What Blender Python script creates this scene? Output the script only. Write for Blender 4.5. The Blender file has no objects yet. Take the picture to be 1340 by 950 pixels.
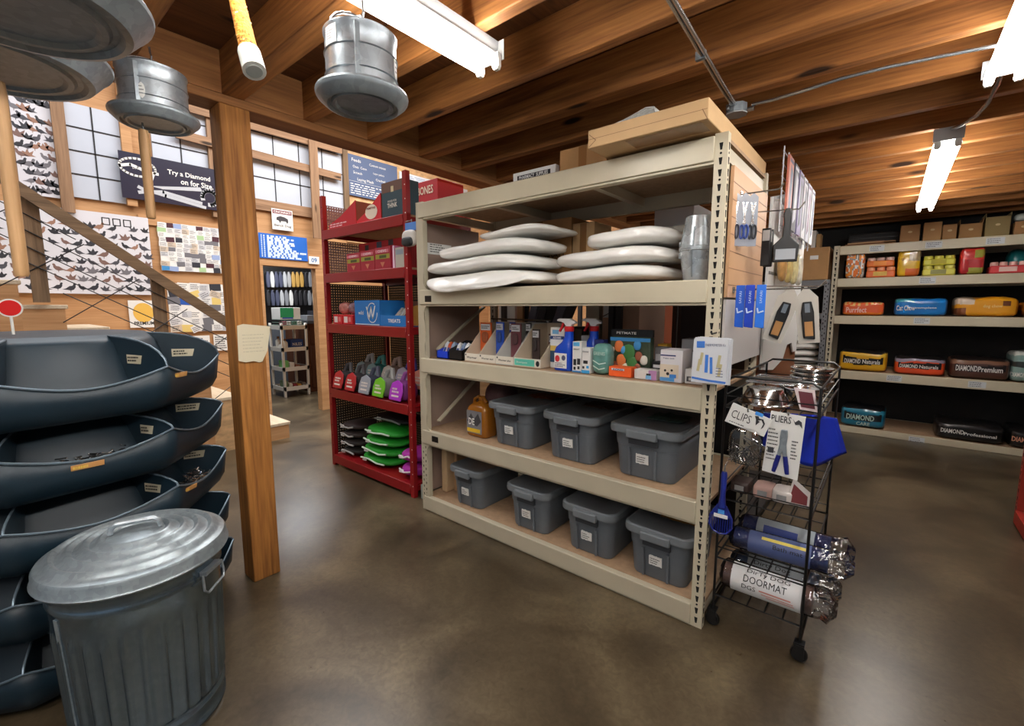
import bpy, bmesh, math, random
from mathutils import Vector, Matrix, noise

# ------------------------------------------------------------------ camera
sc = bpy.context.scene
PI = math.pi
CAM_H, FPX, PITCH, YAW = 1.58, 592.0, math.radians(7.03), math.radians(39.7)
cam_d = bpy.data.cameras.new('camera')
cam_d.sensor_width = 36.0
cam_d.lens = FPX / 1340 * 36.0
cam_d.clip_start = 0.02
cam = bpy.data.objects.new('camera', cam_d)
sc.collection.objects.link(cam)
cam.location = (0, 0, CAM_H)
cam.rotation_euler = (PI / 2 - PITCH, 0, YAW)
sc.camera = cam

# ------------------------------------------------------------------ world, light, exposure
sc.view_settings.view_transform = 'Standard'
sc.view_settings.look = 'None'
sc.view_settings.exposure = 0.0
sc.view_settings.gamma = 1.0
sc.view_settings.use_curve_mapping = False
world = bpy.data.worlds.new('world')
sc.world = world
world.use_nodes = True
wb = world.node_tree.nodes['Background']
wb.inputs[0].default_value = (0.80, 0.90, 1.0, 1)
wb.inputs[1].default_value = 0.26           # added ambient fill, reaching in where the room is left open behind the camera
TUBE_POWER = 46.0


def area_light(name, loc, rot, sx, sy, power, col):
    d = bpy.data.lights.new(name, 'AREA')
    d.shape = 'RECTANGLE'
    d.size, d.size_y, d.energy, d.color = sx, sy, power, col
    o = bpy.data.objects.new(name, d)
    sc.collection.objects.link(o)
    o.location, o.rotation_euler = loc, rot
    return o


# roof lights of the tall stair hall on the left
area_light('roof_light', (-4.7, 0.9, 4.6), (0, 0, 0), 2.2, 3.2, 128, (0.95, 0.97, 1.0))
area_light('roof_light', (-4.6, 3.9, 4.6), (0, 0, 0), 2.2, 3.0, 215, (1.0, 0.98, 0.95))
area_light('storeroom_light', (-8.1, 3.4, 2.9), (0, 0, 0), 0.3, 1.2, 90, (0.95, 0.97, 1.0))

# ------------------------------------------------------------------ helpers
C = sc.collection
RND = random.Random(11)


def lin(v):
    v /= 255.0
    return v / 12.92 if v <= 0.04045 else ((v + 0.055) / 1.055) ** 2.4


def rgb(r, g, b):
    return (lin(r), lin(g), lin(b), 1)


_fw = Vector((-math.sin(YAW) * math.cos(PITCH), math.cos(YAW) * math.cos(PITCH), -math.sin(PITCH)))
_rt = Vector((math.cos(YAW), math.sin(YAW), 0))
_up = _rt.cross(_fw)
_eye = Vector((0, 0, CAM_H))


def _ray(px, py):
    return _fw + _rt * ((px - 670) / FPX) - _up * ((py - 475) / FPX)


def onx(px, py, x):            # survey of the photo: where a sight line meets the plane X = x
    d = _ray(px, py)
    return _eye + d * (x / d.x)


def ony(px, py, y):
    d = _ray(px, py)
    return _eye + d * (y / d.y)


def onz(px, py, z=0.0):
    d = _ray(px, py)
    return _eye + d * ((z - CAM_H) / d.z)


def tagit(o, label=None, cat=None, group=None, kind=None):
    if label: o['label'] = label
    if cat: o['category'] = cat
    if group: o['group'] = group
    if kind: o['kind'] = kind
    return o


def thing(name, label, cat, loc=(0, 0, 0), group=None):
    o = bpy.data.objects.new(name, None)
    o.empty_display_size = 0.1
    C.objects.link(o)
    o.location = loc
    return tagit(o, label, cat, group)


_txt_cache = {}


def text_shape(s, bold=0.0):
    key = (s, bold)
    if key in _txt_cache: return _txt_cache[key]
    cu = bpy.data.curves.new('t', 'FONT')
    cu.body = s
    cu.resolution_u = 2
    cu.offset = bold
    cu.fill_mode = 'FRONT'
    ob = bpy.data.objects.new('t', cu)
    C.objects.link(ob)
    dg = bpy.context.evaluated_depsgraph_get()
    me = ob.evaluated_get(dg).to_mesh()
    vs = [(v.co.x, v.co.y) for v in me.vertices]
    fs = [tuple(p.vertices) for p in me.polygons]
    ob.evaluated_get(dg).to_mesh_clear()
    bpy.data.objects.remove(ob)
    bpy.data.curves.remove(cu)
    if vs:
        x0, x1 = min(v[0] for v in vs), max(v[0] for v in vs)
        y0, y1 = min(v[1] for v in vs), max(v[1] for v in vs)
        vs = [((v[0] - x0) / max(x1 - x0, 1e-6), (v[1] - y0) / max(y1 - y0, 1e-6)) for v in vs]
        asp = (x1 - x0) / max(y1 - y0, 1e-6)
    else:
        asp = 1
    _txt_cache[key] = (vs, fs, asp)
    return _txt_cache[key]


class Frame:
    """flat face: origin (centre), right and up; offset is towards the viewer of the face"""
    def __init__(s, o, r, u):
        s.o, s.r, s.u = Vector(o), Vector(r).normalized(), Vector(u).normalized()
        s.n = s.r.cross(s.u).normalized()

    def p(s, a, b, off=0.0):
        return s.o + s.r * a + s.u * b + s.n * off


class MB:
    def __init__(s):
        s.v, s.f, s.m, s.sm = [], [], [], []

    def add(s, vs, fs, m=0, smooth=False):
        k = len(s.v)
        s.v += [Vector(v) for v in vs]
        for f in fs:
            s.f.append(tuple(i + k for i in f)); s.m.append(m); s.sm.append(smooth)

    def box(s, x0, x1, y0, y1, z0, z1, m=0, mx=None):
        vs = [Vector((x, y, z)) for z in (z0, z1) for y in (y0, y1) for x in (x0, x1)]
        if mx: vs = [mx @ v for v in vs]
        s.add(vs, [(0, 2, 3, 1), (4, 5, 7, 6), (0, 1, 5, 4), (2, 6, 7, 3), (0, 4, 6, 2), (1, 3, 7, 5)], m)
        return s

    def bar(s, a, b, w, h, up=(0, 0, 1), m=0):
        a, b = Vector(a), Vector(b)
        d = (b - a).normalized(); u = Vector(up)
        r = d.cross(u)
        if r.length < 1e-4: r = d.cross(Vector((1, 0, 0)))
        r.normalize(); u = r.cross(d).normalized()
        vs = [p + r * i * w / 2 + u * j * h / 2 for p in (a, b) for j in (-1, 1) for i in (-1, 1)]
        s.add(vs, [(0, 1, 3, 2), (4, 6, 7, 5), (0, 4, 5, 1), (2, 3, 7, 6), (0, 2, 6, 4), (1, 5, 7, 3)], m)
        return s

    def tube(s, pts, r, n=8, m=0, closed=False, cap=True):
        pts = [Vector(p) for p in pts]
        N = len(pts)
        rs = r if isinstance(r, (list, tuple)) else [r] * N
        rings = []
        prev = None
        for i, p in enumerate(pts):
            if closed: d = pts[(i + 1) % N] - pts[i - 1]
            else: d = pts[min(i + 1, N - 1)] - pts[max(i - 1, 0)]
            d.normalize()
            if prev is None:
                a = Vector((0, 0, 1)) if abs(d.z) < 0.9 else Vector((1, 0, 0))
                u = d.cross(a).normalized()
            else:
                u = (prev - d * prev.dot(d))
                u = u.normalized() if u.length > 1e-6 else d.orthogonal().normalized()
            prev = u
            w = d.cross(u)
            rings.append([p + (u * math.cos(2 * PI * k / n) + w * math.sin(2 * PI * k / n)) * rs[i] for k in range(n)])
        vs = [v for rg in rings for v in rg]
        fs = []
        L = N if closed else N - 1
        for i in range(L):
            j = (i + 1) % N
            for k in range(n):
                fs.append((i * n + k, i * n + (k + 1) % n, j * n + (k + 1) % n, j * n + k))
        if cap and not closed:
            fs.append(tuple(range(n - 1, -1, -1)))
            fs.append(tuple((N - 1) * n + k for k in range(n)))
        s.add(vs, fs, m, True)
        return s

    def lathe(s, prof, n=32, o=(0, 0, 0), m=0, mx=None, rfun=None, smooth=True):
        o = Vector(o)
        vs, fs = [], []
        for (r, z) in prof:
            for k in range(n):
                a = 2 * PI * k / n
                rr = rfun(r, z, a) if rfun else r
                v = Vector((rr * math.cos(a), rr * math.sin(a), z))
                if mx: v = mx @ v
                vs.append(v + o)
        P = len(prof)
        for i in range(P - 1):
            for k in range(n):
                fs.append((i * n + k, i * n + (k + 1) % n, (i + 1) * n + (k + 1) % n, (i + 1) * n + k))
        if prof[0][0] < 1e-3: pass
        else: fs.append(tuple(range(n - 1, -1, -1)))
        if prof[-1][0] >= 1e-3: fs.append(tuple((P - 1) * n + k for k in range(n)))
        s.add(vs, fs, m, smooth)
        return s

    def prism(s, poly, f0, depth, m=0):
        """poly: 2-D outline in frame f0, pushed back by depth"""
        n = len(poly)
        vs = [f0.p(a, b, 0) for a, b in poly] + [f0.p(a, b, -depth) for a, b in poly]
        fs = [tuple(range(n)), tuple(range(2 * n - 1, n - 1, -1))]
        for i in range(n):
            j = (i + 1) % n
            fs.append((i, i + n, j + n, j))
        s.add(vs, fs, m)
        return s

    def rect(s, fr, a0, a1, b0, b1, off=0.001, m=0):
        s.add([fr.p(a0, b0, off), fr.p(a1, b0, off), fr.p(a1, b1, off), fr.p(a0, b1, off)], [(0, 1, 2, 3)], m)
        return s

    def poly(s, fr, pts, off=0.001, m=0):
        s.add([fr.p(a, b, off) for a, b in pts], [tuple(range(len(pts)))], m)
        return s

    def disc(s, fr, a, b, ra, rb, off=0.001, m=0, n=20):
        return s.poly(fr, [(a + ra * math.cos(2 * PI * k / n), b + rb * math.sin(2 * PI * k / n)) for k in range(n)], off, m)

    def stroke(s, fr, pts, w, off=0.001, m=0):
        """flat painted line along pts"""
        for i in range(len(pts) - 1):
            a, b = Vector(pts[i]), Vector(pts[i + 1])
            d = (b - a)
            if d.length < 1e-6: continue
            d.normalize(); q = Vector((-d.y, d.x)) * w / 2; e = d * w * 0.25
            s.poly(fr, [tuple(a - q - e), tuple(b - q + e), tuple(b + q + e), tuple(a + q - e)], off, m)
        return s

    def text(s, fr, t, a, b, w=None, h=None, off=0.0015, m=0, bold=0.0, conform=None, tilt=0.0):
        """lettering centred on (a, b) of the frame"""
        vs, fs, asp = text_shape(t, bold)
        if w is None: w = h * asp
        if h is None: h = w / asp
        out = []
        ct, st = math.cos(tilt), math.sin(tilt)
        for x, y in vs:
            xx, yy = (x - .5) * w, (y - .5) * h
            X, Y = a + xx * ct - yy * st, b + xx * st + yy * ct
            out.append(conform(X, Y) if conform else fr.p(X, Y, off))
        s.add(out, fs, m)
        return s

    def scribble(s, fr, a0, a1, b0, b1, n, m=0, off=0.001, seed=0, fill=.5):
        """small print too small to read: rows of little bars"""
        rr = random.Random(seed)
        hh = (b1 - b0) / n
        for i in range(n):
            x = a0
            y = b1 - (i + .5) * hh
            end = a0 + (a1 - a0) * rr.uniform(.55, 1)
            while x < end:
                L = rr.uniform(.04, .16) * (a1 - a0)
                s.rect(fr, x, min(x + L, a1), y - hh * fill / 2, y + hh * fill / 2, off, m)
                x += L + .03 * (a1 - a0)
        return s

    def sell(s, c, a, b, cc, p=3.0, N=10, m=0, matfn=None, warp=None, mx=None):
        """rounded bag / cushion: superellipsoid with half sizes a, b, cc"""
        c = Vector(c)
        vs, fs, ms = [], [], []
        for ax in range(3):
            for sg in (-1, 1):
                k = len(vs)
                for i in range(N + 1):
                    for j in range(N + 1):
                        u, w = -1 + 2 * i / N, -1 + 2 * j / N
                        d = [0, 0, 0]
                        d[ax] = sg; d[(ax + 1) % 3] = u; d[(ax + 2) % 3] = w
                        t = (abs(d[0]) ** p + abs(d[1]) ** p + abs(d[2]) ** p) ** (-1 / p)
                        q = Vector((d[0] * t, d[1] * t, d[2] * t))
                        vs.append(q)
                for i in range(N):
                    for j in range(N):
                        q = (k + i * (N + 1) + j, k + (i + 1) * (N + 1) + j, k + (i + 1) * (N + 1) + j + 1, k + i * (N + 1) + j + 1)
                        if sg < 0: q = q[::-1]
                        fs.append(q)
        for f in fs:
            cen = sum((vs[i] for i in f), Vector()) / 4
            ms.append(matfn(cen) if matfn else m)
        out = []
        for q in vs:
            v = Vector((q.x * a, q.y * b, q.z * cc))
            if warp: v = warp(q, v)
            if mx: v = mx @ v
            out.append(v + c)
        k = len(s.v)
        s.v += out
        for f, mm in zip(fs, ms):
            s.f.append(tuple(i + k for i in f)); s.m.append(mm); s.sm.append(True)
        return s

    def xf(s, mx):
        s.v = [mx @ v for v in s.v]
        return s

    def build(s, name, mats, parent=None, origin=None, bevel=0, seg=2, angle=40, weld=False, wrl=True):
        if not isinstance(mats, (list, tuple)): mats = [mats]
        o3 = Vector((0, 0, 0))
        if parent is not None:
            q = parent
            while q is not None:
                o3 += q.location; q = q.parent
        elif origin is not None:
            o3 = Vector(origin)
        me = bpy.data.meshes.new(name)
        me.from_pydata([tuple(v - o3) for v in s.v] if wrl else [tuple(v) for v in s.v], [], s.f)
        for mt in mats: me.materials.append(mt)
        me.polygons.foreach_set('material_index', s.m)
        me.polygons.foreach_set('use_smooth', s.sm if not bevel else [True] * len(s.f))
        if weld:
            bm = bmesh.new(); bm.from_mesh(me)
            bmesh.ops.remove_doubles(bm, verts=bm.verts, dist=1e-5)
            bm.to_mesh(me); bm.free()
        me.update()
        if any(s.sm) or bevel: me.set_sharp_from_angle(angle=math.radians(angle))
        o = bpy.data.objects.new(name, me)
        C.objects.link(o)
        if parent is not None: o.parent = parent
        elif origin is not None: o.location = o3
        if bevel:
            md = o.modifiers.new('bevel', 'BEVEL')
            md.width = bevel; md.segments = seg; md.limit_method = 'ANGLE'
            md.angle_limit = math.radians(35)
        return o


def dup(root, loc, rotz=None, label=None, group=None):
    r = root.copy(); C.objects.link(r)
    r.location = loc
    if rotz is not None: r.rotation_euler = (0, 0, rotz)
    if label: r['label'] = label
    if group: r['group'] = group
    for ch in list(root.children):
        c = ch.copy(); C.objects.link(c); c.parent = r
        for g in list(ch.children):
            d = g.copy(); C.objects.link(d); d.parent = c
    return r


def top(mb, name, mats, label, cat, loc, group=None, **kw):
    """a thing that is one mesh"""
    o = mb.build(name, mats, None, loc, **kw)
    return tagit(o, label, cat, group)


def struct(mb, name, mats, loc=(0, 0, 0), **kw):
    o = mb.build(name, mats, None, loc, **kw)
    o['kind'] = 'structure'
    return o


ORD = ['first', 'second', 'third', 'fourth', 'fifth', 'sixth', 'seventh', 'eighth', 'ninth', 'tenth', 'eleventh', 'twelfth',
       'thirteenth', 'fourteenth', 'fifteenth', 'sixteenth', 'seventeenth', 'eighteenth', 'nineteenth', 'twentieth']


def RZ(a): return Matrix.Rotation(a, 4, 'Z')
def RX(a): return Matrix.Rotation(a, 4, 'X')
def RY(a): return Matrix.Rotation(a, 4, 'Y')
def T(x, y, z): return Matrix.Translation((x, y, z))


# ------------------------------------------------------------------ materials
_mats = {}


def mat(name, col, rough=.5, metal=0.0, var=0.0, vscale=6.0, bump=0.0, bscale=60.0, coat=0.0, emit=None, trans=0.0, alpha=1.0, spec=.5, stretch=(1, 1, 1)):
    if name in _mats: return _mats[name]
    m = bpy.data.materials.new(name)
    m.use_nodes = True
    nt = m.node_tree
    b = nt.nodes['Principled BSDF']
    col = col if len(col) == 4 else tuple(col) + (1,)
    b.inputs['Base Color'].default_value = col
    b.inputs['Roughness'].default_value = rough
    b.inputs['Metallic'].default_value = metal
    b.inputs['Specular IOR Level'].default_value = spec
    b.inputs['Coat Weight'].default_value = coat
    b.inputs['Transmission Weight'].default_value = trans
    b.inputs['Alpha'].default_value = alpha
    if emit:
        b.inputs['Emission Color'].default_value = col
        b.inputs['Emission Strength'].default_value = emit
    if var or bump:
        tc = nt.nodes.new('ShaderNodeTexCoord')
        mp = nt.nodes.new('ShaderNodeMapping')
        mp.inputs['Scale'].default_value = stretch
        nt.links.new(tc.outputs['Object'], mp.inputs[0])
        if var:
            n = nt.nodes.new('ShaderNodeTexNoise')
            n.inputs['Scale'].default_value = vscale
            n.inputs['Detail'].default_value = 5
            nt.links.new(mp.outputs[0], n.inputs['Vector'])
            r = nt.nodes.new('ShaderNodeValToRGB')
            r.color_ramp.elements[0].position = .3
            r.color_ramp.elements[1].position = .7
            r.color_ramp.elements[0].color = tuple(c * (1 - var) for c in col[:3]) + (1,)
            r.color_ramp.elements[1].color = tuple(min(1, c * (1 + var)) for c in col[:3]) + (1,)
            nt.links.new(n.outputs['Fac'], r.inputs[0])
            nt.links.new(r.outputs[0], b.inputs['Base Color'])
        if bump:
            n2 = nt.nodes.new('ShaderNodeTexNoise')
            n2.inputs['Scale'].default_value = bscale
            n2.inputs['Detail'].default_value = 3
            nt.links.new(mp.outputs[0], n2.inputs['Vector'])
            bp = nt.nodes.new('ShaderNodeBump')
            bp.inputs['Strength'].default_value = bump
            bp.inputs['Distance'].default_value = .01
            nt.links.new(n2.outputs['Fac'], bp.inputs['Height'])
            nt.links.new(bp.outputs[0], b.inputs['Normal'])
    _mats[name] = m
    return m


def flat(r, g, b, rough=.55, coat=0.0):
    return mat('paint_%d_%d_%d_%d' % (r, g, b, int(rough * 100)), rgb(r, g, b), rough, coat=coat)


def wood(name, dark, light, axis='X', rough=.65, scale=1.0, knots=True, contrast=1.0):
    if name in _mats: return _mats[name]
    m = bpy.data.materials.new(name)
    m.use_nodes = True
    nt = m.node_tree
    N, L = nt.nodes, nt.links
    b = N['Principled BSDF']
    b.inputs['Roughness'].default_value = rough
    b.inputs['Specular IOR Level'].default_value = .3
    tc = N.new('ShaderNodeTexCoord')
    oi = N.new('ShaderNodeObjectInfo')
    vm = N.new('ShaderNodeVectorMath'); vm.operation = 'SCALE'
    cmb = N.new('ShaderNodeCombineXYZ')
    for i in range(3): L.new(oi.outputs['Random'], cmb.inputs[i])
    L.new(cmb.outputs[0], vm.inputs[0]); vm.inputs['Scale'].default_value = 37.0
    ad = N.new('ShaderNodeVectorMath'); ad.operation = 'ADD'
    L.new(tc.outputs['Object'], ad.inputs[0]); L.new(vm.outputs[0], ad.inputs[1])
    mp = N.new('ShaderNodeMapping')
    s = {'X': (.7, 14, 14), 'Y': (14, .7, 14), 'Z': (14, 14, .7)}[axis]
    mp.inputs['Scale'].default_value = tuple(q * scale for q in s)
    L.new(ad.outputs[0], mp.inputs[0])
    n1 = N.new('ShaderNodeTexNoise')
    n1.inputs['Scale'].default_value = 1.0; n1.inputs['Detail'].default_value = 7
    n1.inputs['Roughness'].default_value = .62; n1.inputs['Distortion'].default_value = .6
    L.new(mp.outputs[0], n1.inputs['Vector'])
    n3 = N.new('ShaderNodeTexNoise')           # fine fibres
    n3.inputs['Scale'].default_value = 6.0; n3.inputs['Detail'].default_value = 4
    L.new(mp.outputs[0], n3.inputs['Vector'])
    mx0 = N.new('ShaderNodeMix'); mx0.data_type = 'FLOAT'; mx0.inputs[0].default_value = .35
    L.new(n1.outputs['Fac'], mx0.inputs[2]); L.new(n3.outputs['Fac'], mx0.inputs[3])
    r = N.new('ShaderNodeValToRGB')
    c = .22 / contrast
    r.color_ramp.elements[0].position = .5 - c
    r.color_ramp.elements[1].position = .5 + c
    r.color_ramp.elements[0].color = dark
    r.color_ramp.elements[1].color = light
    L.new(mx0.outputs[0], r.inputs[0])
    out = r.outputs[0]
    if knots:
        mp2 = N.new('ShaderNodeMapping')
        s2 = {'X': (1.3, 5, 5), 'Y': (5, 1.3, 5), 'Z': (5, 5, 1.3)}[axis]
        mp2.inputs['Scale'].default_value = s2
        L.new(ad.outputs[0], mp2.inputs[0])
        vo = N.new('ShaderNodeTexVoronoi'); vo.inputs['Scale'].default_value = 1.0
        L.new(mp2.outputs[0], vo.inputs['Vector'])
        r2 = N.new('ShaderNodeValToRGB')
        r2.color_ramp.elements[0].position = .07; r2.color_ramp.elements[0].color = (1, 1, 1, 1)
        r2.color_ramp.elements[1].position = .13; r2.color_ramp.elements[1].color = (0, 0, 0, 1)
        L.new(vo.outputs['Distance'], r2.inputs[0])
        mx = N.new('ShaderNodeMix'); mx.data_type = 'RGBA'
        L.new(r2.outputs[0], mx.inputs[0]); L.new(out, mx.inputs[6])
        mx.inputs[7].default_value = tuple(q * .22 for q in dark[:3]) + (1,)
        out = mx.outputs[2]
    L.new(out, b.inputs['Base Color'])
    bp = N.new('ShaderNodeBump'); bp.inputs['Strength'].default_value = .25; bp.inputs['Distance'].default_value = .004
    L.new(n1.outputs['Fac'], bp.inputs['Height']); L.new(bp.outputs[0], b.inputs['Normal'])
    _mats[name] = m
    return m


def floor_mat():
    m = bpy.data.materials.new('polished_concrete')
    m.use_nodes = True
    N, L = m.node_tree.nodes, m.node_tree.links
    b = N['Principled BSDF']
    tc = N.new('ShaderNodeTexCoord')

    def nz(scale, det, dist=0.0):
        n = N.new('ShaderNodeTexNoise')
        n.inputs['Scale'].default_value = scale; n.inputs['Detail'].default_value = det
        n.inputs['Distortion'].default_value = dist
        L.new(tc.outputs['Object'], n.inputs['Vector'])
        return n
    a, f, g = nz(1.6, 12, .8), nz(34, 12, 1.0), nz(90, 5)
    r = N.new('ShaderNodeValToRGB')
    e = r.color_ramp.elements
    e[0].position, e[0].color = .32, rgb(56, 47, 35)
    e[1].position, e[1].color = .70, rgb(104, 92, 72)
    k = e.new(.5); k.color = rgb(78, 67, 51)
    L.new(a.outputs['Fac'], r.inputs[0])
    r2 = N.new('ShaderNodeValToRGB')
    r2.color_ramp.elements[0].position, r2.color_ramp.elements[0].color = .28, (.78, .76, .71, 1)
    r2.color_ramp.elements[1].position, r2.color_ramp.elements[1].color = .74, (1.26, 1.24, 1.20, 1)
    L.new(f.outputs['Fac'], r2.inputs[0])
    mx = N.new('ShaderNodeMix'); mx.data_type = 'RGBA'; mx.blend_type = 'MULTIPLY'; mx.inputs[0].default_value = 1
    L.new(r.outputs[0], mx.inputs[6]); L.new(r2.outputs[0], mx.inputs[7])
    L.new(mx.outputs[2], b.inputs['Base Color'])
    rr = N.new('ShaderNodeMapRange')
    rr.inputs['To Min'].default_value, rr.inputs['To Max'].default_value = .24, .38
    L.new(f.outputs['Fac'], rr.inputs[0]); L.new(rr.outputs[0], b.inputs['Roughness'])
    bp = N.new('ShaderNodeBump'); bp.inputs['Strength'].default_value = .03; bp.inputs['Distance'].default_value = .003
    L.new(g.outputs['Fac'], bp.inputs['Height']); L.new(bp.outputs[0], b.inputs['Normal'])
    return m


def film(name, bump, haze=.05, rough=.06):
    """thin clear plastic: mostly see-through, mirror-like at grazing angles"""
    m = bpy.data.materials.new(name)
    m.use_nodes = True
    N, L = m.node_tree.nodes, m.node_tree.links
    N.remove(N['Principled BSDF'])
    tr, gl, mx = N.new('ShaderNodeBsdfTransparent'), N.new('ShaderNodeBsdfGlossy'), N.new('ShaderNodeMixShader')
    gl.inputs['Roughness'].default_value = rough
    tr.inputs[0].default_value = (.95, .96, .97, 1)
    fr = N.new('ShaderNodeFresnel'); fr.inputs[0].default_value = 1.5
    ad = N.new('ShaderNodeMath'); ad.operation = 'ADD'; ad.inputs[1].default_value = haze
    L.new(fr.outputs[0], ad.inputs[0]); L.new(ad.outputs[0], mx.inputs[0])
    tc, n, bp = N.new('ShaderNodeTexCoord'), N.new('ShaderNodeTexNoise'), N.new('ShaderNodeBump')
    n.inputs['Scale'].default_value = 30
    L.new(tc.outputs['Object'], n.inputs['Vector'])
    bp.inputs['Strength'].default_value = bump; bp.inputs['Distance'].default_value = .01
    L.new(n.outputs['Fac'], bp.inputs['Height']); L.new(bp.outputs[0], gl.inputs['Normal']); L.new(bp.outputs[0], fr.inputs['Normal'])
    L.new(tr.outputs[0], mx.inputs[1]); L.new(gl.outputs[0], mx.inputs[2])
    L.new(mx.outputs[0], N['Material Output'].inputs[0])
    return m


def galv(name, base=(150, 157, 162), rough=.32, metal=.85, k0=.78, k1=1.12):
    if name in _mats: return _mats[name]
    m = bpy.data.materials.new(name)
    m.use_nodes = True
    N, L = m.node_tree.nodes, m.node_tree.links
    b = N['Principled BSDF']
    b.inputs['Metallic'].default_value = metal
    tc = N.new('ShaderNodeTexCoord')
    vo = N.new('ShaderNodeTexVoronoi'); vo.inputs['Scale'].default_value = 55
    L.new(tc.outputs['Object'], vo.inputs['Vector'])
    n = N.new('ShaderNodeTexNoise'); n.inputs['Scale'].default_value = 7; n.inputs['Detail'].default_value = 6
    L.new(tc.outputs['Object'], n.inputs['Vector'])
    sp = N.new('ShaderNodeSeparateColor'); L.new(vo.outputs['Color'], sp.inputs[0])
    mxf = N.new('ShaderNodeMix'); mxf.data_type = 'FLOAT'; mxf.inputs[0].default_value = .65
    L.new(sp.outputs[0], mxf.inputs[2]); L.new(n.outputs['Fac'], mxf.inputs[3])
    r = N.new('ShaderNodeValToRGB')
    c = rgb(*base)
    r.color_ramp.elements[0].position, r.color_ramp.elements[0].color = .25, tuple(q * k0 for q in c[:3]) + (1,)
    r.color_ramp.elements[1].position, r.color_ramp.elements[1].color = .75, tuple(min(1, q * k1) for q in c[:3]) + (1,)
    L.new(mxf.outputs[0], r.inputs[0]); L.new(r.outputs[0], b.inputs['Base Color'])
    mr = N.new('ShaderNodeMapRange')
    mr.inputs['To Min'].default_value, mr.inputs['To Max'].default_value = rough * .75, rough * 1.4
    L.new(n.outputs['Fac'], mr.inputs[0]); L.new(mr.outputs[0], b.inputs['Roughness'])
    _mats[name] = m
    return m


def perforated(name, col, pitch=.0254, hole=.30, axes=(0, 2), rough=.5):
    """sheet with a real see-through round hole at every pitch"""
    if name in _mats: return _mats[name]
    m = bpy.data.materials.new(name)
    m.use_nodes = True
    N, L = m.node_tree.nodes, m.node_tree.links
    b = N['Principled BSDF']
    b.inputs['Base Color'].default_value = col
    b.inputs['Roughness'].default_value = rough
    tc = N.new('ShaderNodeTexCoord'); sx = N.new('ShaderNodeSeparateXYZ')
    L.new(tc.outputs['Object'], sx.inputs[0])
    qs = []
    for a in axes:
        d = N.new('ShaderNodeMath'); d.operation = 'DIVIDE'; d.inputs[1].default_value = pitch
        L.new(sx.outputs[a], d.inputs[0])
        f = N.new('ShaderNodeMath'); f.operation = 'FRACT'; L.new(d.outputs[0], f.inputs[0])
        g = N.new('ShaderNodeMath'); g.operation = 'SUBTRACT'; g.inputs[1].default_value = .5; L.new(f.outputs[0], g.inputs[0])
        h = N.new('ShaderNodeMath'); h.operation = 'POWER'; h.inputs[1].default_value = 2; L.new(g.outputs[0], h.inputs[0])
        qs.append(h)
    s = N.new('ShaderNodeMath'); s.operation = 'ADD'; L.new(qs[0].outputs[0], s.inputs[0]); L.new(qs[1].outputs[0], s.inputs[1])
    lt = N.new('ShaderNodeMath'); lt.operation = 'GREATER_THAN'; lt.inputs[1].default_value = hole * hole
    L.new(s.outputs[0], lt.inputs[0]); L.new(lt.outputs[0], b.inputs['Alpha'])
    _mats[name] = m
    return m


M_floor = floor_mat()
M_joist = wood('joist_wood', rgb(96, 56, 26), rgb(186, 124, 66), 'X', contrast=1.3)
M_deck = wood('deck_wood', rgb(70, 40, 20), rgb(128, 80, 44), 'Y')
M_plate = wood('plate_wood', rgb(104, 64, 32), rgb(176, 120, 70), 'Y')
M_post = wood('post_wood', rgb(112, 68, 28), rgb(190, 128, 64), 'Z', contrast=1.5)
M_ply = wood('plywood', rgb(164, 118, 76), rgb(208, 164, 118), 'Y', knots=False)
M_lumber = wood('lumber_y', rgb(112, 84, 62), rgb(176, 140, 108), 'Y')
M_lumberz = wood('lumber_z', rgb(112, 84, 62), rgb(172, 138, 106), 'Z')
M_stairw = wood('stair_wood', rgb(78, 62, 46), rgb(146, 120, 92), 'Y', knots=False)
M_stairz = wood('stair_wood_z', rgb(78, 62, 46), rgb(146, 120, 92), 'Z', knots=False)
M_handle = wood('handle_wood', rgb(150, 110, 70), rgb(206, 166, 120), 'Z', knots=False, rough=.5)
M_osb = mat('osb', rgb(205, 168, 122), .7, var=.28, vscale=16, bump=.2, bscale=25, stretch=(1, .5, 1))
M_board = mat('particle_board', rgb(168, 138, 108), .75, var=.12, vscale=30)
M_beige = mat('beige_paint', rgb(190, 181, 158), .38, var=.05, vscale=5)
M_beige2 = mat('beige_paint_light', rgb(204, 195, 170), .38, var=.05, vscale=5)
M_hole = mat('slot_dark', rgb(18, 17, 16), .9)
M_red = mat('red_paint', rgb(140, 20, 26), .35, var=.08, vscale=4)
M_redb = mat('red_rack_paint', rgb(150, 40, 28), .4)
M_galv = galv('galvanised', (166, 174, 180), .30, .6)
M_galvd = galv('galvanised_dull', (150, 160, 166), .34, .40)
M_galvb = galv('galvanised_bright', (200, 210, 216), .26, .5)
M_steel = mat('stainless', rgb(205, 205, 205), .16, 1.0)
M_wire = mat('black_wire', rgb(14, 14, 15), .4)
M_chrome = mat('hook_wire', rgb(175, 178, 180), .25, .9)
M_bin = mat('bin_steel', rgb(13, 35, 47), .46, .0, var=.15, vscale=3, spec=.5)
M_binhilite = mat('bin_edge_highlight', rgb(112, 128, 140), .4, .5)  # lighter tone of the edge tubes paints in an edge highlight
M_tote = mat('tote_plastic', rgb(98, 105, 112), .5, var=.06, vscale=8)
M_totelid = mat('tote_lid', rgb(112, 118, 123), .5, var=.14, vscale=7)
M_white = mat('white_paper', rgb(232, 232, 228), .7)
M_paper = mat('cream_paper', rgb(216, 206, 178), .75)
M_whitep = mat('white_plastic', rgb(222, 220, 212), .4)
M_ink = mat('ink', rgb(22, 22, 24), .7)
M_inkg = mat('ink_grey', rgb(96, 98, 102), .7)
M_carton = mat('carton', rgb(176, 134, 88), .8, var=.07, vscale=9)
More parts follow.
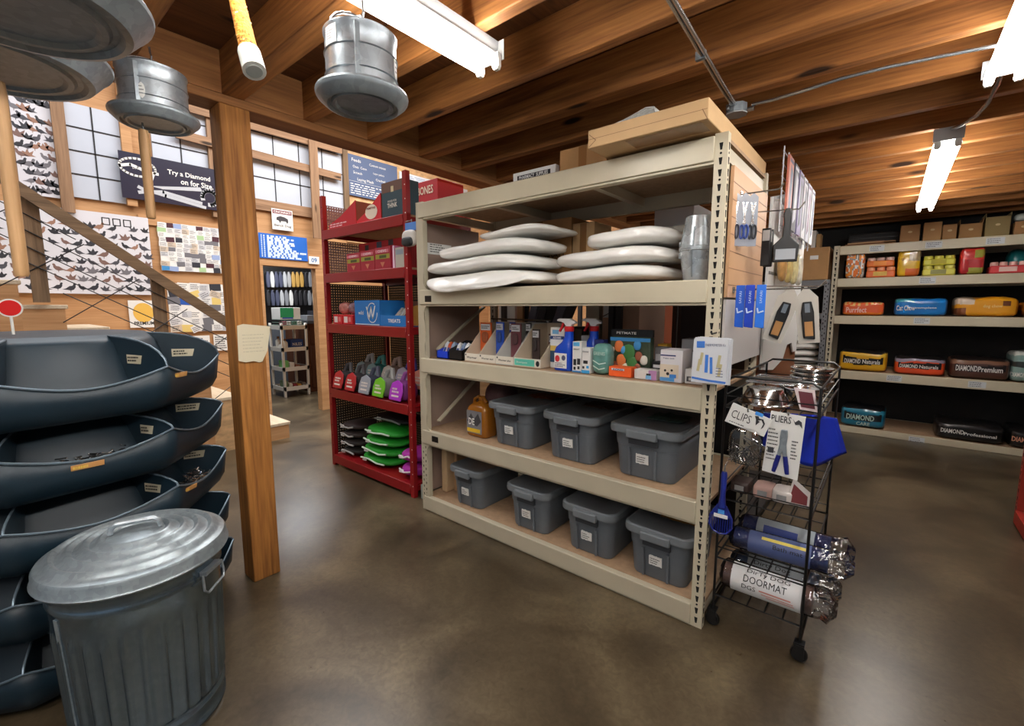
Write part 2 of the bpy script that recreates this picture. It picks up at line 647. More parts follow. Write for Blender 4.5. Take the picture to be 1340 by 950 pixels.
M_cartonl = mat('carton_light', rgb(202, 166, 120), .75, var=.05, vscale=9)
M_tape = mat('packing_tape', rgb(150, 108, 66), .25)
M_black = mat('black_plastic', rgb(16, 16, 17), .4)
M_dark = mat('dark_panel', rgb(40, 36, 34), .6)
M_block = mat('dark_block_wall', rgb(26, 27, 28), .7, var=.25, vscale=5, bump=.2)
M_clear = film('clear_film', .15, .06)
M_film = film('crinkly_film', .8, .05)
M_pillow = mat('white_bag', rgb(244, 243, 238), .28, coat=.6, bump=.45, bscale=16)
M_insul = mat('insulation_panel', rgb(186, 194, 206), .5, var=.06, vscale=2)
M_concw = mat('hall_wall', rgb(150, 145, 140), .8)
M_tube = mat('lit_tube', (1.0, .97, .93, 1), .3, emit=TUBE_POWER)
M_fix = mat('fixture_enamel', rgb(190, 192, 192), .4)

# ================================================================== the setting
WX = -6.65                                   # inner face of the stair-hall wall
struct(MB().box(-9.3, 4.2, -3.2, 9.0, -.12, 0), 'floor', M_floor)
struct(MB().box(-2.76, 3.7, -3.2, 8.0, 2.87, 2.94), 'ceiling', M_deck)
struct(MB().box(-6.75, -2.76, -3.2, 9.0, 4.75, 4.85), 'ceiling_hall', M_ply)
struct(MB().box(-2.86, -2.76, -3.2, 9.0, 2.94, 4.75), 'wall_loft', M_ply)
w = MB()
w.box(WX - .1, WX, -3.2, 2.66, 0, 4.75)
w.box(WX - .1, WX, 3.40, 9.0, 0, 4.75)
w.box(WX - .1, WX, 2.66, 3.40, 2.15, 4.75)
struct(w, 'wall_left', M_ply)
struct(MB().box(WX - .1, 3.7, 8.0, 8.1, 0, 4.75), 'wall_back', M_block)
struct(MB().box(3.7, 3.8, -3.2, 8.1, 0, 2.94), 'wall_right', M_concw)
# storeroom behind the doorway
w = MB()
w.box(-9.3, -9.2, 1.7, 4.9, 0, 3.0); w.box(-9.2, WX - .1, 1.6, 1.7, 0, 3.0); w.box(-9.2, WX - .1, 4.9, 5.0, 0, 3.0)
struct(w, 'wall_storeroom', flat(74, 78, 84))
struct(MB().box(-9.2, WX - .1, 1.7, 4.9, 3.0, 3.08), 'ceiling_storeroom', flat(120, 120, 118))
# door trim
d = MB()
d.box(WX, WX + .03, 2.56, 2.66, 0, 2.25); d.box(WX, WX + .03, 3.40, 3.54, 0, 2.25); d.box(WX, WX + .035, 2.56, 3.54, 2.15, 2.27)
struct(d, 'trim_1', M_ply)

# joists, plate, blocks
for k in range(-9, 17):
    y = .945 + .42 * k
    j = MB()
    w2 = .105 if k in (0, 3) else .06
    j.box(-2.758, 3.69, y, y + w2, 2.66, 2.868)
    struct(j, 'ceiling_joist', M_joist, (0.5, y + .03, 2.76), bevel=.004, seg=1)
    b = MB()
    b.box(-2.76, -2.704, y + w2 if k in (0, 3) else y + .06, y + .42, 2.661, 2.866)
    struct(b, 'joist_block', M_plate, (-2.73, y + .2, 2.76))
struct(MB().box(-2.86, -2.70, -3.2, 8.0, 2.615, 2.659), 'trim_2', M_plate, (-2.78, 2, 2.64), bevel=.004, seg=1)
p = MB().box(-2.845, -2.70, .925, 1.072, 0, 2.614)
post = thing('wooden_post', 'square timber post carrying the ceiling plate, with a note stapled to it', 'post', (-2.77, 1.0, 0))
p.build('timber', M_post, post, bevel=.006, seg=2)
# plates on the far side of the hall: OSB strip and brick-like end
struct(MB().box(WX, WX + .02, 3.95, 7.2, 2.6, 4.7), 'wall_osb', M_osb)
struct(MB().box(WX, -2.9, 7.22, 7.3, 0, 4.7), 'wall_hall_end', M_ply)

# insulation sheets held by wires, not glazing, in bays between studs, high on the wall
def bay(n, y0, y1, z0, z1, ny, nz, y_first=None):
    o = struct(MB().box(WX, WX + .03, y0, y1, z0, z1), 'wall_insulation_%d' % n, M_insul)
    g = MB()
    for i in range(1, ny):
        y = y0 + (y1 - y0) * i / ny
        g.box(WX + .03, WX + .036, y - .006, y + .006, z0, z1)
    for i in range(1, nz):
        z = z0 + (z1 - z0) * i / nz
        g.box(WX + .03, WX + .036, y0, y1, z - .006, z + .006)
    gg = g.build('grid_wire', M_ink, o)
bay(1, .83, 1.27, 2.72, 3.66, 2, 4)
bay(2, 1.55, 2.10, 2.80, 4.1, 2, 4)
bay(3, 2.2, 3.93, 3.02, 4.45, 5, 5)

def rx(tl, br, X):
    a, b = onx(*tl, X), onx(*br, X)
    return a.y, b.y, b.z, a.z

# studs and rails on the hall wall
n = 3
for (x0, y0, y1, z0, z1, mt) in [
        (WX + .03, .74, .84, 2.55, 4.6, M_lumberz), (WX + .03, 1.27, 1.36, 2.7, 4.6, M_ply), (WX + .03, 2.10, 2.2, 2.7, 4.6, M_lumberz),
        (WX + .03, 3.90, 3.98, 2.7, 4.6, M_stairz)]:
    struct(MB().box(x0, x0 + .05, y0, y1, z0, z1), 'trim_%d' % n, mt, (x0, y0, z0)); n += 1
for (a, b, hgt) in [((325, 163), (447, 197), .10), ((327, 198), (446, 232), .10)]:
    A, B = onx(*a, WX + .10), onx(*b, WX + .10)
    struct(MB().bar(A + Vector((0, -.8, -.0)), B, .03, hgt), 'trim_%d' % n, M_lumber, tuple(A)); n += 1
A, B = onx(409, 184, WX + .14), onx(415, 312, WX + .14)
struct(MB().box(A.x - .015, A.x + .015, A.y - .06, A.y + .06, B.z, A.z), 'trim_%d' % n, M_lumberz, (A.x, A.y, B.z)); n += 1
for tl, br in [((0, 236), (290, 262)), ((190, 268), (300, 286)), ((337, 258), (420, 270))]:
    pass
struct(MB().box(WX, WX + .04, 2.2, 3.95, 2.88, 3.02), 'trim_%d' % n, M_lumber, (WX, 2.2, 2.9)); n += 1
struct(MB().box(WX, WX + .025, 1.36, 2.2, 2.52, 2.62), 'trim_%d' % n, M_ply, (WX, 1.4, 2.5)); n += 1

# ================================================================== things on the hall wall
YZ = lambda X, y, z: Frame((X, y, z), (0, 1, 0), (0, 0, 1))


def sheet(name, label, cat, tl, br, X, mt, th=.006, bevel=0):
    y0, y1, z0, z1 = rx(tl, br, X)
    t = thing(name, label, cat, (X - th, (y0 + y1) / 2, z0))
    MB().box(X - th, X, y0, y1, z0, z1).build('sheet', mt, t, bevel=bevel)
    return t, YZ(X, (y0 + y1) / 2, (z0 + z1) / 2), (y1 - y0), (z1 - z0)


def bird(mb, fr, a, b, s, m, rr):
    f = rr.choice((-1, 1))
    k = rr.random()
    if k < .55:    # standing or walking pigeon
        pts = [(-1.0, -.1), (-.55, .05), (-.1, .38), (.25, .42), (.38, .72), (.55, .80), (.72, .66), (.62, .52), (.6, .2), (.35, -.12), (.0, -.25), (-.4, -.15)]
    else:          # wings raised
        pts = [(-1.0, -.1), (-.5, .08), (-.75, .75), (-.2, .35), (.1, .85), (.3, .35), (.62, .5), (.78, .36), (.6, .2), (.4, -.1), (.0, -.22), (-.5, -.15)]
    mb.poly(fr, [(a + f * x * s, b + y * s * 1.15) for x, y in pts][::(1 if f > 0 else -1)], .001, m)
    if k < .55:
        mb.rect(fr, a - s * .05, a + s * .02, b - s * .55, b - s * .2, .001, m)


BIRD = [flat(44, 46, 54), flat(70, 70, 78), flat(112, 110, 116), flat(120, 92, 84), flat(150, 112, 92), flat(30, 32, 40)]
M_poster = mat('poster_paper', rgb(214, 214, 220), .45, var=.05, vscale=1.5)


def birds(t, fr, W, Hh, nx, nz, seed, s, z_off=0.0):
    rr = random.Random(seed)
    mb = MB()
    for j in range(nz):
        for i in range(nx):
            if rr.random() < .10: continue
            a = -W / 2 + W * (i + .5 + rr.uniform(-.15, .15)) / nx
            b = -Hh / 2 + Hh * (j + .45 + rr.uniform(-.1, .1)) / nz + z_off
            bird(mb, fr, a, b, s * rr.uniform(.8, 1.1), rr.choice((0, 0, 1, 1, 2, 3, 4, 5)), rr)
    mb.build('printed_birds', BIRD, t)


t, fr, W, Hh = sheet('bird_poster', 'tall narrow poster of small pigeons, above the big pigeon poster', 'poster', (10, 120), (81, 260), WX + .03, M_poster)
birds(t, fr, W, Hh, 5, 11, 3, .062)
t, fr, W, Hh = sheet('bird_poster', 'big white poster printed with rows of pigeon breeds', 'poster', (-60, 255), (203, 386), WX + .04, M_poster)
birds(t, fr, W, Hh * .86, 15, 8, 5, .062, -.05)
c = MB()
for i in range(3):
    x = .30 + .09 * i
    c.stroke(fr, [(x, Hh * .36), (x + .06, Hh * .36), (x + .06, Hh * .44), (x, Hh * .44), (x, Hh * .36)], .010, .001, 0)
c.build('printed_cages', M_ink, t)
t, fr, W, Hh = sheet('bird_poster', 'white poster strip at the left edge, half hidden behind a hanging handle', 'poster', (-70, 128), (6, 236), WX + .02, M_poster)
birds(t, fr, W, Hh, 6, 8, 8, .06)

# navy banner with horseshoe and tongs
M_navy = mat('navy_vinyl', rgb(14, 30, 58), .28, coat=.3)
M_silver = flat(186, 190, 196, .4)
t, fr, W, Hh = sheet('advertising_banner', 'navy vinyl banner with white lettering, pincers, rasp and horseshoe', 'banner', (154, 196), (287, 276), WX + .10, M_navy, .012)
b = MB()
b.text(fr, 'Try a Diamond', W * .19, Hh * .22, w=W * .46, h=Hh * .14, m=0, bold=.02)
b.text(fr, 'on for Size.', W * .27, Hh * .06, w=W * .36, h=Hh * .13, m=0, bold=.02)
b.rect(fr, W * .33, W * .46, -Hh * .06, -Hh * .045, .0012, 0)
b.build('lettering', M_white, t)
b = MB()
arc = [(-.33 * W + .17 * W * math.cos(a), Hh * .20 + Hh * .19 * math.sin(a)) for a in [PI * 2 * k / 24 for k in range(25)]]
b.stroke(fr, arc, .022, .0012, 0)
b.stroke(fr, [(-.50 * W, Hh * .18), (-.40 * W, Hh * .24), (-.33 * W, Hh * .2), (-.26 * W, Hh * .14), (-.14 * W, Hh * .13)], .03, .0012, 0)
b.stroke(fr, [(-.22 * W, -.02 * Hh), (-.20 * W, .10 * Hh)], .05, .0014, 0)
b.text(fr, 'DIAMOND', -.31 * W, Hh * .185, w=.14 * W, h=.06 * Hh, m=0, off=.002)
b.build('printed_emblem', M_white, t)
b = MB()
b.poly(fr, [(-.24 * W, -.16 * Hh), (-.12 * W, -.13 * Hh), (.30 * W, .0 * Hh), (.32 * W, -.09 * Hh), (-.10 * W, -.19 * Hh)], .0012)
b.stroke(fr, [(-.34 * W, -.22 * Hh), (-.26 * W, -.30 * Hh), (-.10 * W, -.25 * Hh), (.30 * W, -.38 * Hh)], .035, .0012)
b.stroke(fr, [(-.34 * W, -.34 * Hh), (-.22 * W, -.28 * Hh), (-.08 * W, -.33 * Hh), (.34 * W, -.47 * Hh)], .035, .0014)
hs = [(.40 * W + .085 * W * math.cos(a), -.22 * Hh + .17 * Hh * math.sin(a)) for a in [math.radians(200 - 300 * k / 16) for k in range(17)]]
b.stroke(fr, hs, .045, .0012)
b.build('printed_tools', M_silver, t)

# cards pinned edge to edge
CARDC = [flat(*c) for c in [(232, 232, 230), (226, 226, 224), (238, 236, 230), (204, 206, 210), (206, 190, 170), (60, 140, 200), (70, 30, 44), (44, 46, 56),
                            (110, 110, 116), (168, 200, 150), (196, 60, 60), (226, 200, 120), (150, 170, 210), (214, 214, 216), (34, 84, 170)]]


def card_board(name, label, tl, br, X, nx, nz, seed, messy=0.0):
    t, fr, W, Hh = sheet(name, label, 'notice board', tl, br, X, M_white, .012)
    rr = random.Random(seed)
    for j in range(nz):
        for i in range(nx):
            if rr.random() < .06: continue
            a = -W / 2 + W * (i + .5 + rr.uniform(-.12, .12)) / nx
            b = -Hh / 2 + Hh * (j + .5 + rr.uniform(-.08, .08)) / nz
            w2, h2 = W / nx * rr.uniform(.48, .58), Hh / nz * rr.uniform(.46, .56)
            ang = rr.uniform(-.06, .06) + (rr.uniform(-.5, .5) if rr.random() < messy else 0)
            off = .0015 + .0012 * rr.random()
            F2 = Frame(fr.p(a, b, off), fr.r * math.cos(ang) + fr.u * math.sin(ang), fr.u * math.cos(ang) - fr.r * math.sin(ang))
            ci = rr.choice((0, 0, 0, 0, 1, 1, 1, 2, 2, 2, 3, 3, 13, 13, 4, 4, 5, 6, 7, 8, 8, 9, 12, 6)) if not messy else rr.choice((0, 0, 1, 1, 2, 2, 3, 13, 13, 4, 4, 7, 8, 11, 14, 3))
            m = MB()
            m.prism([(-w2, -h2), (w2, -h2), (w2, h2), (-w2, h2)], F2, .0012, 0)
            if ci in (0, 1, 2, 3, 4, 13):
                m.scribble(F2, -w2 * .8, w2 * .7, -h2 * .8, h2 * .7, 3, 1, .0008, seed * 99 + j * 31 + i, .4)
            m.build('pinned_card', [CARDC[ci], M_inkg], t)


card_board('card_board', 'upper notice board covered edge to edge with small business cards', (206, 290), (298, 358), WX + .03, 9, 10, 21)
card_board('card_board', 'lower notice board of overlapping leaflets and cards, below the tidy one', (218, 370), (304, 432), WX + .03, 6, 7, 33, .5)

t, fr, W, Hh = sheet('sun_poster', 'small white poster with a yellow sun, below the pigeon poster', 'poster', (167, 393), (208, 428), WX + .02, M_white)
MB().disc(fr, 0, .05 * Hh, W * .36, Hh * .36, .001, 0, 28).build('printed_sun', flat(232, 186, 84), t)
b = MB(); b.text(fr, 'PREMIUM', 0, -Hh * .34, w=W * .7, h=Hh * .13, bold=.02); b.build('lettering', M_ink, t)
for (tl, br, lb) in [((245, 440), (276, 462), 'small dark-framed white leaflet, low on the hall wall'), ((279, 438), (300, 458), 'small white leaflet beside the timber post, below the card boards')]:
    t, fr, W, Hh = sheet('leaflet', lb, 'leaflet', tl, br, WX + .02, M_white)
    MB().scribble(fr, -W * .4, W * .4, -Hh * .4, Hh * .4, 6, 0, .001, int(tl[0])).build('small_print', M_inkg, t)

# sign with a bison
t, fr, W, Hh = sheet('tin_sign', 'small white tin sign with a dark bison and a red heading', 'sign', (355, 272), (384, 303), WX + .05, M_white, .006, .0)
b = MB(); b.rect(fr, -W * .46, W * .46, Hh * .27, Hh * .45, .001, 0); b.build('heading_band', flat(120, 46, 60), t)
b = MB(); b.text(fr, 'CINCINNATI', 0, Hh * .36, w=W * .82, h=Hh * .11, off=.002, bold=.02); b.build('heading', M_white, t)
b = MB()
b.poly(fr, [(-.28 * W, .10 * Hh), (-.10 * W, .17 * Hh), (.1 * W, .14 * Hh), (.26 * W, .06 * Hh), (.27 * W, -.08 * Hh), (.22 * W, -.16 * Hh), (.14 * W, -.06 * Hh), (-.08 * W, -.07 * Hh), (-.12 * W, -.18 * Hh), (-.19 * W, -.06 * Hh), (-.30 * W, -.03 * Hh)], .001, 0)
b.build('printed_bison', flat(56, 56, 62), t)
b = MB(); b.text(fr, 'Bench Dog', 0, -Hh * .30, w=W * .8, h=Hh * .14, bold=.01); b.build('lettering', M_ink, t)

t, fr, W, Hh = sheet('price_board', 'bright blue board with white handwritten price lines over the doorway', 'notice board', (338, 304), (403, 342), WX + .05, flat(30, 104, 200, .4), .01)
b = MB()
rr = random.Random(4)
for i in range(12):
    z = Hh * (.40 - .075 * i)
    x = -W * .34
    b.rect(fr, -W * .46, -W * .44, z - .008, z + .010, .001); b.rect(fr, -W * .41, -W * .385, z - .008, z + .010, .001)
    end = W * rr.uniform(.0, .25) if i < 8 else W * rr.uniform(.2, .42)
    while x < end:
        l = rr.uniform(.02, .09)
        b.rect(fr, x, x + l, z - .012, z + .012, .001); x += l + .02
b.text(fr, 'PIGEON FEED', W * .28, -Hh * .22, w=W * .3, h=Hh * .07, off=.002)
b.build('lettering', flat(206, 224, 246), t)
t, fr, W, Hh = sheet('number_card', 'white card with a blue 09, at the top right of the doorway', 'sign', (404, 335), (418, 346), WX + .06, M_white)
b = MB(); b.text(fr, '09', 0, 0, w=W * .55, h=Hh * .6, bold=.02); b.build('numerals', flat(60, 120, 180), t)

# chalkboard and whiteboard high on the hall wall
t, fr, W, Hh = sheet('chalkboard', 'blue-grey chalkboard written over in white chalk, behind the red rack', 'chalkboard', (451, 199), (521, 268), WX + .05, flat(84, 100, 132, .7), .02)
b = MB()
b.text(fr, 'Feeds', -W * .30, Hh * .38, h=Hh * .08); b.text(fr, 'Custom mixes', W * .10, Hh * .36, h=Hh * .06)
b.text(fr, 'Oats  Corn', -W * .24, Hh * .22, h=Hh * .06); b.text(fr, 'Layer pellets', W * .12, Hh * .16, h=Hh * .06)
b.text(fr, 'Scratch', -W * .28, Hh * .08, h=Hh * .06); b.text(fr, 'Cracked', W * .15, Hh * .02, h=Hh * .06)
b.text(fr, 'Laying Mash', -W * .14, -Hh * .08, h=Hh * .09); b.rect(fr, -W * .44, W * .2, -Hh * .145, -Hh * .14, .0012)
b.scribble(fr, -W * .42, W * .42, -Hh * .46, -Hh * .18, 5, 0, .0012, 7, .35)
b.build('chalk_writing', M_white, t)
t, fr, W, Hh = sheet('whiteboard', 'wide white board with pale blue writing, right of the chalkboard', 'whiteboard', (523, 224), (612, 270), WX + .05, flat(226, 234, 242, .4), .02)
b = MB(); b.scribble(fr, -W * .46, W * .46, -Hh * .4, Hh * .42, 9, 0, .0012, 17, .4); b.build('marker_writing', flat(150, 176, 208), t)

# ================================================================== stair and its guard rail
SX = -5.52
st = thing('staircase', 'pale wooden stair with solid side climbing along the poster wall', 'staircase', (-6.05, 2.4, 0))
s = MB()
pts = [(2.4, 0)]
for k in range(9):
    y = 2.4 - .262 * k
    s2 = MB()
    z1 = .2 * (k + 1)
    s2.box(WX + .06, SX, y - .262, y + .02, z1 - .035, z1)
    s2.build('tread', wood('tread_wood', rgb(196, 178, 150), rgb(228, 214, 190), 'X', knots=False), st, bevel=.004, seg=1)
    s3 = MB().box(SX - .03, SX - .004, y - .262, y, 0, z1 - .036)
    s3.build('side_panel', M_osb if k in (1, 2) else M_ply, st)
    MB().box(WX + .06, SX - .032, y - .02, y - .001, z1 - .2, z1 - .036).build('riser', M_ply, st)
rail = st
RXx = -5.46
def rz(y): return 2.457 - .786 * (y - .468)
MB().bar((RXx, -.6, rz(-.6)), (RXx, 1.97, rz(1.97)), .04, .09).build('handrail', M_stairw, rail)
for y, zb in ((.43, 1.64), (1.23, 1.02)):
    MB().box(RXx - .075, RXx - .025, y - .05, y + .05, zb - .02, rz(y) + .02).build('rail_post', M_stairz, rail)
g = MB()
for i in range(-6, 16):
    # wires in two diagonal directions, clipped to the band below the rail
    for sl in (.72, -.60):
        y0 = -.6 + .36 * i
        if sl < 0 and i % 2: continue
        seg = []
        for q in range(0, 61):
            y = y0 + (q * .05 if sl > 0 else q * .05) - 1.0
            z = rz(y0) - .5 + sl * (y - y0 + .0)
            if -.5 < y < 1.95 and rz(y) - 1.0 < z < rz(y) - .05: seg.append((RXx - .02, y, z))
        if len(seg) > 1: g.tube([seg[0], seg[-1]], .0042, 4)
g.build('wire_mesh', M_wire, rail)

# bundles lying by the stair foot
o = MB(); o.sell(onz(262, 562, .08) + Vector((.1, 0, 0)), .26, .20, .08, 2.6, 8)
top(o, 'folded_sack', M_pillow, 'folded pale sack on the floor by the foot of the stair', 'sack', onz(262, 562, 0.0), angle=60)
o = MB(); o.sell(onz(305, 568, .03) + Vector((-.05, .1, 0)), .2, .16, .03, 2.6, 8)
top(o, 'dark_sack', flat(60, 58, 58), 'flat dark sack on the floor just behind the timber post', 'sack', onz(305, 568, 0.0), angle=60)

# ================================================================== storeroom seen through the doorway
# tiered cart
P0, P1, P2 = onz(373, 521), onz(352, 516), onz(399, 514)
cart = thing('shelf_cart', 'off-white plastic four-tier cart standing inside the storeroom doorway', 'cart', tuple(P0))
cx0, cx1, cy0, cy1 = P0.x - .50, P0.x, P0.y, P0.y + .46
for sx in (cx0 + .02, cx1 - .02):
    for sy in (cy0 + .02, cy1 - .02):
        MB().box(sx - .02, sx + .02, sy - .02, sy + .02, 0, 1.30).build('leg', M_whitep, cart, bevel=.005, seg=1)
CZ = [onx(372, q, P0.x).z for q in (511, 485, 459, 430)]
for z in CZ:
    m = MB()
    m.box(cx0, cx1, cy0, cy1, z - .02, z)
    for (a, b, c2, d2) in ((cx0, cx1, cy0, cy0 + .012), (cx0, cx1, cy1 - .012, cy1), (cx0, cx0 + .012, cy0, cy1), (cx1 - .012, cx1, cy0, cy1)):
        m.box(a, b, c2, d2, z, z + .05)
    m.build('tray', M_whitep, cart)


def carton(name, label, cat, x0, x1, y0, y1, z0, z1, mt, group=None, bevel=.003):
    t = thing(name, label, cat, ((x0 + x1) / 2, (y0 + y1) / 2, z0), group)
    MB().box(x0, x1, y0, y1, z0, z1).build('body', mt, t, bevel=bevel, seg=1)
    return t


def bottle(name, label, cat, x, y, z, r, h, mt, capm, group=None):
    t = thing(name, label, cat, (x, y, z), group)
    MB().lathe([(r * .92, 0), (r, .01), (r, h * .62), (r * .85, h * .72), (r * .36, h * .80), (r * .36, h * .84)], 16, (x, y, z)).build('body', mt, t)
    MB().lathe([(r * .46, h * .84), (r * .46, h), (r * .4, h)], 12, (x, y, z)).build('cap', capm, t)
    return t


z = CZ[3]
t = carton('supply_box', 'green and white supply box on top of the white cart', 'box', cx0 + .05, cx1 - .1, cy0 + .05, cy0 + .40, z + .155, z + .36, M_white)
FR = Frame((cx1 - .1, cy0 + .22, z + .26), (0, 1, 0), (0, 0, 1))
MB().rect(FR, -.17, .06, -.07, .098, .001).build('green_panel', flat(40, 170, 110), t)
MB().rect(FR, -.14, .05, -.095, -.07, .001).build('blue_band', flat(60, 90, 190), t)
bk = thing('wire_basket', 'shallow wire basket of odds and ends on top of the cart', 'basket', ((cx0 + cx1) / 2, (cy0 + cy1) / 2, z))
m = MB()
for q in (.058, .10, .15):
    m.tube([(cx0 + .06, cy0 + .05, z + q), (cx1 - .05, cy0 + .05, z + q), (cx1 - .05, cy1 - .05, z + q), (cx0 + .06, cy1 - .05, z + q)], .006, 5, closed=True)
for i in range(8):
    y = cy0 + .05 + (cy1 - cy0 - .10) * i / 7
    m.tube([(cx1 - .05, y, z + .058), (cx1 - .05, y, z + .15)], .004, 4)
    m.tube([(cx0 + .06, y, z + .058), (cx1 - .05, y, z + .058)], .004, 4)
m.build('wires', flat(90, 110, 100), bk)
rr = random.Random(2)
for i, (dy, cc) in enumerate([(.095, (150, 60, 80)), (.185, (190, 188, 180)), (.275, (70, 110, 90)), (.365, (200, 196, 190))]):
    carton('small_packet', '%s packet lying in the wire basket on the cart' % ('plum', 'white', 'sage green', 'cream')[i], 'packet',
           cx1 - .20, cx1 - .07, cy0 + dy - .035, cy0 + dy + .035, z + .062, z + .12, flat(*cc))
z = CZ[2]
t = carton('supply_box', 'blue lettered box on the second tier of the white cart', 'box', cx1 - .30, cx1 - .05, cy0 + .18, cy0 + .40, z + .002, z + .18, flat(24, 60, 130))
FR = Frame((cx1 - .05, cy0 + .29, z + .10), (0, 1, 0), (0, 0, 1))
b = MB(); b.text(FR, 'NILES', 0, 0, w=.16, h=.05); b.build('lettering', M_white, t)
for i in range(3):
    bottle('bottle', ('white capped bottle beside the blue box on the cart', 'short cream bottle at the front corner of the cart', 'tall cream bottle behind the short one on the cart')[i],
           'bottle', cx1 - .08 - .13 * i, cy0 + .09, z + .002, .045, (.2, .13, .23)[i], M_whitep, flat(120, 80, 40))
z = CZ[1]
for i, cc in enumerate([(120, 190, 110), (226, 224, 220), (150, 100, 80), (90, 60, 50)]):
    carton('small_packet', '%s packet on the third tier of the white cart' % ('green', 'white', 'brown', 'dark brown')[i], 'packet',
           cx1 - .28, cx1 - .07, cy0 + .05 + .1 * i, cy0 + .13 + .1 * i, z + .002, z + (.16, .12, .07, .05)[i], flat(*cc))
z = CZ[0]
for i, cc in enumerate([(110, 130, 100), (210, 205, 190), (140, 50, 60), (190, 140, 60), (120, 110, 100)]):
    carton('small_packet', '%s packet on the lowest tier of the white cart' % ('olive', 'white', 'dark red', 'ochre', 'grey')[i], 'packet',
           cx1 - .26, cx1 - .07, cy0 + .04 + .078 * i, cy0 + .10 + .078 * i, z + .002, z + (.15, .10, .08, .07, .09)[i], flat(*cc))

# cabinet
cb = thing('wooden_cabinet', 'brown wooden cabinet with a panel door behind the white cart', 'cabinet', (-8.6, 4.35, 0))
M_cab = wood('cabinet_wood', rgb(62, 34, 20), rgb(104, 62, 38), 'Z', knots=False)
MB().box(-9.15, -8.25, 4.02, 4.75, .0, 1.28).build('body', M_cab, cb)
MB().box(-9.17, -8.18, 4.0, 4.78, 1.28, 1.33).build('worktop', flat(60, 62, 66), cb)
d = MB(); d.box(-8.25, -8.225, 4.06, 4.7, .08, .86); dd = d.build('door', M_cab, cb, bevel=.004, seg=1)
MB().box(-8.225, -8.215, 4.14, 4.62, .18, .76).build('door_panel', M_cab, dd)
dw = MB().box(-8.25, -8.225, 4.06, 4.7, .9, 1.22).build('drawer', M_cab, cb, bevel=.004, seg=1)
MB().bar((-8.21, 4.3, 1.06), (-8.21, 4.46, 1.06), .015, .015).build('drawer_handle', M_galvd, dw)
for i in range(4):
    carton('storage_tray', ('grey tray of tools', 'dark tub of rags', 'white tub', 'navy tub')[i] + ' on the cabinet in the storeroom', 'tray',
           -8.6 + .0, -8.25, 4.03 + .18 * i, 4.18 + .18 * i, 1.332, 1.332 + (.10, .18, .12, .2)[i], flat(*[(110, 112, 116), (34, 34, 40), (200, 200, 196), (34, 42, 70)][i]))

# packs on the black wall of the storeroom
pb = thing('pegboard_wall', 'black pegboard with a rail across the storeroom back wall', 'pegboard', (-9.19, 3.6, 1.3))
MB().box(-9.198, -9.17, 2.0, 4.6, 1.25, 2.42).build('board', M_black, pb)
MB().box(-9.17, -9.10, 2.0, 4.6, 2.42, 2.45).build('rail', flat(150, 150, 150), pb)
TOOL = [((160, 162, 164), 'grey'), ((60, 64, 84), 'dark navy'), ((150, 150, 150), 'pale grey'), ((200, 200, 196), 'white'), ((176, 138, 70), 'tan'), ((30, 30, 34), 'black'), ((120, 122, 126), 'mid grey')]
rows = [(366, 12, [1, 3, 1, 1, 0, 2, 4, 4, 4, 5, 6, 1]), (390, 11, [5, 1, 1, 0, 6, 3, 5, 5, 5, 6, 3])]
for ri, (py, nn, cols) in enumerate(rows):
    for i in range(nn):
        px = 346 + (412 - 346) * (i + .5) / nn
        P = onx(px, py, -9.15)
        cc, nm = TOOL[cols[i]]
        t = thing('hanging_pack', '%s glove pack, %s from left in the %s row on the pegboard' % (nm, ORD[i], ('upper', 'lower')[ri]), 'pack', (-9.15, P.y, P.z), 'glove packs on the storeroom pegboard')
        m = MB()
        F2 = Frame((-9.06, P.y, P.z), (0, 1, 0), (0, 0, 1))
        w2, h2 = .037, .15
        m.prism([(-w2 * .7, -h2), (w2 * .7, -h2), (w2, -h2 * .2), (w2 * .85, h2 * .5), (w2 * .35, h2), (-w2 * .35, h2), (-w2 * .85, h2 * .5), (-w2, -h2 * .2)], F2, .05)
        m.build('pack', flat(*cc), t, bevel=.010)
        m = MB(); m.tube([(-9.168, P.y, P.z + h2 * .93), (-9.03, P.y, P.z + h2 * .93), (-9.03, P.y, P.z + h2 * 1.0)], .006, 5)
        m.build('hook', M_chrome, t)

# ================================================================== the long beige rack in the middle
MX0, MX1, MY0, MY1 = -2.725, -.595, 2.18, 3.02
LV = [.115, .645, 1.20, 1.705, 2.325]
EPS = .0015                                    # goods rest this far above a shelf top          # shelf tops
XZ = lambda y, x, z: Frame((x, y, z), (1, 0, 0), (0, 0, 1))


def slots(mb, fr, z0, z1, pitch, w, m, a=0.0):
    z, i = z0, 0
    while z < z1:
        f2 = Frame(fr.p(0, 0, .0012), fr.r, fr.u)
        if i % 3 == 2: mb.prism([(a + w * .3 * math.cos(q * PI / 4), z + w * .3 * math.sin(q * PI / 4)) for q in range(8)], f2, .0011, m)
        else: mb.prism([(a - w * .22, z - w * 1.0), (a + w * .25, z - w * 1.0), (a + w * .45, z + w * .75), (a - w * .5, z + w * .75)], f2, .0011, m)
        z += pitch * (.62 if i % 3 != 0 else 1.0)
        i += 1


def upright(parent, x0, x1, y0, y1, zt, m, front=True, pitch=.05, sw=.017, side=0):
    mb = MB().box(x0, x1, y0, y1, 0, zt)
    if front: slots(mb, XZ(y0, (x0 + x1) / 2, 0), .04, zt - .03, pitch, sw, 1)
    if side:
        X = x1 if side > 0 else x0
        slots(mb, Frame((X, (y0 + y1) / 2, 0), (0, side, 0), (0, 0, 1)), .04, zt - .03, pitch, sw, 1)
    return mb.build('upright', [m, M_hole], parent)


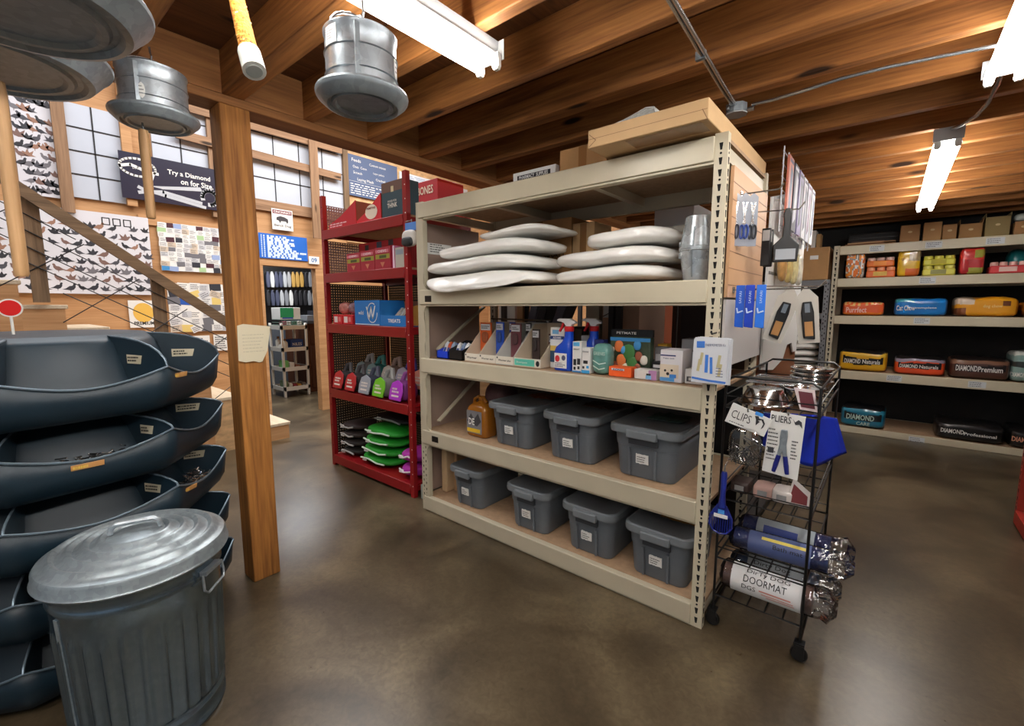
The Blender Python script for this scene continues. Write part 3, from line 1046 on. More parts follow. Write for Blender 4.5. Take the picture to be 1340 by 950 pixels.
rack = thing('storage_rack', 'long beige steel rack of totes and pet supplies in the middle of the room', 'storage rack', ((MX0 + MX1) / 2, 2.6, 0))
upright(rack, MX1 - .055, MX1, MY0, MY0 + .04, 2.335, M_beige2, side=1)
upright(rack, MX1 - .055, MX1, MY1 - .04, MY1, 2.335, M_beige)
lu = MB().box(MX0, MX0 + .075, MY0, MY0 + .04, 0, 2.335)
slots(lu, XZ(MY0, MX0 + .05, 0), .06, .52, .05, .010, 1)
slots(lu, XZ(MY0, MX0 + .022, 0), .08, .52, .05, .010, 1)
lu.build('upright', [M_beige, M_hole], rack)
upright(rack, MX0, MX0 + .06, MY1 - .04, MY1, 2.335, M_beige)
for i, z in enumerate(LV):
    m = MB()
    m.box(MX0 + .03, MX1 - .055, MY0 - .012, MY0 + .03, z - .105, z)
    m.box(MX0 + .08, MX1 - .055, MY0 - .002, MY0 + .045, z - .118, z - .105)
    m.build('front_beam', M_beige2 if i > 1 else M_beige, rack, bevel=.004, seg=2)
    MB().box(MX0 + .06, MX1 - .055, MY1 - .03, MY1 + .006, z - .105, z).build('rear_beam', M_beige, rack)
    MB().box(MX0 + .01, MX1 - .01, MY0 + .031, MY1 - .031, z - .018, z - .002).build('shelf_board', M_board, rack)
    for x in (MX0 + .62, MX0 + 1.38):
        MB().box(x - .02, x + .02, MY0 + .046, MY1 - .031, z - .075, z - .019).build('cross_bar', M_beige, rack)
    if i < 4 and i != 0:
        for sg in (1, -1):      # rounded gussets where the beam meets the left upright
            k = MB()
            zz = z if sg > 0 else z - .105
            pts = [(0, 0), (0, sg * .12)] + [(.055 - .055 * math.sin(a), sg * (.055 - .055 * math.cos(a)) + sg * .0) for a in [PI / 2 * (1 - q / 6) for q in range(7)]]
            k.prism(pts if sg < 0 else pts[::-1], XZ(MY0 - .004, MX0 + .073, zz), .012)
            k.build('gusset', M_beige, rack)
for x, ny in ((MX1 - .03, 1), (MX0 + .03, -1)):
    for z in (.06, 2.26):
        MB().box(x - .015, x + .015, MY0 + .041, MY1 - .041, z - .03, z + .03).build('end_bar', M_beige, rack)
sp = MB().box(MX0 + .004, MX0 + .02, MY0 + .041, MY1 - .2, .13, 2.2)
sp.build('side_panel', mat('side_hardboard', rgb(150, 128, 116), .55, var=.08, vscale=4), rack)
for (za, zb) in ((1.26, 1.58), (.70, 1.05)):
    MB().bar((MX0 + .09, MY0 + .10, za), (MX0 + .09, MY1 - .22, zb), .012, .035, (1, 0, 0)).build('brace', M_beige, rack)
for (px, py) in ((560, 391), (569, 575)):
    P = ony(px, py, MY0 - .014)
    MB().box(P.x - .035, P.x + .035, P.y, P.y + .003, P.z - .022, P.z + .022).build('beam_clip', M_black, rack)
# notes on the end panel
for i, (tl, br) in enumerate([((568, 280), (614, 292)), ((553, 316), (592, 332))]):
    A, B = onx(*tl, MX0 + .035), onx(*br, MX0 + .035)
    t = thing('note', ('upper white handwritten note on the end panel of the beige rack, under the top shelf', 'lower torn note on the end panel of the beige rack, above the bags')[i], 'note', (MX0 + .03, (A.y + B.y) / 2, B.z))
    MB().box(MX0 + .021, MX0 + .023, min(A.y, B.y), max(max(A.y, B.y), min(A.y, B.y) + .2), B.z - .02, A.z).build('paper', M_white, t)
    F2 = YZ(MX0 + .023, (A.y + B.y) / 2 + .02, (A.z + B.z) / 2 - .01)
    MB().scribble(F2, -.09, .09, -.03, .04, 4, 0, .001, i, .35).build('handwriting', M_ink, t)

# ------------------------------------------------------------------ totes
def rrect(w, d, r, n=4):
    pts = []
    for cx, cy, a0 in ((w / 2 - r, d / 2 - r, 0), (-w / 2 + r, d / 2 - r, 90), (-w / 2 + r, -d / 2 + r, 180), (w / 2 - r, -d / 2 + r, 270)):
        for k in range(n + 1):
            a = math.radians(a0 + 90 * k / n)
            pts.append((cx + r * math.cos(a), cy + r * math.sin(a)))
    return pts


def loft(mb, rings, m=0, cap0=True, cap1=True, o=(0, 0, 0)):
    """rings: list of (w, d, r, z[, xoff, yoff])"""
    o = Vector(o)
    vs, fs = [], []
    n = len(rrect(1, 1, .1))
    for rg in rings:
        w, d, r, z = rg[:4]
        ox, oy = (rg[4], rg[5]) if len(rg) > 4 else (0, 0)
        vs += [Vector((x + ox, y + oy, z)) + o for x, y in rrect(w, d, min(r, w / 2 - 1e-4, d / 2 - 1e-4))]
    for i in range(len(rings) - 1):
        for k in range(n):
            fs.append((i * n + k, i * n + (k + 1) % n, (i + 1) * n + (k + 1) % n, (i + 1) * n + k))
    if cap0: fs.append(tuple(range(n - 1, -1, -1)))
    if cap1: fs.append(tuple((len(rings) - 1) * n + k for k in range(n)))
    mb.add(vs, fs, m, True)
    return mb


def make_tote(s, label, loc):
    """s: base width; origin at the middle of the front bottom edge"""
    t = thing('storage_tote', label, 'storage tote', (0, 0, 0), 'grey storage totes on the beige rack')
    D, h = .50, .262
    b = MB()
    cy = D / 2
    g = s * .10
    loft(b, [(s * .97, D * .88, .045, 0, 0, cy), (s, D * .90, .05, .012, 0, cy), (s + g * .6, D * .945, .05, h * .66, 0, cy),
             (s + g * .95, D * .965, .055, h * .67, 0, cy), (s + g * 1.3, D * .99, .055, h, 0, cy)])
    b.build('body', M_tote, t, angle=50)
    for x in (-s * .24, s * .20):
        r = MB(); r.bar((x, D * .05 - .012, .01), (x * 1.03, D * .022 - .010, h * .655), .012, .012)
        r.build('rib', M_tote, t)
    w2 = s * .40
    MB().box(-w2 * .62, w2 * .62, -.012, .03, h * .74, h * .98).build('grip_shade', flat(58, 62, 68), t)  # darker block paints the shade of a grip slit under the latch
    l = MB()
    W = s + g * 2.6
    loft(l, [(W, D * 1.09, .06, h - .012, 0, cy), (W + .006, D * 1.10, .062, h + .004, 0, cy), (W, D * 1.09, .06, h + .026, 0, cy), (W - .03, D * 1.05, .055, h + .032, 0, cy),
             (W - .06, D * .99, .05, h + .022, 0, cy)])
    ll = l.build('lid', M_totelid, t, angle=35)
    MB().box(-w2 * .66, w2 * .66, -.042, -.016, h - .030, h + .016).build('latch', M_totelid, ll, bevel=.006)
    F2 = Frame((s * -.02, .004, h * .43), (1, 0, 0), (0, -.07, 1))
    lb = MB(); rr = random.Random(int(s * 1000) + len(label))
    n = 9
    edge = [(-.035 + .07 * i / n, .026 + rr.uniform(-.002, .002)) for i in range(n + 1)]
    edge += [(.035 - .07 * i / n, -.026 + rr.uniform(-.002, .002)) for i in range(n + 1)]
    lb.prism(edge[::-1], F2, .006, 0)
    lb.scribble(F2, -.028, .024, -.02, .018, 3, 1, .0012, len(label), .35)
    lb.build('label', [M_white, M_ink], t)
    t.location = loc
    return t


TOT = [
    (.305, (-1.905, 2.262, LV[1]), 'grey lidded tote on the second shelf, next to the amber jug'),
    (.31, (-1.442, 2.268, LV[1]), 'grey lidded tote in the middle of the three on the second shelf'),
    (.325, (-.967, 2.272, LV[1]), 'large grey lidded tote on the second shelf, against the right upright'),
    (.265, (-2.305, 2.235, LV[0]), 'smallest grey tote, at the left end of the bottom shelf'),
    (.28, (-1.734, 2.235, LV[0]), 'grey tote second from the left on the bottom shelf, label low on its front'),
    (.29, (-1.28, 2.235, LV[0]), 'grey tote third from the left on the bottom shelf'),
    (.30, (-.857, 2.235, LV[0]), 'grey tote at the right end of the bottom shelf, brown paper on its lid'),
]
for s, loc, lb in TOT: make_tote(s, lb, (loc[0], loc[1], loc[2] + EPS))
for i, (x, y, z, c, lb) in enumerate([(-1.86, 2.62, LV[1] + .286, (120, 66, 34), 'rusty brown leaf of card on the lid of the tote beside the jug'),
                                      (-.93, 2.55, LV[1] + .286, (50, 74, 70), 'dark green packet on the lid of the largest tote'),
                                      (-1.40, 2.60, LV[1] + .286, (70, 48, 36), 'dark brown paper on the lid of the middle tote'),
                                      (-.80, 2.48, LV[0] + .286, (150, 104, 40), 'crumpled brown paper on the lid of the bottom right tote')]):
    m = MB()
    N = 6
    vs = [(x - .1 + .2 * a / N, y - .09 + .18 * b / N, z + .012 + .012 * (noise.noise((a * .7, b * .7, i)) + .5)) for a in range(N + 1) for b in range(N + 1)]
    m.add(vs, [(a * (N + 1) + b, (a + 1) * (N + 1) + b, (a + 1) * (N + 1) + b + 1, a * (N + 1) + b + 1) for a in range(N) for b in range(N)], 0, False)
    o = top(m, 'paper_scrap', flat(*c), lb, 'paper', (x, y, z))
    o.modifiers.new('thick', 'SOLIDIFY').thickness = .003
    c  # colour

# amber jug
jx, jy, jz = -2.245, 2.36, LV[1] + EPS
jug = thing('jug', 'amber plastic jug with a grey label, left of the grey totes', 'jug', (jx, jy, jz))
M_amber = mat('amber_plastic', rgb(150, 92, 24), .22, coat=.3)
j = MB()
loft(j, [(.185, .13, .03, 0), (.20, .145, .035, .01), (.20, .145, .035, .19), (.185, .13, .035, .215), (.13, .10, .03, .235), (.06, .06, .028, .25), (.045, .045, .02, .262)], o=(jx, jy, jz))
j.build('body', M_amber, jug, angle=50)
j = MB(); j.tube([(jx - .075, jy, jz + .22), (jx - .07, jy, jz + .262), (jx - .03, jy, jz + .282), (jx + .02, jy, jz + .275), (jx + .05, jy, jz + .245)], .013, 8)
j.build('handle', M_amber, jug)
j = MB(); j.lathe([(.026, .262), (.026, .288), (.022, .29)], 14, (jx + .0, jy, jz)); j.build('cap', M_amber, jug)
F2 = XZ(jy - .0735, jx - .01, jz + .11)
j = MB(); j.rect(F2, -.075, .075, -.085, .08, 0, 0)
j.poly(F2, [(-.07, .0), (-.03, .06), (.0, .02), (.04, .065), (.07, .01), (.03, -.03), (-.02, -.02)], .001, 1)
j.text(F2, 'DE', -.025, .0, w=.06, h=.05, off=.002, m=2, bold=.03)
j.rect(F2, -.07, .06, -.078, -.05, .001, 3)
j.build('label', [flat(120, 120, 124), flat(60, 60, 64), M_white, flat(220, 180, 40)], jug)

# cardboard pieces at the left end of the bottom shelf and behind the amber jug
for i, (x0, x1, y0, y1, z0, h, cc, lb) in enumerate([
        (-2.66, -2.60, 2.32, 2.72, LV[0], .36, (196, 166, 128), 'tan cardboard sheet standing at the left end of the bottom shelf'),
        (-2.585, -2.545, 2.38, 2.78, LV[0], .33, (168, 132, 96), 'brown cardboard sheet leaning just behind the tan one on the bottom shelf')]):
    t = thing('cardboard_sheet', lb, 'cardboard', ((x0 + x1) / 2, (y0 + y1) / 2, z0))
    MB().box(x0, x1, y0, y1, z0, z0 + h).build('sheet', flat(*cc, .8), t, bevel=.01)
t = thing('bundle', 'mauve wrapped bundle in the dark behind the amber jug', 'bundle', (-2.42, 2.78, LV[1]))
m = MB(); m.sell((-2.42, 2.78, LV[1] + .17), .13, .12, .165, 2.8, 8); m.build('wrap', mat('mauve_wrap', rgb(110, 84, 88), .6, bump=.5, bscale=20), t)
m = MB(); m.sell((-2.42, 2.78, LV[1] + .355), .09, .08, .03, 2.6, 6); m.build('knot', flat(120, 96, 98), t)

# ------------------------------------------------------------------ boxes with print
def pbox(name, label, cat, x0, x1, y0, y1, z0, z1, base, prints=(), texts=(), group=None, rot=0.0, bevel=.002, lid=None):
    t = thing(name, label, cat, ((x0 + x1) / 2, (y0 + y1) / 2, z0), group)
    mt = base if not isinstance(base, tuple) else flat(*base)
    MB().box(x0, x1, y0, y1, z0, z1).build('carton', mt, t, bevel=bevel, seg=1)
    W, Hh = (x1 - x0) / 2, (z1 - z0) / 2
    F2 = XZ(y0, (x0 + x1) / 2, (z0 + z1) / 2)
    by = {}
    for i, (a0, a1, b0, b1, c) in enumerate(prints):
        by.setdefault(c, MB()).rect(F2, a0 * W, a1 * W, b0 * Hh, b1 * Hh, .0008 + .00025 * i)
    for c, mb in by.items(): mb.build('print', flat(*c), t)
    by = {}
    for (s, a, b, w, h, c) in texts:
        by.setdefault(c, MB()).text(F2, s, a * W, b * Hh, w=w * 2 * W, h=h * 2 * Hh, off=.0042, bold=.02)
    for c, mb in by.items(): mb.build('lettering', flat(*c), t)
    if rot: t.rotation_euler = (0, 0, rot)
    return t, F2, W, Hh


Z3 = LV[2] + EPS
# open trays
def open_tray(label, x0, x1, y0, y1, h, c, cc):
    t = thing('display_tray', label, 'tray', ((x0 + x1) / 2, (y0 + y1) / 2, Z3))
    m = MB(); m.box(x0, x1, y0, y1, Z3, Z3 + .006)
    m.box(x0, x1, y0, y0 + .005, Z3, Z3 + h * .55); m.box(x0, x1, y1 - .005, y1, Z3, Z3 + h)
    for x in (x0, x1 - .005):
        m.prism([(-(y1 - y0) / 2, 0), ((y1 - y0) / 2, 0), ((y1 - y0) / 2, h), (-(y1 - y0) / 2, h * .55)], Frame((x + .005, (y0 + y1) / 2, Z3), (0, 1, 0), (0, 0, 1)), .005)
    m.build('tray', flat(*c), t)
    return t
open_tray('royal blue open tray of sachets at the left end of the third shelf', -2.60, -2.475, 2.245, 2.42, .10, (20, 60, 200), 0)
open_tray('black open tray of sachets beside the blue tray', -2.465, -2.325, 2.245, 2.42, .13, (12, 12, 14), 0)
for i, (x0, c, lb) in enumerate([(-2.592, (220, 226, 232), 'white and blue sachets in the blue tray'), (-2.555, (206, 90, 50), 'orange topped sachet in the blue tray'), (-2.518, (150, 170, 196), 'pale blue sachet in the blue tray'),
                             (-2.455, (226, 226, 226), 'white sachet at the left of the black tray'), (-2.41, (120, 140, 170), 'steel blue sachet in the black tray'), (-2.37, (232, 232, 232), 'white sachet at the right of the black tray')]):
    t = thing('sachet', lb, 'sachet', (x0 + .015, 2.33, Z3 + .007))
    m = MB(); m.prism([(0, 0), (.032, 0), (.032, .085), (.016, .11), (0, .085)], Frame((x0, 2.29, Z3 + .022), (1, 0, 0), (0, .45, 1)), .03)
    m.build('sachet', flat(*c), t)
    MB().rect(Frame((x0, 2.29, Z3 + .022), (1, 0, 0), (0, .45, 1)), .004, .028, .02, .06, .001).build('print', flat(60, 80, 140), t)

# four sloping cardboard display bins with packs hung at their backs
BX = [(-2.305, -2.167), (-2.163, -2.012), (-2.008, -1.858), (-1.852, -1.640)]
BL = ['leftmost sloping cardboard display bin on the third shelf', 'second sloping cardboard display bin from the left on the third shelf',
      'third sloping cardboard display bin from the left, paler grey inside', 'wide cardboard display bin with a mint green front label']
BT = ['Wormer', 'Wormer equi', 'Wormer plus', '']
for i, (x0, x1) in enumerate(BX):
    y0, y1 = 2.25, 2.62
    mt = flat(206, 190, 166, .75) if i != 2 else flat(196, 198, 192, .75)
    t = thing('display_bin', BL[i], 'display bin', ((x0 + x1) / 2, (y0 + y1) / 2, Z3), 'sloping display bins on the third shelf')
    MB().box(x0, x1, y0, y1, Z3, Z3 + .006).build('base', mt, t)
    MB().box(x0, x1, y0, y0 + .004, Z3 + .006, Z3 + .056).build('front_panel', flat(226, 220, 206, .7), t)
    MB().box(x0, x1, y1 - .004, y1, Z3 + .006, Z3 + .27).build('back_panel', mt, t)
    for x in (x0, x1 - .003):
        MB().prism([(0, 0), (y1 - y0 - .008, 0), (y1 - y0 - .008, .26), (.22, .26), (0, .05)], Frame((x + .003, y0 + .004, Z3 + .006), (0, 1, 0), (0, 0, 1)), .003).build('side_panel', mt, t)
    F2 = XZ(y0, (x0 + x1) / 2, Z3 + .028)
    if i < 3:
        b = MB(); b.text(F2, BT[i], 0, 0, w=(x1 - x0) * .72, h=.016, off=.001, bold=.02); b.disc(F2, -(x1 - x0) * .42, .018, .006, .006, .001)
        b.build('lettering', M_ink, t)
    else:
        MB().rect(F2, -.1, .06, -.02, .022, .001).build('label', flat(90, 190, 170), t)
        b = MB(); b.text(F2, 'Shampoo', -.04, 0, w=.09, h=.016, off=.002); b.build('lettering', M_white, t)
        MB().disc(F2, .085, 0, .014, .018, .001).build('spot', M_ink, t)
PKW = [.054, .036, .025, .044, .022, .030, .030]
PK = [(-2.236, 1.395, (214, 96, 40), 'orange', 2.40), (-2.118, 1.40, (40, 84, 190), 'blue', 2.42), (-2.046, 1.40, (30, 60, 150), 'dark blue', 2.47), (-1.955, 1.395, (110, 60, 66), 'maroon', 2.40),
      (-1.886, 1.40, (40, 34, 36), 'black', 2.45), (-1.80, 1.36, (60, 48, 46), 'dark brown', 2.42), (-1.70, 1.33, (90, 50, 54), 'wine red', 2.47)]
for i, (x, z, c, nm, y) in enumerate(PK):
    w2 = PKW[i]
    t = thing('card_pack', '%s carded pack standing in the back of a display bin' % nm, 'pack', (x, y, z - .09), 'carded packs in the display bins')
    F2 = XZ(y - .01, x, z)
    zb = Z3 + .008 - z
    MB().box(x - w2, x + w2, y - .004, y + .004, Z3 + .008, z + .075).build('card', flat(*c), t)
    b = MB(); b.rect(F2, -w2 * .85, w2 * .85, .02, .065, -.003)
    b.build('header_print', flat(206, 208, 212), t)
    b = MB(); b.scribble(F2, -w2 * .7, w2 * .7, .03, .055, 2, 0, -.002, i); b.build('small_print', M_ink, t)
    m = MB(); m.sell((x, y - .012, z - .03), w2 * .55, .010, .04, 3, 5); m.build('blister', flat(*[int(q * .6 + 20) for q in c]), t)
t = thing('hook_bar', 'thin grey bar of hooks behind the display bins', 'hook bar', (-2.1, 2.66, Z3))
m = MB(); m.tube([(-2.42, 2.66, 1.49), (-1.85, 2.66, 1.485)], .007, 6)
m.build('bar', M_chrome, t)
for x in (-2.40, -1.87):
    m = MB(); m.box(x - .008, x + .008, 2.652, 2.668, Z3, 1.484); m.build('stand', M_chrome, t)

# blue and white boxes, spray bottles and the rest of the third shelf
pbox('medicine_box', 'tall white and navy box left of the blue spray bottles', 'box', -1.632, -1.528, 2.345, 2.43, Z3, 1.455, (230, 230, 228),
     [(-1, 1, -.15, .12, (210, 180, 90)), (-1, 1, .1, .42, (226, 228, 230)), (-1, 1, .42, .58, (30, 60, 120)), (-1, 1, -.72, -.15, (40, 70, 96)), (-.7, .2, .68, .88, (120, 180, 220))],
     [('ADAMS', 0, .5, .6, .05, (230, 232, 236))])
pbox('medicine_box', 'white and grey box standing behind the front spray bottle', 'box', -1.515, -1.44, 2.52, 2.58, Z3, 1.40, (214, 216, 220), [(-.8, .8, -.2, .3, (60, 66, 80))])


def spray(label, x, y, s=1.0):
    t = thing('spray_bottle', label, 'spray bottle', (x, y, Z3), 'blue spray bottles on the third shelf')
    b = MB()
    M_bl = mat('spray_blue', rgb(20, 70, 190), .25, coat=.3)
    loft(b, [(.118, .07, .028, 0), (.126, .078, .03, .008), (.126, .078, .03, .115), (.116, .074, .03, .14, .006, 0), (.075, .06, .028, .17, .022, 0), (.052, .05, .02, .20, .030, 0), (.05, .048, .02, .235, .030, 0)], o=(x, y, Z3))
    b.build('bottle', M_bl, t, angle=60)
    b = MB(); b.lathe([(.027, .235), (.029, .24), (.029, .262), (.026, .265)], 16, (x + .03, y, Z3)); b.build('collar', flat(190, 24, 30), t)
    b = MB()
    F2 = XZ(y - .016, x + .03, Z3 + .265)
    b.prism([(-.016, 0), (.02, 0), (.024, .012), (.048, .018), (.046, .028), (.01, .046), (-.065, .046), (-.078, .040), (-.078, .030), (-.055, .028), (-.03, .020)], F2, .032)
    b.build('trigger_head', flat(232, 232, 232), t, bevel=.003)
    b = MB(); b.prism([(-.032, .020), (-.044, .026), (-.058, -.005), (-.072, -.03), (-.062, -.034), (-.045, -.008)], XZ(y - .006, x + .03, Z3 + .265), .012); b.build('trigger', flat(200, 28, 40), t)
    F2 = XZ(y - .0395, x - .004, Z3 + .06)
    b = MB(); b.rect(F2, -.044, .044, -.045, .045, 0); b.build('label', M_white, t)
    b = MB(); b.disc(F2, -.022, .012, .017, .02, .001); b.build('red_spot', flat(200, 40, 50), t)
    b = MB(); b.disc(F2, .022, .018, .014, .016, .001); b.scribble(F2, -.038, .038, -.04, -.01, 3, 0, .001, 3); b.build('small_print', flat(80, 80, 110), t)
    return t
spray('blue spray bottle with a white trigger, at the front of the third shelf', -1.495, 2.30)
spray('blue spray bottle half hidden behind the front one', -1.40, 2.43)
pbox('treat_box', 'tall white box with black dog spots, right of the spray bottles', 'box', -1.418, -1.358, 2.265, 2.325, Z3, 1.382, (232, 232, 230),
     [(-.75, -.1, -.55, -.15, (30, 30, 34)), (.1, .8, -.5, -.1, (30, 30, 34)), (-.7, -.2, -.85, -.65, (30, 30, 34)), (.2, .7, -.8, -.6, (40, 40, 44)), (-1, 1, -1, -.9, (60, 140, 210)), (-.8, .6, .7, .95, (90, 170, 220))],
     [('SMART', 0, .5, .7, .05, (60, 60, 66))])
pbox('treat_box', 'shorter white and blue box with dog spots, beside the tall one', 'box', -1.350, -1.297, 2.258, 2.312, Z3, 1.35, (232, 232, 230),
     [(-.6, .5, -.25, 0, (34, 34, 38)), (-.8, -.3, -.65, -.45, (40, 40, 44)), (-1, 1, -1, -.75, (60, 160, 220)), (.2, .8, -.6, -.4, (60, 160, 220))], [('Dental', 0, .7, .7, .06, (60, 70, 90))])
pbox('treat_box', 'navy box behind the two spotted dog boxes', 'box', -1.328, -1.27, 2.36, 2.42, Z3, 1.39, (24, 40, 110), [(-.4, .1, .3, .6, (140, 160, 220))])
# round teal tub
t = thing('teal_pouch', 'round sea-green pouch with pale lettering on the third shelf', 'pouch', (-1.237, 2.305, Z3))
m = MB(); M_teal = mat('teal_film', rgb(96, 146, 138), .25, coat=.4, var=.2, vscale=25)
m.sell((-1.237, 2.305, Z3 + .088), .057, .045, .088, 3.4, 10); m.build('pouch', M_teal, t)
F2 = XZ(2.2595, -1.237, Z3 + .09)
m = MB(); m.text(F2, 'GREENIES', 0, .03, w=.07, h=.018, off=.003); m.stroke(F2, [(-.04, -.01), (0, -.03), (.04, -.02)], .006, .003); m.stroke(F2, [(-.04, -.04), (0, -.06), (.035, -.05)], .006, .003)
m.build('lettering', flat(200, 224, 216), t)
# clear bag of toys with a black header
t = thing('toy_bag', 'clear bag of coloured chew toys with a black header card', 'bag', (-1.11, 2.40, Z3))
m = MB(); m.box(-1.235, -.985, 2.39, 2.41, 1.415, 1.455); m.build('header', M_black, t)
m = MB(); F2 = XZ(2.389, -1.11, 1.435); m.text(F2, 'PETMATE', -.03, 0, w=.12, h=.014, bold=.02); m.build('lettering', M_white, t)
m = MB(); m.box(-1.232, -.988, 2.372, 2.428, Z3 + .001, 1.415); m.build('bag_back', mat('olive_card', rgb(58, 72, 52), .5, var=.5, vscale=18), t, bevel=.01)
F2 = XZ(2.371, -1.11, 1.31)
cols = [((216, 120, 60), [(-.06, .05, .022), (-.045, -.03, .024)]), ((70, 150, 210), [(-.03, .03, .016), (.05, .06, .018)]), ((60, 120, 60), [(.0, .02, .03), (.02, -.04, .026)]), ((226, 220, 206), [(-.02, -.07, .018), (.09, -.02, .018), (-.10, .03, .010)]), ((150, 84, 60), [(.06, .0, .018), (.05, -.07, .02), (-.08, -.06, .016)])]
for c, ps in cols:
    for a, b, r in ps:
        m = MB(); m.sell((-1.11 + a, 2.362, 1.31 + b), r * 1.2, .008, r * 1.5, 2.3, 5); m.build('chew_toy', flat(*c), t)
m = MB(); m.rect(F2, -.12, .12, .08, .10, .001); m.build('blue_band', flat(60, 140, 200), t)
t, F2, W, Hh = pbox('small_box', 'bright orange box lying in front of the bag of toys', 'box', -1.178, -1.045, 2.262, 2.33, Z3, 1.256, (236, 96, 34), [(-.75, .4, .25, .65, (220, 224, 232))], [('KONG', -.15, .45, .42, .2, (40, 60, 120))])
t, F2, W, Hh = pbox('small_box', 'lilac and white box with a black cat print', 'box', -1.028, -.905, 2.262, 2.34, Z3, 1.252, (214, 210, 206), [(.3, 1, -1, 1, (176, 130, 176)), (.05, .55, -.85, -.1, (120, 180, 226)), (.1, .5, -.1, .3, (28, 28, 32))])
pbox('small_box', 'flat black and white box stacked behind the lilac one', 'box', -.972, -.90, 2.36, 2.44, Z3, 1.285, (20, 20, 22), [(-.8, .5, .3, .7, (226, 226, 228))])
pbox('small_box', 'grey and white box stacked on the third shelf behind the flat black one', 'box', -1.0, -.93, 2.46, 2.52, Z3, 1.36, (120, 118, 120), [(-.8, .8, 0, .5, (200, 200, 202))])
t, F2, W, Hh = pbox('puppy_pad_box', 'large white box with a puppy face and blue panel', 'box', -.888, -.775, 2.262, 2.40, Z3, 1.365, (222, 220, 224),
     [(-1, .7, -.75, .1, (220, 206, 184)), (-1, .4, .62, .70, (40, 50, 110)), (-.95, .35, -.95, -.72, (80, 150, 214)), (-.1, .5, -.72, -.5, (60, 130, 210))],
     [('Puppy pads', -.2, .48, .5, .05, (60, 70, 110))])
m = MB()
for a, b, r in ((-.5, -.28, .006), (.1, -.25, .006), (-.25, -.48, .008)): m.disc(F2, a * W, b * Hh, r, r, .0035)
m.build('puppy_face', M_ink, t)
pbox('small_box', 'low white box with a small photo, at the right end of the third shelf', 'box', -.765, -.668, 2.275, 2.40, Z3, 1.275, (216, 214, 212), [(-.8, .1, -.7, .0, (70, 70, 74)), (-.6, -.1, -.55, -.15, (190, 186, 180))])
pbox('small_box', 'yellow box at the back of the third shelf, behind the puppy box', 'box', -1.02, -.965, 2.55, 2.62, Z3, 1.37, (226, 176, 60), [(-.7, .7, .3, .5, (60, 50, 20))])
pbox('grey_tub', 'pale grey lidded box at the back of the third shelf', 'box', -.90, -.79, 2.60, 2.72, Z3, 1.40, (176, 180, 186), [(-1, 1, .3, .42, (120, 124, 130))])

# ------------------------------------------------------------------ fourth shelf: bagged cushions and buckets
Z4 = LV[3] + EPS


def bag(label, c, a, b, cz, warp, seed, group):
    t = thing('bagged_cushion', label, 'bagged cushion', c, group)
    m = MB()

    def w(q, v):
        v = warp(q, v)
        f = noise.noise((v.x * 5 + seed, v.y * 5, v.z * 9)) * .020 + noise.noise((v.x * 15, v.y * 9 + seed, v.z * 30)) * .012
        e = max(0, 1 - abs(q.z) * 1.15)
        dr = max(0, min(1, (2.150 - (v.y + c[1])) / .06)) * (.05 if 'sagging' in label else 0)
        return v + Vector((f * .6 * q.x * e, -f * e * (1 if q.y < 0 else -1), -dr + noise.noise((v.x * 14, v.y * 14, seed)) * .003))
    m.sell(c, a, b, cz, 3.4, 20, warp=w)
    m.build('cushion', M_pillow, t)
    return t
def sag(k, l=0.0, ty=0.0):
    return lambda q, v: Vector((v.x, v.y - .02 * (1 - q.x * q.x) * ty, v.z + k * (q.x * q.x) + l * q.x))
G1, G2 = 'white bagged cushions on the fourth shelf, left stack', 'white bagged cushions on the fourth shelf, right stack'
def waves(k1, k2): return lambda q, v: Vector((v.x, v.y, v.z + k1 * math.sin(2.6 * q.x + .6) * (q.x + 1) * .5 + k2 * q.x * q.x))
SL = waves(.022, .0)
for k, (x, y, a, b, dz, c2, lb) in enumerate([(-2.13, 2.39, .53, .31, .048, .046, 'lowest white bagged cushion of the left stack, sagging over the beam'), (-2.17, 2.40, .50, .29, .151, .047, 'second white bagged cushion from the bottom of the left stack'),
                                      (-2.12, 2.43, .46, .28, .254, .046, 'third white bagged cushion from the bottom of the left stack'), (-1.90, 2.46, .30, .24, .348, .027, 'topmost white bagged cushion of the left stack, lying crooked')]):
    bag(lb, (x, y, Z4 + dz), a, b, c2, SL, k + 1, G1)
SR = waves(.012, .0)
for k, (x, y, a, b, lb) in enumerate([(-1.225, 2.45, .345, .27, 'lowest white bagged cushion of the right stack'), (-1.22, 2.45, .35, .26, 'middle white bagged cushion of the right stack'),
                                      (-1.12, 2.46, .255, .25, 'topmost white bagged cushion of the right stack, shorter')]):
    bag(lb, (x, y, Z4 + .047 + .097 * k), a, b, .045, SR, k + 11, G2)


def pail(label, x, y, z, inv):
    t = thing('metal_pail', label, 'pail', (x, y, z), 'galvanised pails on the fourth shelf')
    p = [(.062, 0), (.065, .002), (.087, .145), (.092, .150), (.092, .156), (.085, .156), (.062, .006), (0, .006)]
    m = MB()
    if inv: p = [(r, .157 - q) for r, q in p][::-1]; p = p[::1]
    m.lathe(p if not inv else p, 36, (x, y, z))
    m.build('body', M_galvb, t, angle=35)
    m = MB(); zz = z + (.13 if not inv else .03)
    for sg in (-1, 1): m.box(x + sg * .085 - .008, x + sg * .085 + .008, y - .01, y + .01, zz - .012, zz + .012)
    m.build('ear', M_galvd, t)
    m = MB(); m.tube([(x - .005, y - .069, z + .02), (x - .005, y - .079, z + .075), (x - .005, y - .092, z + .145)] if not inv else [(x, y - .092, z + .01), (x, y - .077, z + .10)], .004, 6)
    m.build('seam', M_galvd, t)
    return t
pail('galvanised pail standing upright at the right end of the fourth shelf', -.752, 2.35, Z4, False)
pail('galvanised pail turned upside down on top of the other pail', -.752, 2.35, Z4 + .157, True)


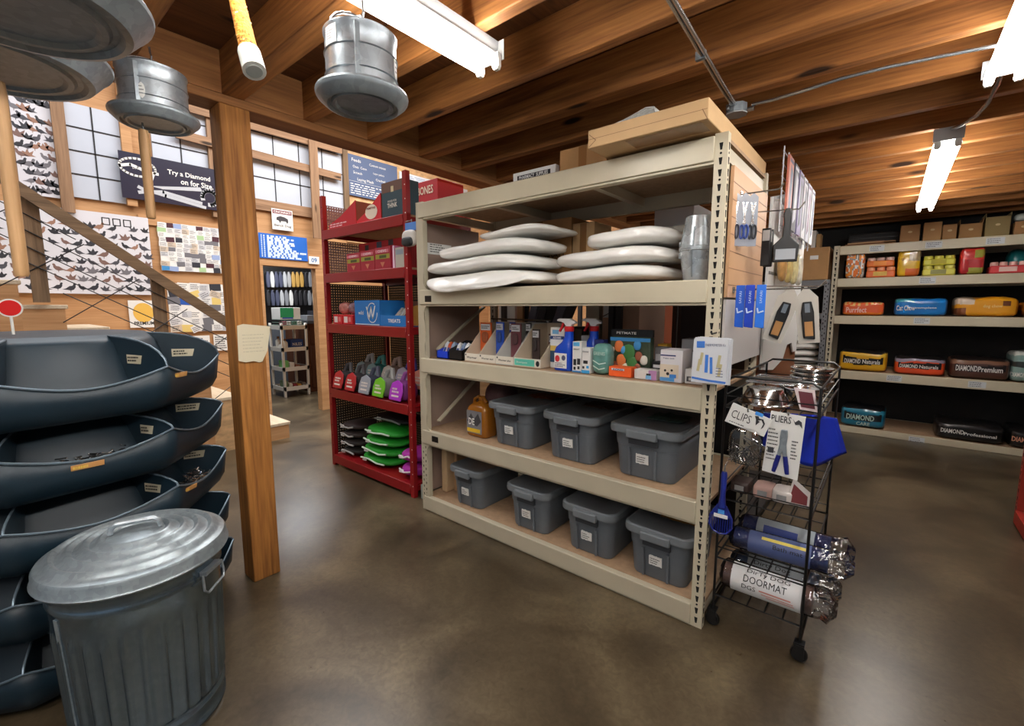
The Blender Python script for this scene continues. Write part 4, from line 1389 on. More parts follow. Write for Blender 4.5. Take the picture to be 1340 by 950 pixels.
def open_box(name, label, x0, x1, y0, y1, z0, z1, mt, txt=None):
    t = thing(name, label, 'cardboard box', ((x0 + x1) / 2, (y0 + y1) / 2, z0))
    MB().box(x0, x1, y0, y1, z0, z1).build('carton', mt, t, bevel=.004)
    MB().box((x0 + x1) / 2 - .025, (x0 + x1) / 2 + .025, y0 - .0015, y0, z0 + .01, z1 - .005).build('tape', M_tape, t)
    if txt:
        F2 = XZ(y0 - .0016, x0 + (x1 - x0) * txt[1], z0 + (z1 - z0) * txt[2])
        m = MB(); m.text(F2, txt[0], 0, 0, w=txt[3], h=txt[4], bold=.02)
        m.stroke(F2, [(-txt[3] * .6, -txt[4]), (txt[3] * .6, -txt[4]), (txt[3] * .6, txt[4]), (-txt[3] * .6, txt[4]), (-txt[3] * .6, -txt[4])], .006, .001)
        m.build('lettering', M_ink, t)
    return t
open_box('cardboard_box', 'large brown carton at the back of the fourth shelf, lettering showing above the cushions', -2.28, -1.74, 2.74, 2.98, Z4, 2.20, M_carton, ('COMFORT', .66, .50, .20, .04))
open_box('cardboard_box', 'narrow brown carton beside the large one at the back of the fourth shelf', -1.73, -1.56, 2.74, 2.98, Z4, 2.15, M_cartonl)
open_box('cardboard_box', 'flat grey carton behind the right stack of cushions', -1.10, -.75, 2.80, 2.98, Z4, 2.07, flat(150, 144, 134))
m = MB(); m.sell((-1.42, 2.88, Z4 + .13), .08, .07, .13, 2.6, 8)
top(m, 'pink_bag', flat(214, 190, 190, .3), 'pale pink plastic bag behind the gap between the cushion stacks', 'bag', (-1.42, 2.88, Z4), angle=60)

# ------------------------------------------------------------------ on top of the rack
Z5 = LV[4] + EPS
t = thing('flat_carton', 'long flat brown carton jutting out over the top front beam', 'carton', (-.9, 2.5, Z5 + .012))
m = MB().box(-1.185, -.628, 2.0, 3.10, Z5 + .0125, Z5 + .096)
m.build('carton', M_cartonl, t, bevel=.004)
F2 = XZ(2.0, -.9065, Z5 + .054)
m = MB(); m.rect(F2, -.275, .275, -.003, -.001, .001); m.stroke(F2, [(-.27, .02), (-.235, -.01), (-.27, -.035)], .003); m.stroke(F2, [(.255, .0), (.275, -.04)], .003)
m.build('flap_edge', flat(130, 96, 60), t)
F3 = Frame((-.9, 2.02, Z5 + .0125), (1, 0, 0), (0, -1, 0))
m = MB(); m.rect(F3, -.10, .24, -.12, .0, .0008); m.build('tape', M_tape, t)
t = thing('newspaper', 'folded newspaper lying on the flat brown carton', 'newspaper', (-1.0, 2.35, Z5 + .097))
A = Z5 + .098
m = MB()
for i, (h, sh) in enumerate(((0, 0), (.012, .003), (.024, .008))):
    prof = [(-1.16 + sh, A + h * .3 + .004), (-1.175 + sh, A + .014 + h * .5), (-1.155, A + .026 + h * .6), (-1.06, A + .030 + h), (-.95, A + .062 + h * .8), (-.91, A + .060 + h * .6), (-.90, A + .035), (-.93, A + .012), (-1.0, A + .004)]
    vs = [(x, y, z) for y in (2.12, 2.44) for x, z in prof]
    n = len(prof)
    m.add(vs, [(k, k + 1, k + 1 + n, k + n) for k in range(n - 1)], 0, True)
o = m.build('folded_sheets', mat('newsprint', rgb(196, 196, 192), .8, var=.25, vscale=60, stretch=(1, 3, 1)), t)
o.modifiers.new('thick', 'SOLIDIFY').thickness = .004
m = MB(); m.box(-.985, -.915, 2.13, 2.42, A + .001, A + .012); m.build('lower_fold', M_white, t)
open_box('cardboard_box', 'plain brown box on top of the rack, left of the flat carton', -1.515, -1.215, 2.25, 2.62, Z5, Z5 + .135, M_carton)
t, F2, W, Hh = pbox('framed_sign', 'low white framed sign with a dark lettered band on the top shelf', 'sign', -1.868, -1.55, 2.26, 2.30, Z5, Z5 + .075, (226, 226, 224), [(-.78, .78, -.35, .45, (30, 32, 40))], [('PHARMACY  SUPPLIES', 0, .05, .68, .28, (226, 226, 226))])
t = thing('loose_papers', 'loose sheets hanging over the left end of the top shelf', 'papers', (-2.5, 2.35, Z5))
for i, (x, y, r, c) in enumerate([(-2.42, 2.42, .1, (226, 224, 220)), (-2.20, 2.40, -.2, (120, 124, 124)), (-2.02, 2.42, .15, (70, 74, 72))]):
    m = MB(); m.box(-.14, .14, -.1, .1, 0, .004, mx=T(x, y, Z5 + .001 + .006 * i) @ RZ(r) @ RY(-.04 if i else .0)); m.build('sheet', flat(*c), t)

# ------------------------------------------------------------------ second rack row behind, seen through the gaps
r2 = thing('back_rack', 'dark steel rack standing back to back behind the beige rack', 'storage rack', (-1.7, 3.6, 0))
for x in (-2.70, -1.62, -1.56, -.64):
    for y in (3.14, 4.46):
        MB().box(x - .02, x + .02, y - .02, y + .02, 0, 2.1 if x < -.7 else 2.3).build('upright', mat('dark_steel', rgb(52, 48, 46), .5), r2)
for z in (.10, 1.16):
    MB().box(-2.72, -.62, 3.12, 4.48, z - .04, z).build('shelf_board', M_dark, r2)
MB().box(-2.70, -.64, 3.095, 3.11, .02, 1.12).build('back_panel', M_black, r2)  # black sheet added to paint the dark depth behind the totes
Zb = 1.161
def bpx(px, py, y): return ony(px, py, y)
def back_box(name, label, tl, br, y, d, c, cat='box'):
    a, b = ony(*tl, y), ony(*br, y)
    t = thing(name, label, cat, ((a.x + b.x) / 2, y + d / 2, Zb))
    MB().box(a.x, b.x, y, y + d, Zb, a.z).build('carton', flat(*c, .7), t, bevel=.004, seg=1)
    return t, a, b
t, a, b = back_box('cardboard_box', 'pinkish carton with a white sheet taped on, seen through the third shelf', (789, 385), (836, 440), 3.22, .5, (208, 166, 140))
F2 = XZ(3.22, 0, 0)
A, B = ony(790, 396, 3.219), ony(815, 416, 3.219)
MB().box(A.x, B.x, 3.216, 3.2195, B.z, A.z).build('taped_sheet', M_white, t)
MB().bar((A.x, 3.213, B.z + .01), (B.x + .02, 3.213, A.z - .02), .006, .006).build('drawn_line', flat(90, 60, 60), t)
back_box('cardboard_box', 'cream carton left of the pinkish one on the rack behind', (767, 384), (783, 440), 3.22, .4, (206, 200, 180))
t, a, b = back_box('radio', 'grey box with a dark dial between the spray bottles and the cream carton', (750, 427), (764, 447), 3.13, .08, (70, 70, 66))
MB().box(a.x + .02, b.x - .02, 3.123, 3.1295, b.z + .01, a.z - .02).build('face', flat(140, 138, 126), t)
back_box('brown_case', 'dark brown case on the rack behind, at the right of the third shelf gap', (892, 384), (926, 450), 3.24, .5, (58, 44, 42), 'case')
back_box('orange_crate', 'rust-orange crate beside the dark upright on the rack behind', (839, 388), (851, 440), 3.76, .5, (178, 84, 36), 'crate')
t = thing('hanging_apron', 'black and grey patterned folds hanging behind the display bins', 'apron', (-2.1, 3.2, 1.2))
m = MB()
for i in range(6):
    a = ony(690 + 13 * i, 392, 3.2); b2 = ony(683 + 10 * i, 432, 3.2)
    m.bar((a.x, 3.2, a.z + .05), (b2.x, 3.2, b2.z - .05), .075, .03, (0, 1, 0), m=i % 3)
m.build('folds', [M_black, flat(96, 96, 112), flat(44, 44, 52)], t)
for i, (tl, br, c, nm) in enumerate([((652, 392), (674, 414), (210, 206, 200), 'white'), ((676, 395), (684, 416), (160, 120, 84), 'tan'), ((697, 398), (705, 412), (150, 40, 50), 'crimson')]):
    back_box('packet', '%s packet on the rack behind, over the display bins' % nm, tl, br, (3.2, 3.14, 3.3)[i], (.1, .03, .1)[i], c, 'packet')
a, b = ony(857, 276, 3.4), ony(907, 300, 3.4)
t = thing('white_crate', 'white box with a red stripe above the pails, on the rack behind', 'box', ((a.x + b.x) / 2, 3.6, 1.95))
MB().box(-2.72, -.62, 3.17, 4.43, 2.00, 2.04).build('shelf_board', M_dark, r2)
MB().box(a.x, b.x, 3.4, 3.8, 2.0415, a.z + .02).build('carton', flat(226, 226, 226), t)
MB().box(a.x + .01, b.x - .01, 3.396, 3.3995, 2.06, 2.085).build('red_stripe', flat(190, 40, 40), t)

# ================================================================== the dark red rack
RX0, RX1, RY0, RY1 = -4.235, -2.925, 2.25, 2.95
RL = [.112, .785, 1.42, 1.895, 2.30]
rr_ = thing('red_rack', 'dark red steel rack with a perforated back, left of the beige rack', 'storage rack', ((RX0 + RX1) / 2, 2.6, 0))
for x0 in (RX0, RX1 - .045):
    for y0 in (RY0, RY1 - .04):
        m = MB().box(x0, x0 + .045, y0, y0 + .04, 0, 2.62 if y0 == RY0 else 2.55)
        if y0 == RY0:
            for q in range(24): m.prism([(.005 * math.cos(u * PI / 4), .005 * math.sin(u * PI / 4)) for u in range(8)], XZ(y0 - .001, x0 + .032, .1 + .105 * q), .0009, 1)
        m.build('upright', [M_red, M_white if x0 > -3 else M_hole], rr_)
for i, z in enumerate(RL):
    MB().box(RX0 + .045, RX1 - .045, RY0 - .006, RY0 + .03, z - .085, z).build('front_beam', M_red, rr_, bevel=.003, seg=1)
    MB().box(RX0 + .045, RX1 - .045, RY1 - .03, RY1, z - .085, z).build('rear_beam', M_red, rr_)
    MB().box(RX0 + .01, RX1 - .01, RY0 + .031, RY1 - .031, z - .018, z - .002).build('shelf_board', M_board if i > 2 else M_red, rr_)
    for x in (RX0 + .002, RX1 - .032):
        MB().box(x, x + .03, RY0 + .041, RY1 - .041, z - .06, z - .02).build('end_bar', M_red, rr_)
M_perf = perforated('perforated_black', rgb(20, 18, 19), .0254, .17)
M_perfx = perforated('perforated_grey', rgb(128, 104, 104), .0254, .2, (1, 2))
MB().box(RX0 + .05, RX1 - .05, RY1 + .002, RY1 + .004, .12, 1.86).build('perforated_back', M_perf, rr_)
M_perfd = perforated('perforated_black_side', rgb(22, 20, 21), .0254, .17, (1, 2))
for (za, zb, mm_) in ((.115, .695, M_perfd), (.79, 1.33, M_perfd), (1.425, 1.805, M_perfd), (1.90, 2.21, M_perfx), (2.305, 2.54, M_perfx)):
    MB().box(RX0 + .034, RX0 + .036, RY0 + .045, RY1 - .045, za, zb).build('perforated_side', mm_, rr_)

Z = RL[4] + .0015
# sloping red display boxes on the top shelf
def slope_box(label, x0, x1, y0, y1, z, hf, hb, c, oval):
    t = thing('display_box', label, 'display box', ((x0 + x1) / 2, (y0 + y1) / 2, z))
    mt = flat(*c, .45)
    n = x1 - x0
    MB().box(x0, x1, y0, y1, z, z + .005).build('base', mt, t)
    MB().prism([(0, 0), (n, 0), (n, hb), (n * .45, hf + (hb - hf) * .35), (0, hf)], Frame((x0, y0, z + .005), (1, 0, 0), (0, 0, 1)), .005).build('front_panel', mt, t)
    MB().prism([(0, 0), (n, 0), (n, hb), (n * .45, hf + (hb - hf) * .35), (0, hf)], Frame((x0, y1 - .006, z + .005), (1, 0, 0), (0, 0, 1)), .005).build('rear_panel', mt, t)
    MB().box(x1 - .005, x1, y0 + .006, y1 - .012, z + .006, z + hb).build('tall_side', flat(120, 84, 70), t)
    MB().box(x0, x0 + .005, y0 + .006, y1 - .012, z + .006, z + hf).build('low_side', mt, t)
    F2 = XZ(y0, x0, z)
    m = MB()
    if oval: m.disc(F2, n * .62, .075, .088, .06, .001, 0); m.build('oval_print', flat(220, 206, 186), t); m = MB(); m.text(F2, 'PRIMITIVES', n * .62, .105, w=.13, h=.018, off=.002, bold=.02); m.build('lettering', flat(110, 20, 24), t)
    else: m.scribble(F2, .02, n * .8, .01, .05, 2, 0, .001, 5); m.build('small_print', flat(226, 180, 184), t)
slope_box('red sloping display box on top of the red rack, plain front with small print', -4.12, -3.66, 2.27, 2.50, Z, .035, .20, (178, 24, 38), False)
slope_box('red sloping display box with a cream oval, on top of the red rack', -3.65, -3.285, 2.27, 2.50, Z, .02, .205, (196, 30, 44), True)
t, F2, W, Hh = pbox('tea_box', 'dark teal box with pale lettering and a brown top, against the red upright', 'box', -3.268, -2.98, 2.27, 2.42, Z, 2.575, (34, 62, 72), [(-1, 1, .42, 1, (96, 66, 52)), (-.12, .12, .40, .72, (196, 180, 140))],
     [('FOOD FOR', 0, -.12, .40, .06, (206, 200, 186)), ('THINK', 0, -.36, .45, .13, (216, 210, 196))])
open_box('cardboard_box', 'printed brown carton at the back left of the red rack top', -4.19, -3.80, 2.56, 2.88, Z, 2.52, flat(134, 100, 80))
t, F2, W, Hh = pbox('display_box', 'red box with cream lettering at the back of the red rack top', 'box', -3.30, -2.96, 2.60, 2.90, Z, 2.64, (176, 32, 40), [(-1, 1, -.5, -.3, (130, 20, 28))], [('BONES', .1, .55, .6, .2, (232, 214, 190))])

Z = RL[3] + .0015
pk = [(-3.855, -3.635), (-3.630, -3.415), (-3.410, -3.190)]
for i, (a, b) in enumerate(pk):
    t, F2, W, Hh = pbox('treat_pack', ('leftmost', 'middle', 'rightmost')[i] + ' of three crimson treat packs with olive bands on the red rack', 'treat pack', a, b, 2.28, 2.34, Z, 2.06 + .008 * i, (160, 34, 50),
        [(-.9, .9, -.05, .38, (150, 144, 50)), (-.9, .8, .5, .8, (206, 110, 124)), (-.4, .5, .02, .28, (70, 76, 30))], [('CHEWS', 0, .65, .55, .12, (236, 206, 210))], group='crimson treat packs on the red rack')
    m = MB(); m.poly(F2, [(-.3 * W, -.35 * Hh), (0, -.85 * Hh), (.3 * W, -.35 * Hh)][::1], .002); m.build('triangle_print', flat(200, 120, 90), t)
t, F2, W, Hh = pbox('backing_box', 'tall red display box behind the crimson treat packs', 'display box', -3.87, -3.16, 2.42, 2.60, Z, 2.165, (186, 20, 32), [(-.72, -.55, .35, .85, (40, 30, 34)), (-.2, .02, .5, .95, (60, 70, 90)), (.3, .5, .62, .98, (60, 50, 56))])
pbox('treat_pack', 'pale grey-green packet at the right end of the fourth red shelf', 'packet', -3.14, -3.02, 2.29, 2.34, Z, 2.06, (184, 180, 166), [(-.8, .8, .3, .8, (150, 160, 170))])
pbox('treat_pack', 'slim pink and white packet right of the crimson packs', 'packet', -3.18, -3.15, 2.29, 2.36, Z, 2.08, (220, 130, 170), [(.0, 1, -1, 1, (232, 226, 230))])

Z = RL[2] + .0015
t, F2, W, Hh = pbox('blue_box', 'closed blue box with a white swirl emblem on the middle red shelf', 'box', -3.775, -3.385, 2.29, 2.55, Z, 1.64, (28, 116, 190), [(-.96, .96, -.97, -.9, (206, 226, 240))])
m = MB()
m.stroke(F2, [(.0, .05), (.04, -.05), (.07, .05), (.09, -.05), (.13, .06)], .014, .002)
m.stroke(F2, [(.085 + .075 * math.cos(a), -.0 + .085 * math.sin(a)) for a in [math.radians(60 + 300 * k / 16) for k in range(17)]], .008, .002)
m.text(F2, 'wild', -.09, 0, w=.08, h=.035, off=.002); m.build('emblem', M_white, t)
t = thing('blue_display_box', 'open blue display box of white sticks beside the closed one', 'display box', (-3.17, 2.42, Z))
mt = flat(28, 116, 190)
m = MB(); m.box(-3.375, -2.99, 2.29, 2.55, Z, Z + .005); m.build('base', mt, t)
m = MB(); m.box(-3.375, -2.99, 2.29, 2.295, Z + .006, Z + .09); m.build('front_panel', mt, t)
m = MB(); m.box(-3.375, -2.99, 2.545, 2.55, Z + .006, Z + .21); m.build('back_panel', flat(120, 80, 60), t)
for x in (-3.375, -2.995):
    m = MB(); m.prism([(0, 0), (.248, 0), (.248, .2), (.0, .2 if x < -3.2 else .15)], Frame((x + .005, 2.2955, Z + .006), (0, 1, 0), (0, 0, 1)), .005); m.build('side_panel', flat(28, 116, 190) if x < -3.2 else flat(206, 160, 80), t)
m = MB(); F2 = XZ(2.29, -3.18, Z + .045); m.text(F2, 'TREATS', 0, 0, w=.17, h=.03, bold=.02); m.build('lettering', M_white, t)
for i in range(4):
    m = MB(); m.bar((-3.325 + .075 * i, 2.36, Z + .022), (-3.295 + .075 * i, 2.47, Z + .15 + .01 * (i % 2)), .05, .016)
    top(m, 'chew_stick', flat(200, 196, 186), ('leftmost', 'second', 'third', 'rightmost')[i] + ' white chew stick in the open blue display box', 'chew', (-3.28 + .075 * i, 2.40, Z + .01), 'white chew sticks')
for i, (a, b) in enumerate(((-4.16, -4.00), (-3.985, -3.82))):
    pbox('small_box', ('left', 'right')[i] + ' of two small red and white boxes on the middle red shelf', 'box', a, b, 2.29, 2.38, Z, 1.51, (200, 34, 44), [(-.75, .0, -.7, .6, (226, 214, 210)), (.2, .7, -.5, .5, (220, 120, 120))])
    m = MB(); m.sell((a + .08, 2.36 + .02, 1.57), .085, .05, .058, 2.4, 8)
    top(m, 'treat_bag', mat('pink_film' if i else 'mauve_film', rgb(*((190, 120, 110), (130, 100, 112))[i]), .2, coat=.5, var=.35, vscale=22), ('mauve', 'salmon')[i] + ' film bag sitting on the small red and white boxes', 'bag', (a + .08, 2.38, 1.512), angle=60)
pbox('small_box', 'tall white carton at the back right of the middle red shelf', 'box', -3.10, -2.99, 2.66, 2.74, Z, 1.78, (226, 224, 222), [(-.8, .8, .6, .9, (60, 60, 66))])

# harness packs on the second shelf: rounded badge over a folded strap
Z = RL[1] + .0015
HP = [(-4.065, 2.30, (26, 24, 26), (170, 30, 40), 'red round badge, far left', 'red'), (-3.845, 2.30, (30, 26, 28), (180, 34, 44), 'bigger red badge, second from the left', 'red'),
      (-3.61, 2.30, (34, 38, 56), (150, 156, 166), 'navy and silver', 'navy'), (-3.39, 2.30, (110, 110, 106), (110, 190, 40), 'bright green front', 'green'), (-3.14, 2.30, (110, 40, 110), (170, 50, 190), 'magenta purple', 'purple'),
      (-4.06, 2.54, (120, 116, 112), (140, 160, 160), 'grey, behind the far left badge', 'grey'), (-3.84, 2.52, (20, 90, 84), (120, 150, 150), 'dark teal, back row', 'teal'), (-3.58, 2.52, (110, 88, 78), (190, 184, 176), 'taupe brown, back row', 'taupe'),
      (-3.36, 2.52, (40, 40, 130), (170, 170, 190), 'royal blue, back row', 'blue'), (-3.12, 2.52, (30, 28, 30), (226, 150, 130), 'black with peach print, back row right', 'peach')]
for i, (x, y, c, c2, lb, nm) in enumerate(HP):
    t = thing('harness_pack', 'padded harness pack on the second red shelf, ' + lb, 'harness pack', (x, y, Z), 'harness packs on the second red shelf')
    zo = 0 if y < 2.4 else .07
    m = MB(); m.sell((x, y + .05, Z + .087 + zo / 2), .105, .085, .085 + zo / 2, 3.0, 7); m.build('folded_pad', flat(*c, .8), t)
    m = MB(); m.tube([(x - .06, y + .06, Z + .14 + zo), (x - .03, y + .08, Z + .225 + zo), (x + .02, y + .09, Z + .245 + zo), (x + .055, y + .07, Z + .14 + zo)], .022, 6); m.build('strap', flat(*[min(255, q + 50) for q in c]), t)
    F2 = Frame((x + .0, y - .045, Z + .095 + zo), (1, 0, 0), (0, .25, 1))
    m = MB(); pts = [(-.08, -.08), (.08, -.08), (.088, .0), (.07, .065), (.0, .095), (-.07, .065), (-.088, .0)]
    m.prism(pts, F2, .012); m.build('badge', flat(*c2, .35), t, bevel=.004, seg=1)
    m = MB(); m.scribble(F2, -.05, .05, -.02, .03, 2, 0, .002, i, .6); m.rect(F2, -.05, .05, -.05, -.035, .002); m.build('badge_print', flat(226, 216, 206), t)

# folded dog coats stacked on the bottom shelf
Z = RL[0] + .0015
def folded(label, x, y, z, a, b, cz, c, trim, seed, group, cat='dog coat', ang=0.0):
    t = thing('folded_coat', label, cat, (x, y, z), group)
    m = MB()
    def w(q, v): return v + Vector((0, 0, .008 * math.sin(3 * q.x + 1) * (q.x + 1) * .5 + .006 * noise.noise((v.x * 9, v.y * 9, 0)) + .006))
    m.sell((x, y, z + cz), a, b, cz, 2.5, 10, warp=w, mx=RZ(ang)); m.build('cloth', flat(*c, .6), t)
    m = MB(); ca, sa = math.cos(ang), math.sin(ang)
    P = [(-a * .7, -b * .99), (-a * .2, -b * 1.0), (a * .35, -b * 1.0), (a * .75, -b * .95)]
    m.tube([(x + px * ca - py * sa, y + px * sa + py * ca, z + cz * (1.15 + .25 * math.sin(2 * k + seed))) for k, (px, py) in enumerate(P)], .009, 5)
    m.build('piping', flat(*trim), t)
    m = MB(); F2 = XZ(y - b * 1.01, x - a * .45, z + cz)
    m.prism([(-.03, -.016), (.03, -.012), (.03, .018), (-.03, .014)], F2, .006); m.build('swing_tag', M_white, t)
gg = 'bright green folded dog coats'
for k in range(4):
    folded(('lowest', 'second', 'third', 'topmost')[k] + ' bright green folded dog coat on the bottom red shelf', -3.60 + .03 * k, 2.46, Z + .002 + .094 * k, .25, .17, .042, (30, 150, 40), (206, 224, 206), k, gg)
gg = 'dark folded dog coats, left stack'
for k in range(4):
    folded(('lowest', 'second', 'third', 'topmost')[k] + ' dark folded dog coat at the left end of the bottom red shelf', -4.04, 2.46, Z + .002 + .084 * k, .145, .16, .037, (40 + 4 * k, 38, 36), (170, 170, 166), k + 5, gg)
folded('dark folded coat with a grey edge, on top of the green stack', -3.52, 2.56, Z + .386, .26, .15, .035, (28, 26, 30), (150, 160, 160), 11, None)
for k in range(2):
    folded(('magenta folded coat lying at the right end of the bottom red shelf', 'magenta folded coat on top of the other magenta one')[k], -3.09 , 2.46, Z + .002 + .127 * k, .12, .17, .058, (170, 40, 160), (220, 214, 216), 15 + k, 'magenta folded coats')
# things hung in the slot between the two racks
t = thing('hanging_mirror_pack', 'blue-topped pack with a rounded dark tray hanging between the red and beige racks', 'pack', (-2.83, 2.22, 2.05))
MB().box(-2.90, -2.76, 2.215, 2.222, 2.155, 2.215).build('header', flat(80, 130, 200), t)
m = MB(); m.sell((-2.83, 2.20, 2.095), .075, .03, .062, 3, 8); m.build('shell', flat(206, 200, 192), t)
m = MB(); m.sell((-2.83, 2.185, 2.07), .062, .03, .035, 3, 8); m.build('tray', flat(40, 44, 46), t)
m = MB(); m.tube([(-2.83, 2.222, 2.215), (-2.83, 2.222, 2.235), (-2.86, 2.240, 2.235), (-2.935, 2.2455, 2.235)], .004, 5); m.build('hook', M_chrome, t)
t = thing('gap_board', 'grey-green board end standing on the floor between the red and beige racks', 'board', (-2.84, 2.32, 0))
MB().box(-2.885, -2.77, 2.29, 2.31, 0, .12).build('board', flat(150, 160, 152), t)

# ================================================================== ceiling fixtures
def fixture(label, x, y0, y1):
    t = thing('fluorescent_light', label, 'ceiling light', (x, (y0 + y1) / 2, 2.655), 'twin tube fluorescent lights')
    zc = 2.658
    m = MB()
    m.prism([(-.042, 0), (.042, 0), (.036, -.05), (-.036, -.05)], Frame((x, y0, zc), (1, 0, 0), (0, 0, 1)), (y1 - y0))
    m.build('housing', M_fix, t)
    m = MB(); m.prism([(-.046, 0), (.046, 0), (.046, -.010), (.0, -.006), (-.046, -.010)], Frame((x, y0 + .002, zc - .0505), (1, 0, 0), (0, 0, 1)), (y1 - y0 - .004))
    m.build('reflector', flat(226, 226, 224, .35), t)
    for yy in (y0 - .004, y1):
        MB().box(x - .070, x + .070, yy, yy + .004, zc - .075, zc - .0).build('end_plate', M_fix, t)
    for sx in (-.046, .046):
        m = MB(); m.tube([(x + sx, y0 + .035, zc - .086), (x + sx, y1 - .035, zc - .086)], .019, 12)
        m.build('tube', M_tube, t)
        for yy in (y0 + .006, y1 - .024):
            m = MB(); m.prism([(-.014, 0), (.014, 0), (.017, -.052), (.010, -.064), (-.010, -.064), (-.017, -.052)][::-1], Frame((x + sx, yy, zc - .052), (1, 0, 0), (0, 0, 1)), .018)
            m.build('tube_socket', M_whitep, t)
    return t
fixture('twin tube fluorescent light at the top centre, left of the conduit', -1.36, .27, 1.50)
fixture('twin tube fluorescent light cut off by the upper right edge of the photo', .30, .55, 2.99)
fixture('twin tube fluorescent light over the far food shelf on the right', .19, 3.90, 6.34)
fixture('twin tube fluorescent light in the row behind the viewer, left row', -1.36, -2.5, -.25)
fixture('twin tube fluorescent light in the row behind the viewer, right row', .30, -2.0, .44)

jb = onz(964, 142, 2.64)
t = thing('junction_box', 'round grey metal junction box under the joists where the cables meet', 'junction box', tuple(jb))
m = MB(); m.lathe([(.048, -.028), (.052, -.024), (.052, .018)], 8, jb); m.build('box', M_galvd, t)
m = MB(); m.lathe([(.055, -.034), (.055, -.028)], 8, jb); m.build('cover', M_fix, t)
for q in ((.055, .0), (-.03, -.05)):
    m = MB(); m.lathe([(.012, 0), (.012, .03)], 8, jb + Vector((q[0], q[1], -.02)), mx=RY(PI / 2 if q[0] > 0 else 0)); m.build('clamp', M_chrome, t)
cdt = thing('conduit', 'pair of straight steel conduits running along the ceiling to the junction box', 'conduit', tuple(jb))
for k, dx in enumerate((-.008, .009)):
    a = onz(858 + 6 * k, -30, 2.62); b = onz(944, 112, 2.64)
    m = MB(); m.tube([a + Vector((0, -.6, 0)), a + Vector((dx * .3, 0, 0)), b + Vector((dx, 0, 0)), jb + Vector((dx, -.062, -.0))], .0075, 8); m.build('pipe', M_chrome, cdt)
a = onz(917, 75, 2.632)
MB().box(a.x - .020, a.x + .020, a.y - .010, a.y + .010, a.z - .010, a.z + .024).build('strap', M_galvd, cdt)
t = thing('flexible_cable', 'flexible metal cable from the junction box to the upper right light', 'cable', tuple(jb))
pts = [jb + Vector((.075, 0, 0))] + [onz(px, py, z) for px, py, z in ((1010, 131, 2.635), (1050, 119, 2.63), (1100, 103, 2.635), (1160, 88, 2.64), (1230, 74, 2.64), (1306, 59, 2.62))]
m = MB(); m.tube(pts, .008, 8); m.build('sheath', M_chrome, t)
t = thing('flexible_cable', 'hanging flexible cable linking the two lights on the right', 'cable', (.28, 3.4, 2.62))
m = MB(); m.tube([(.30, 3.0, 2.63), (.30, 3.12, 2.60), (.29, 3.30, 2.575), (.27, 3.50, 2.58), (.23, 3.70, 2.60), (.20, 3.885, 2.64)], .010, 8); m.build('sheath', M_chrome, t)

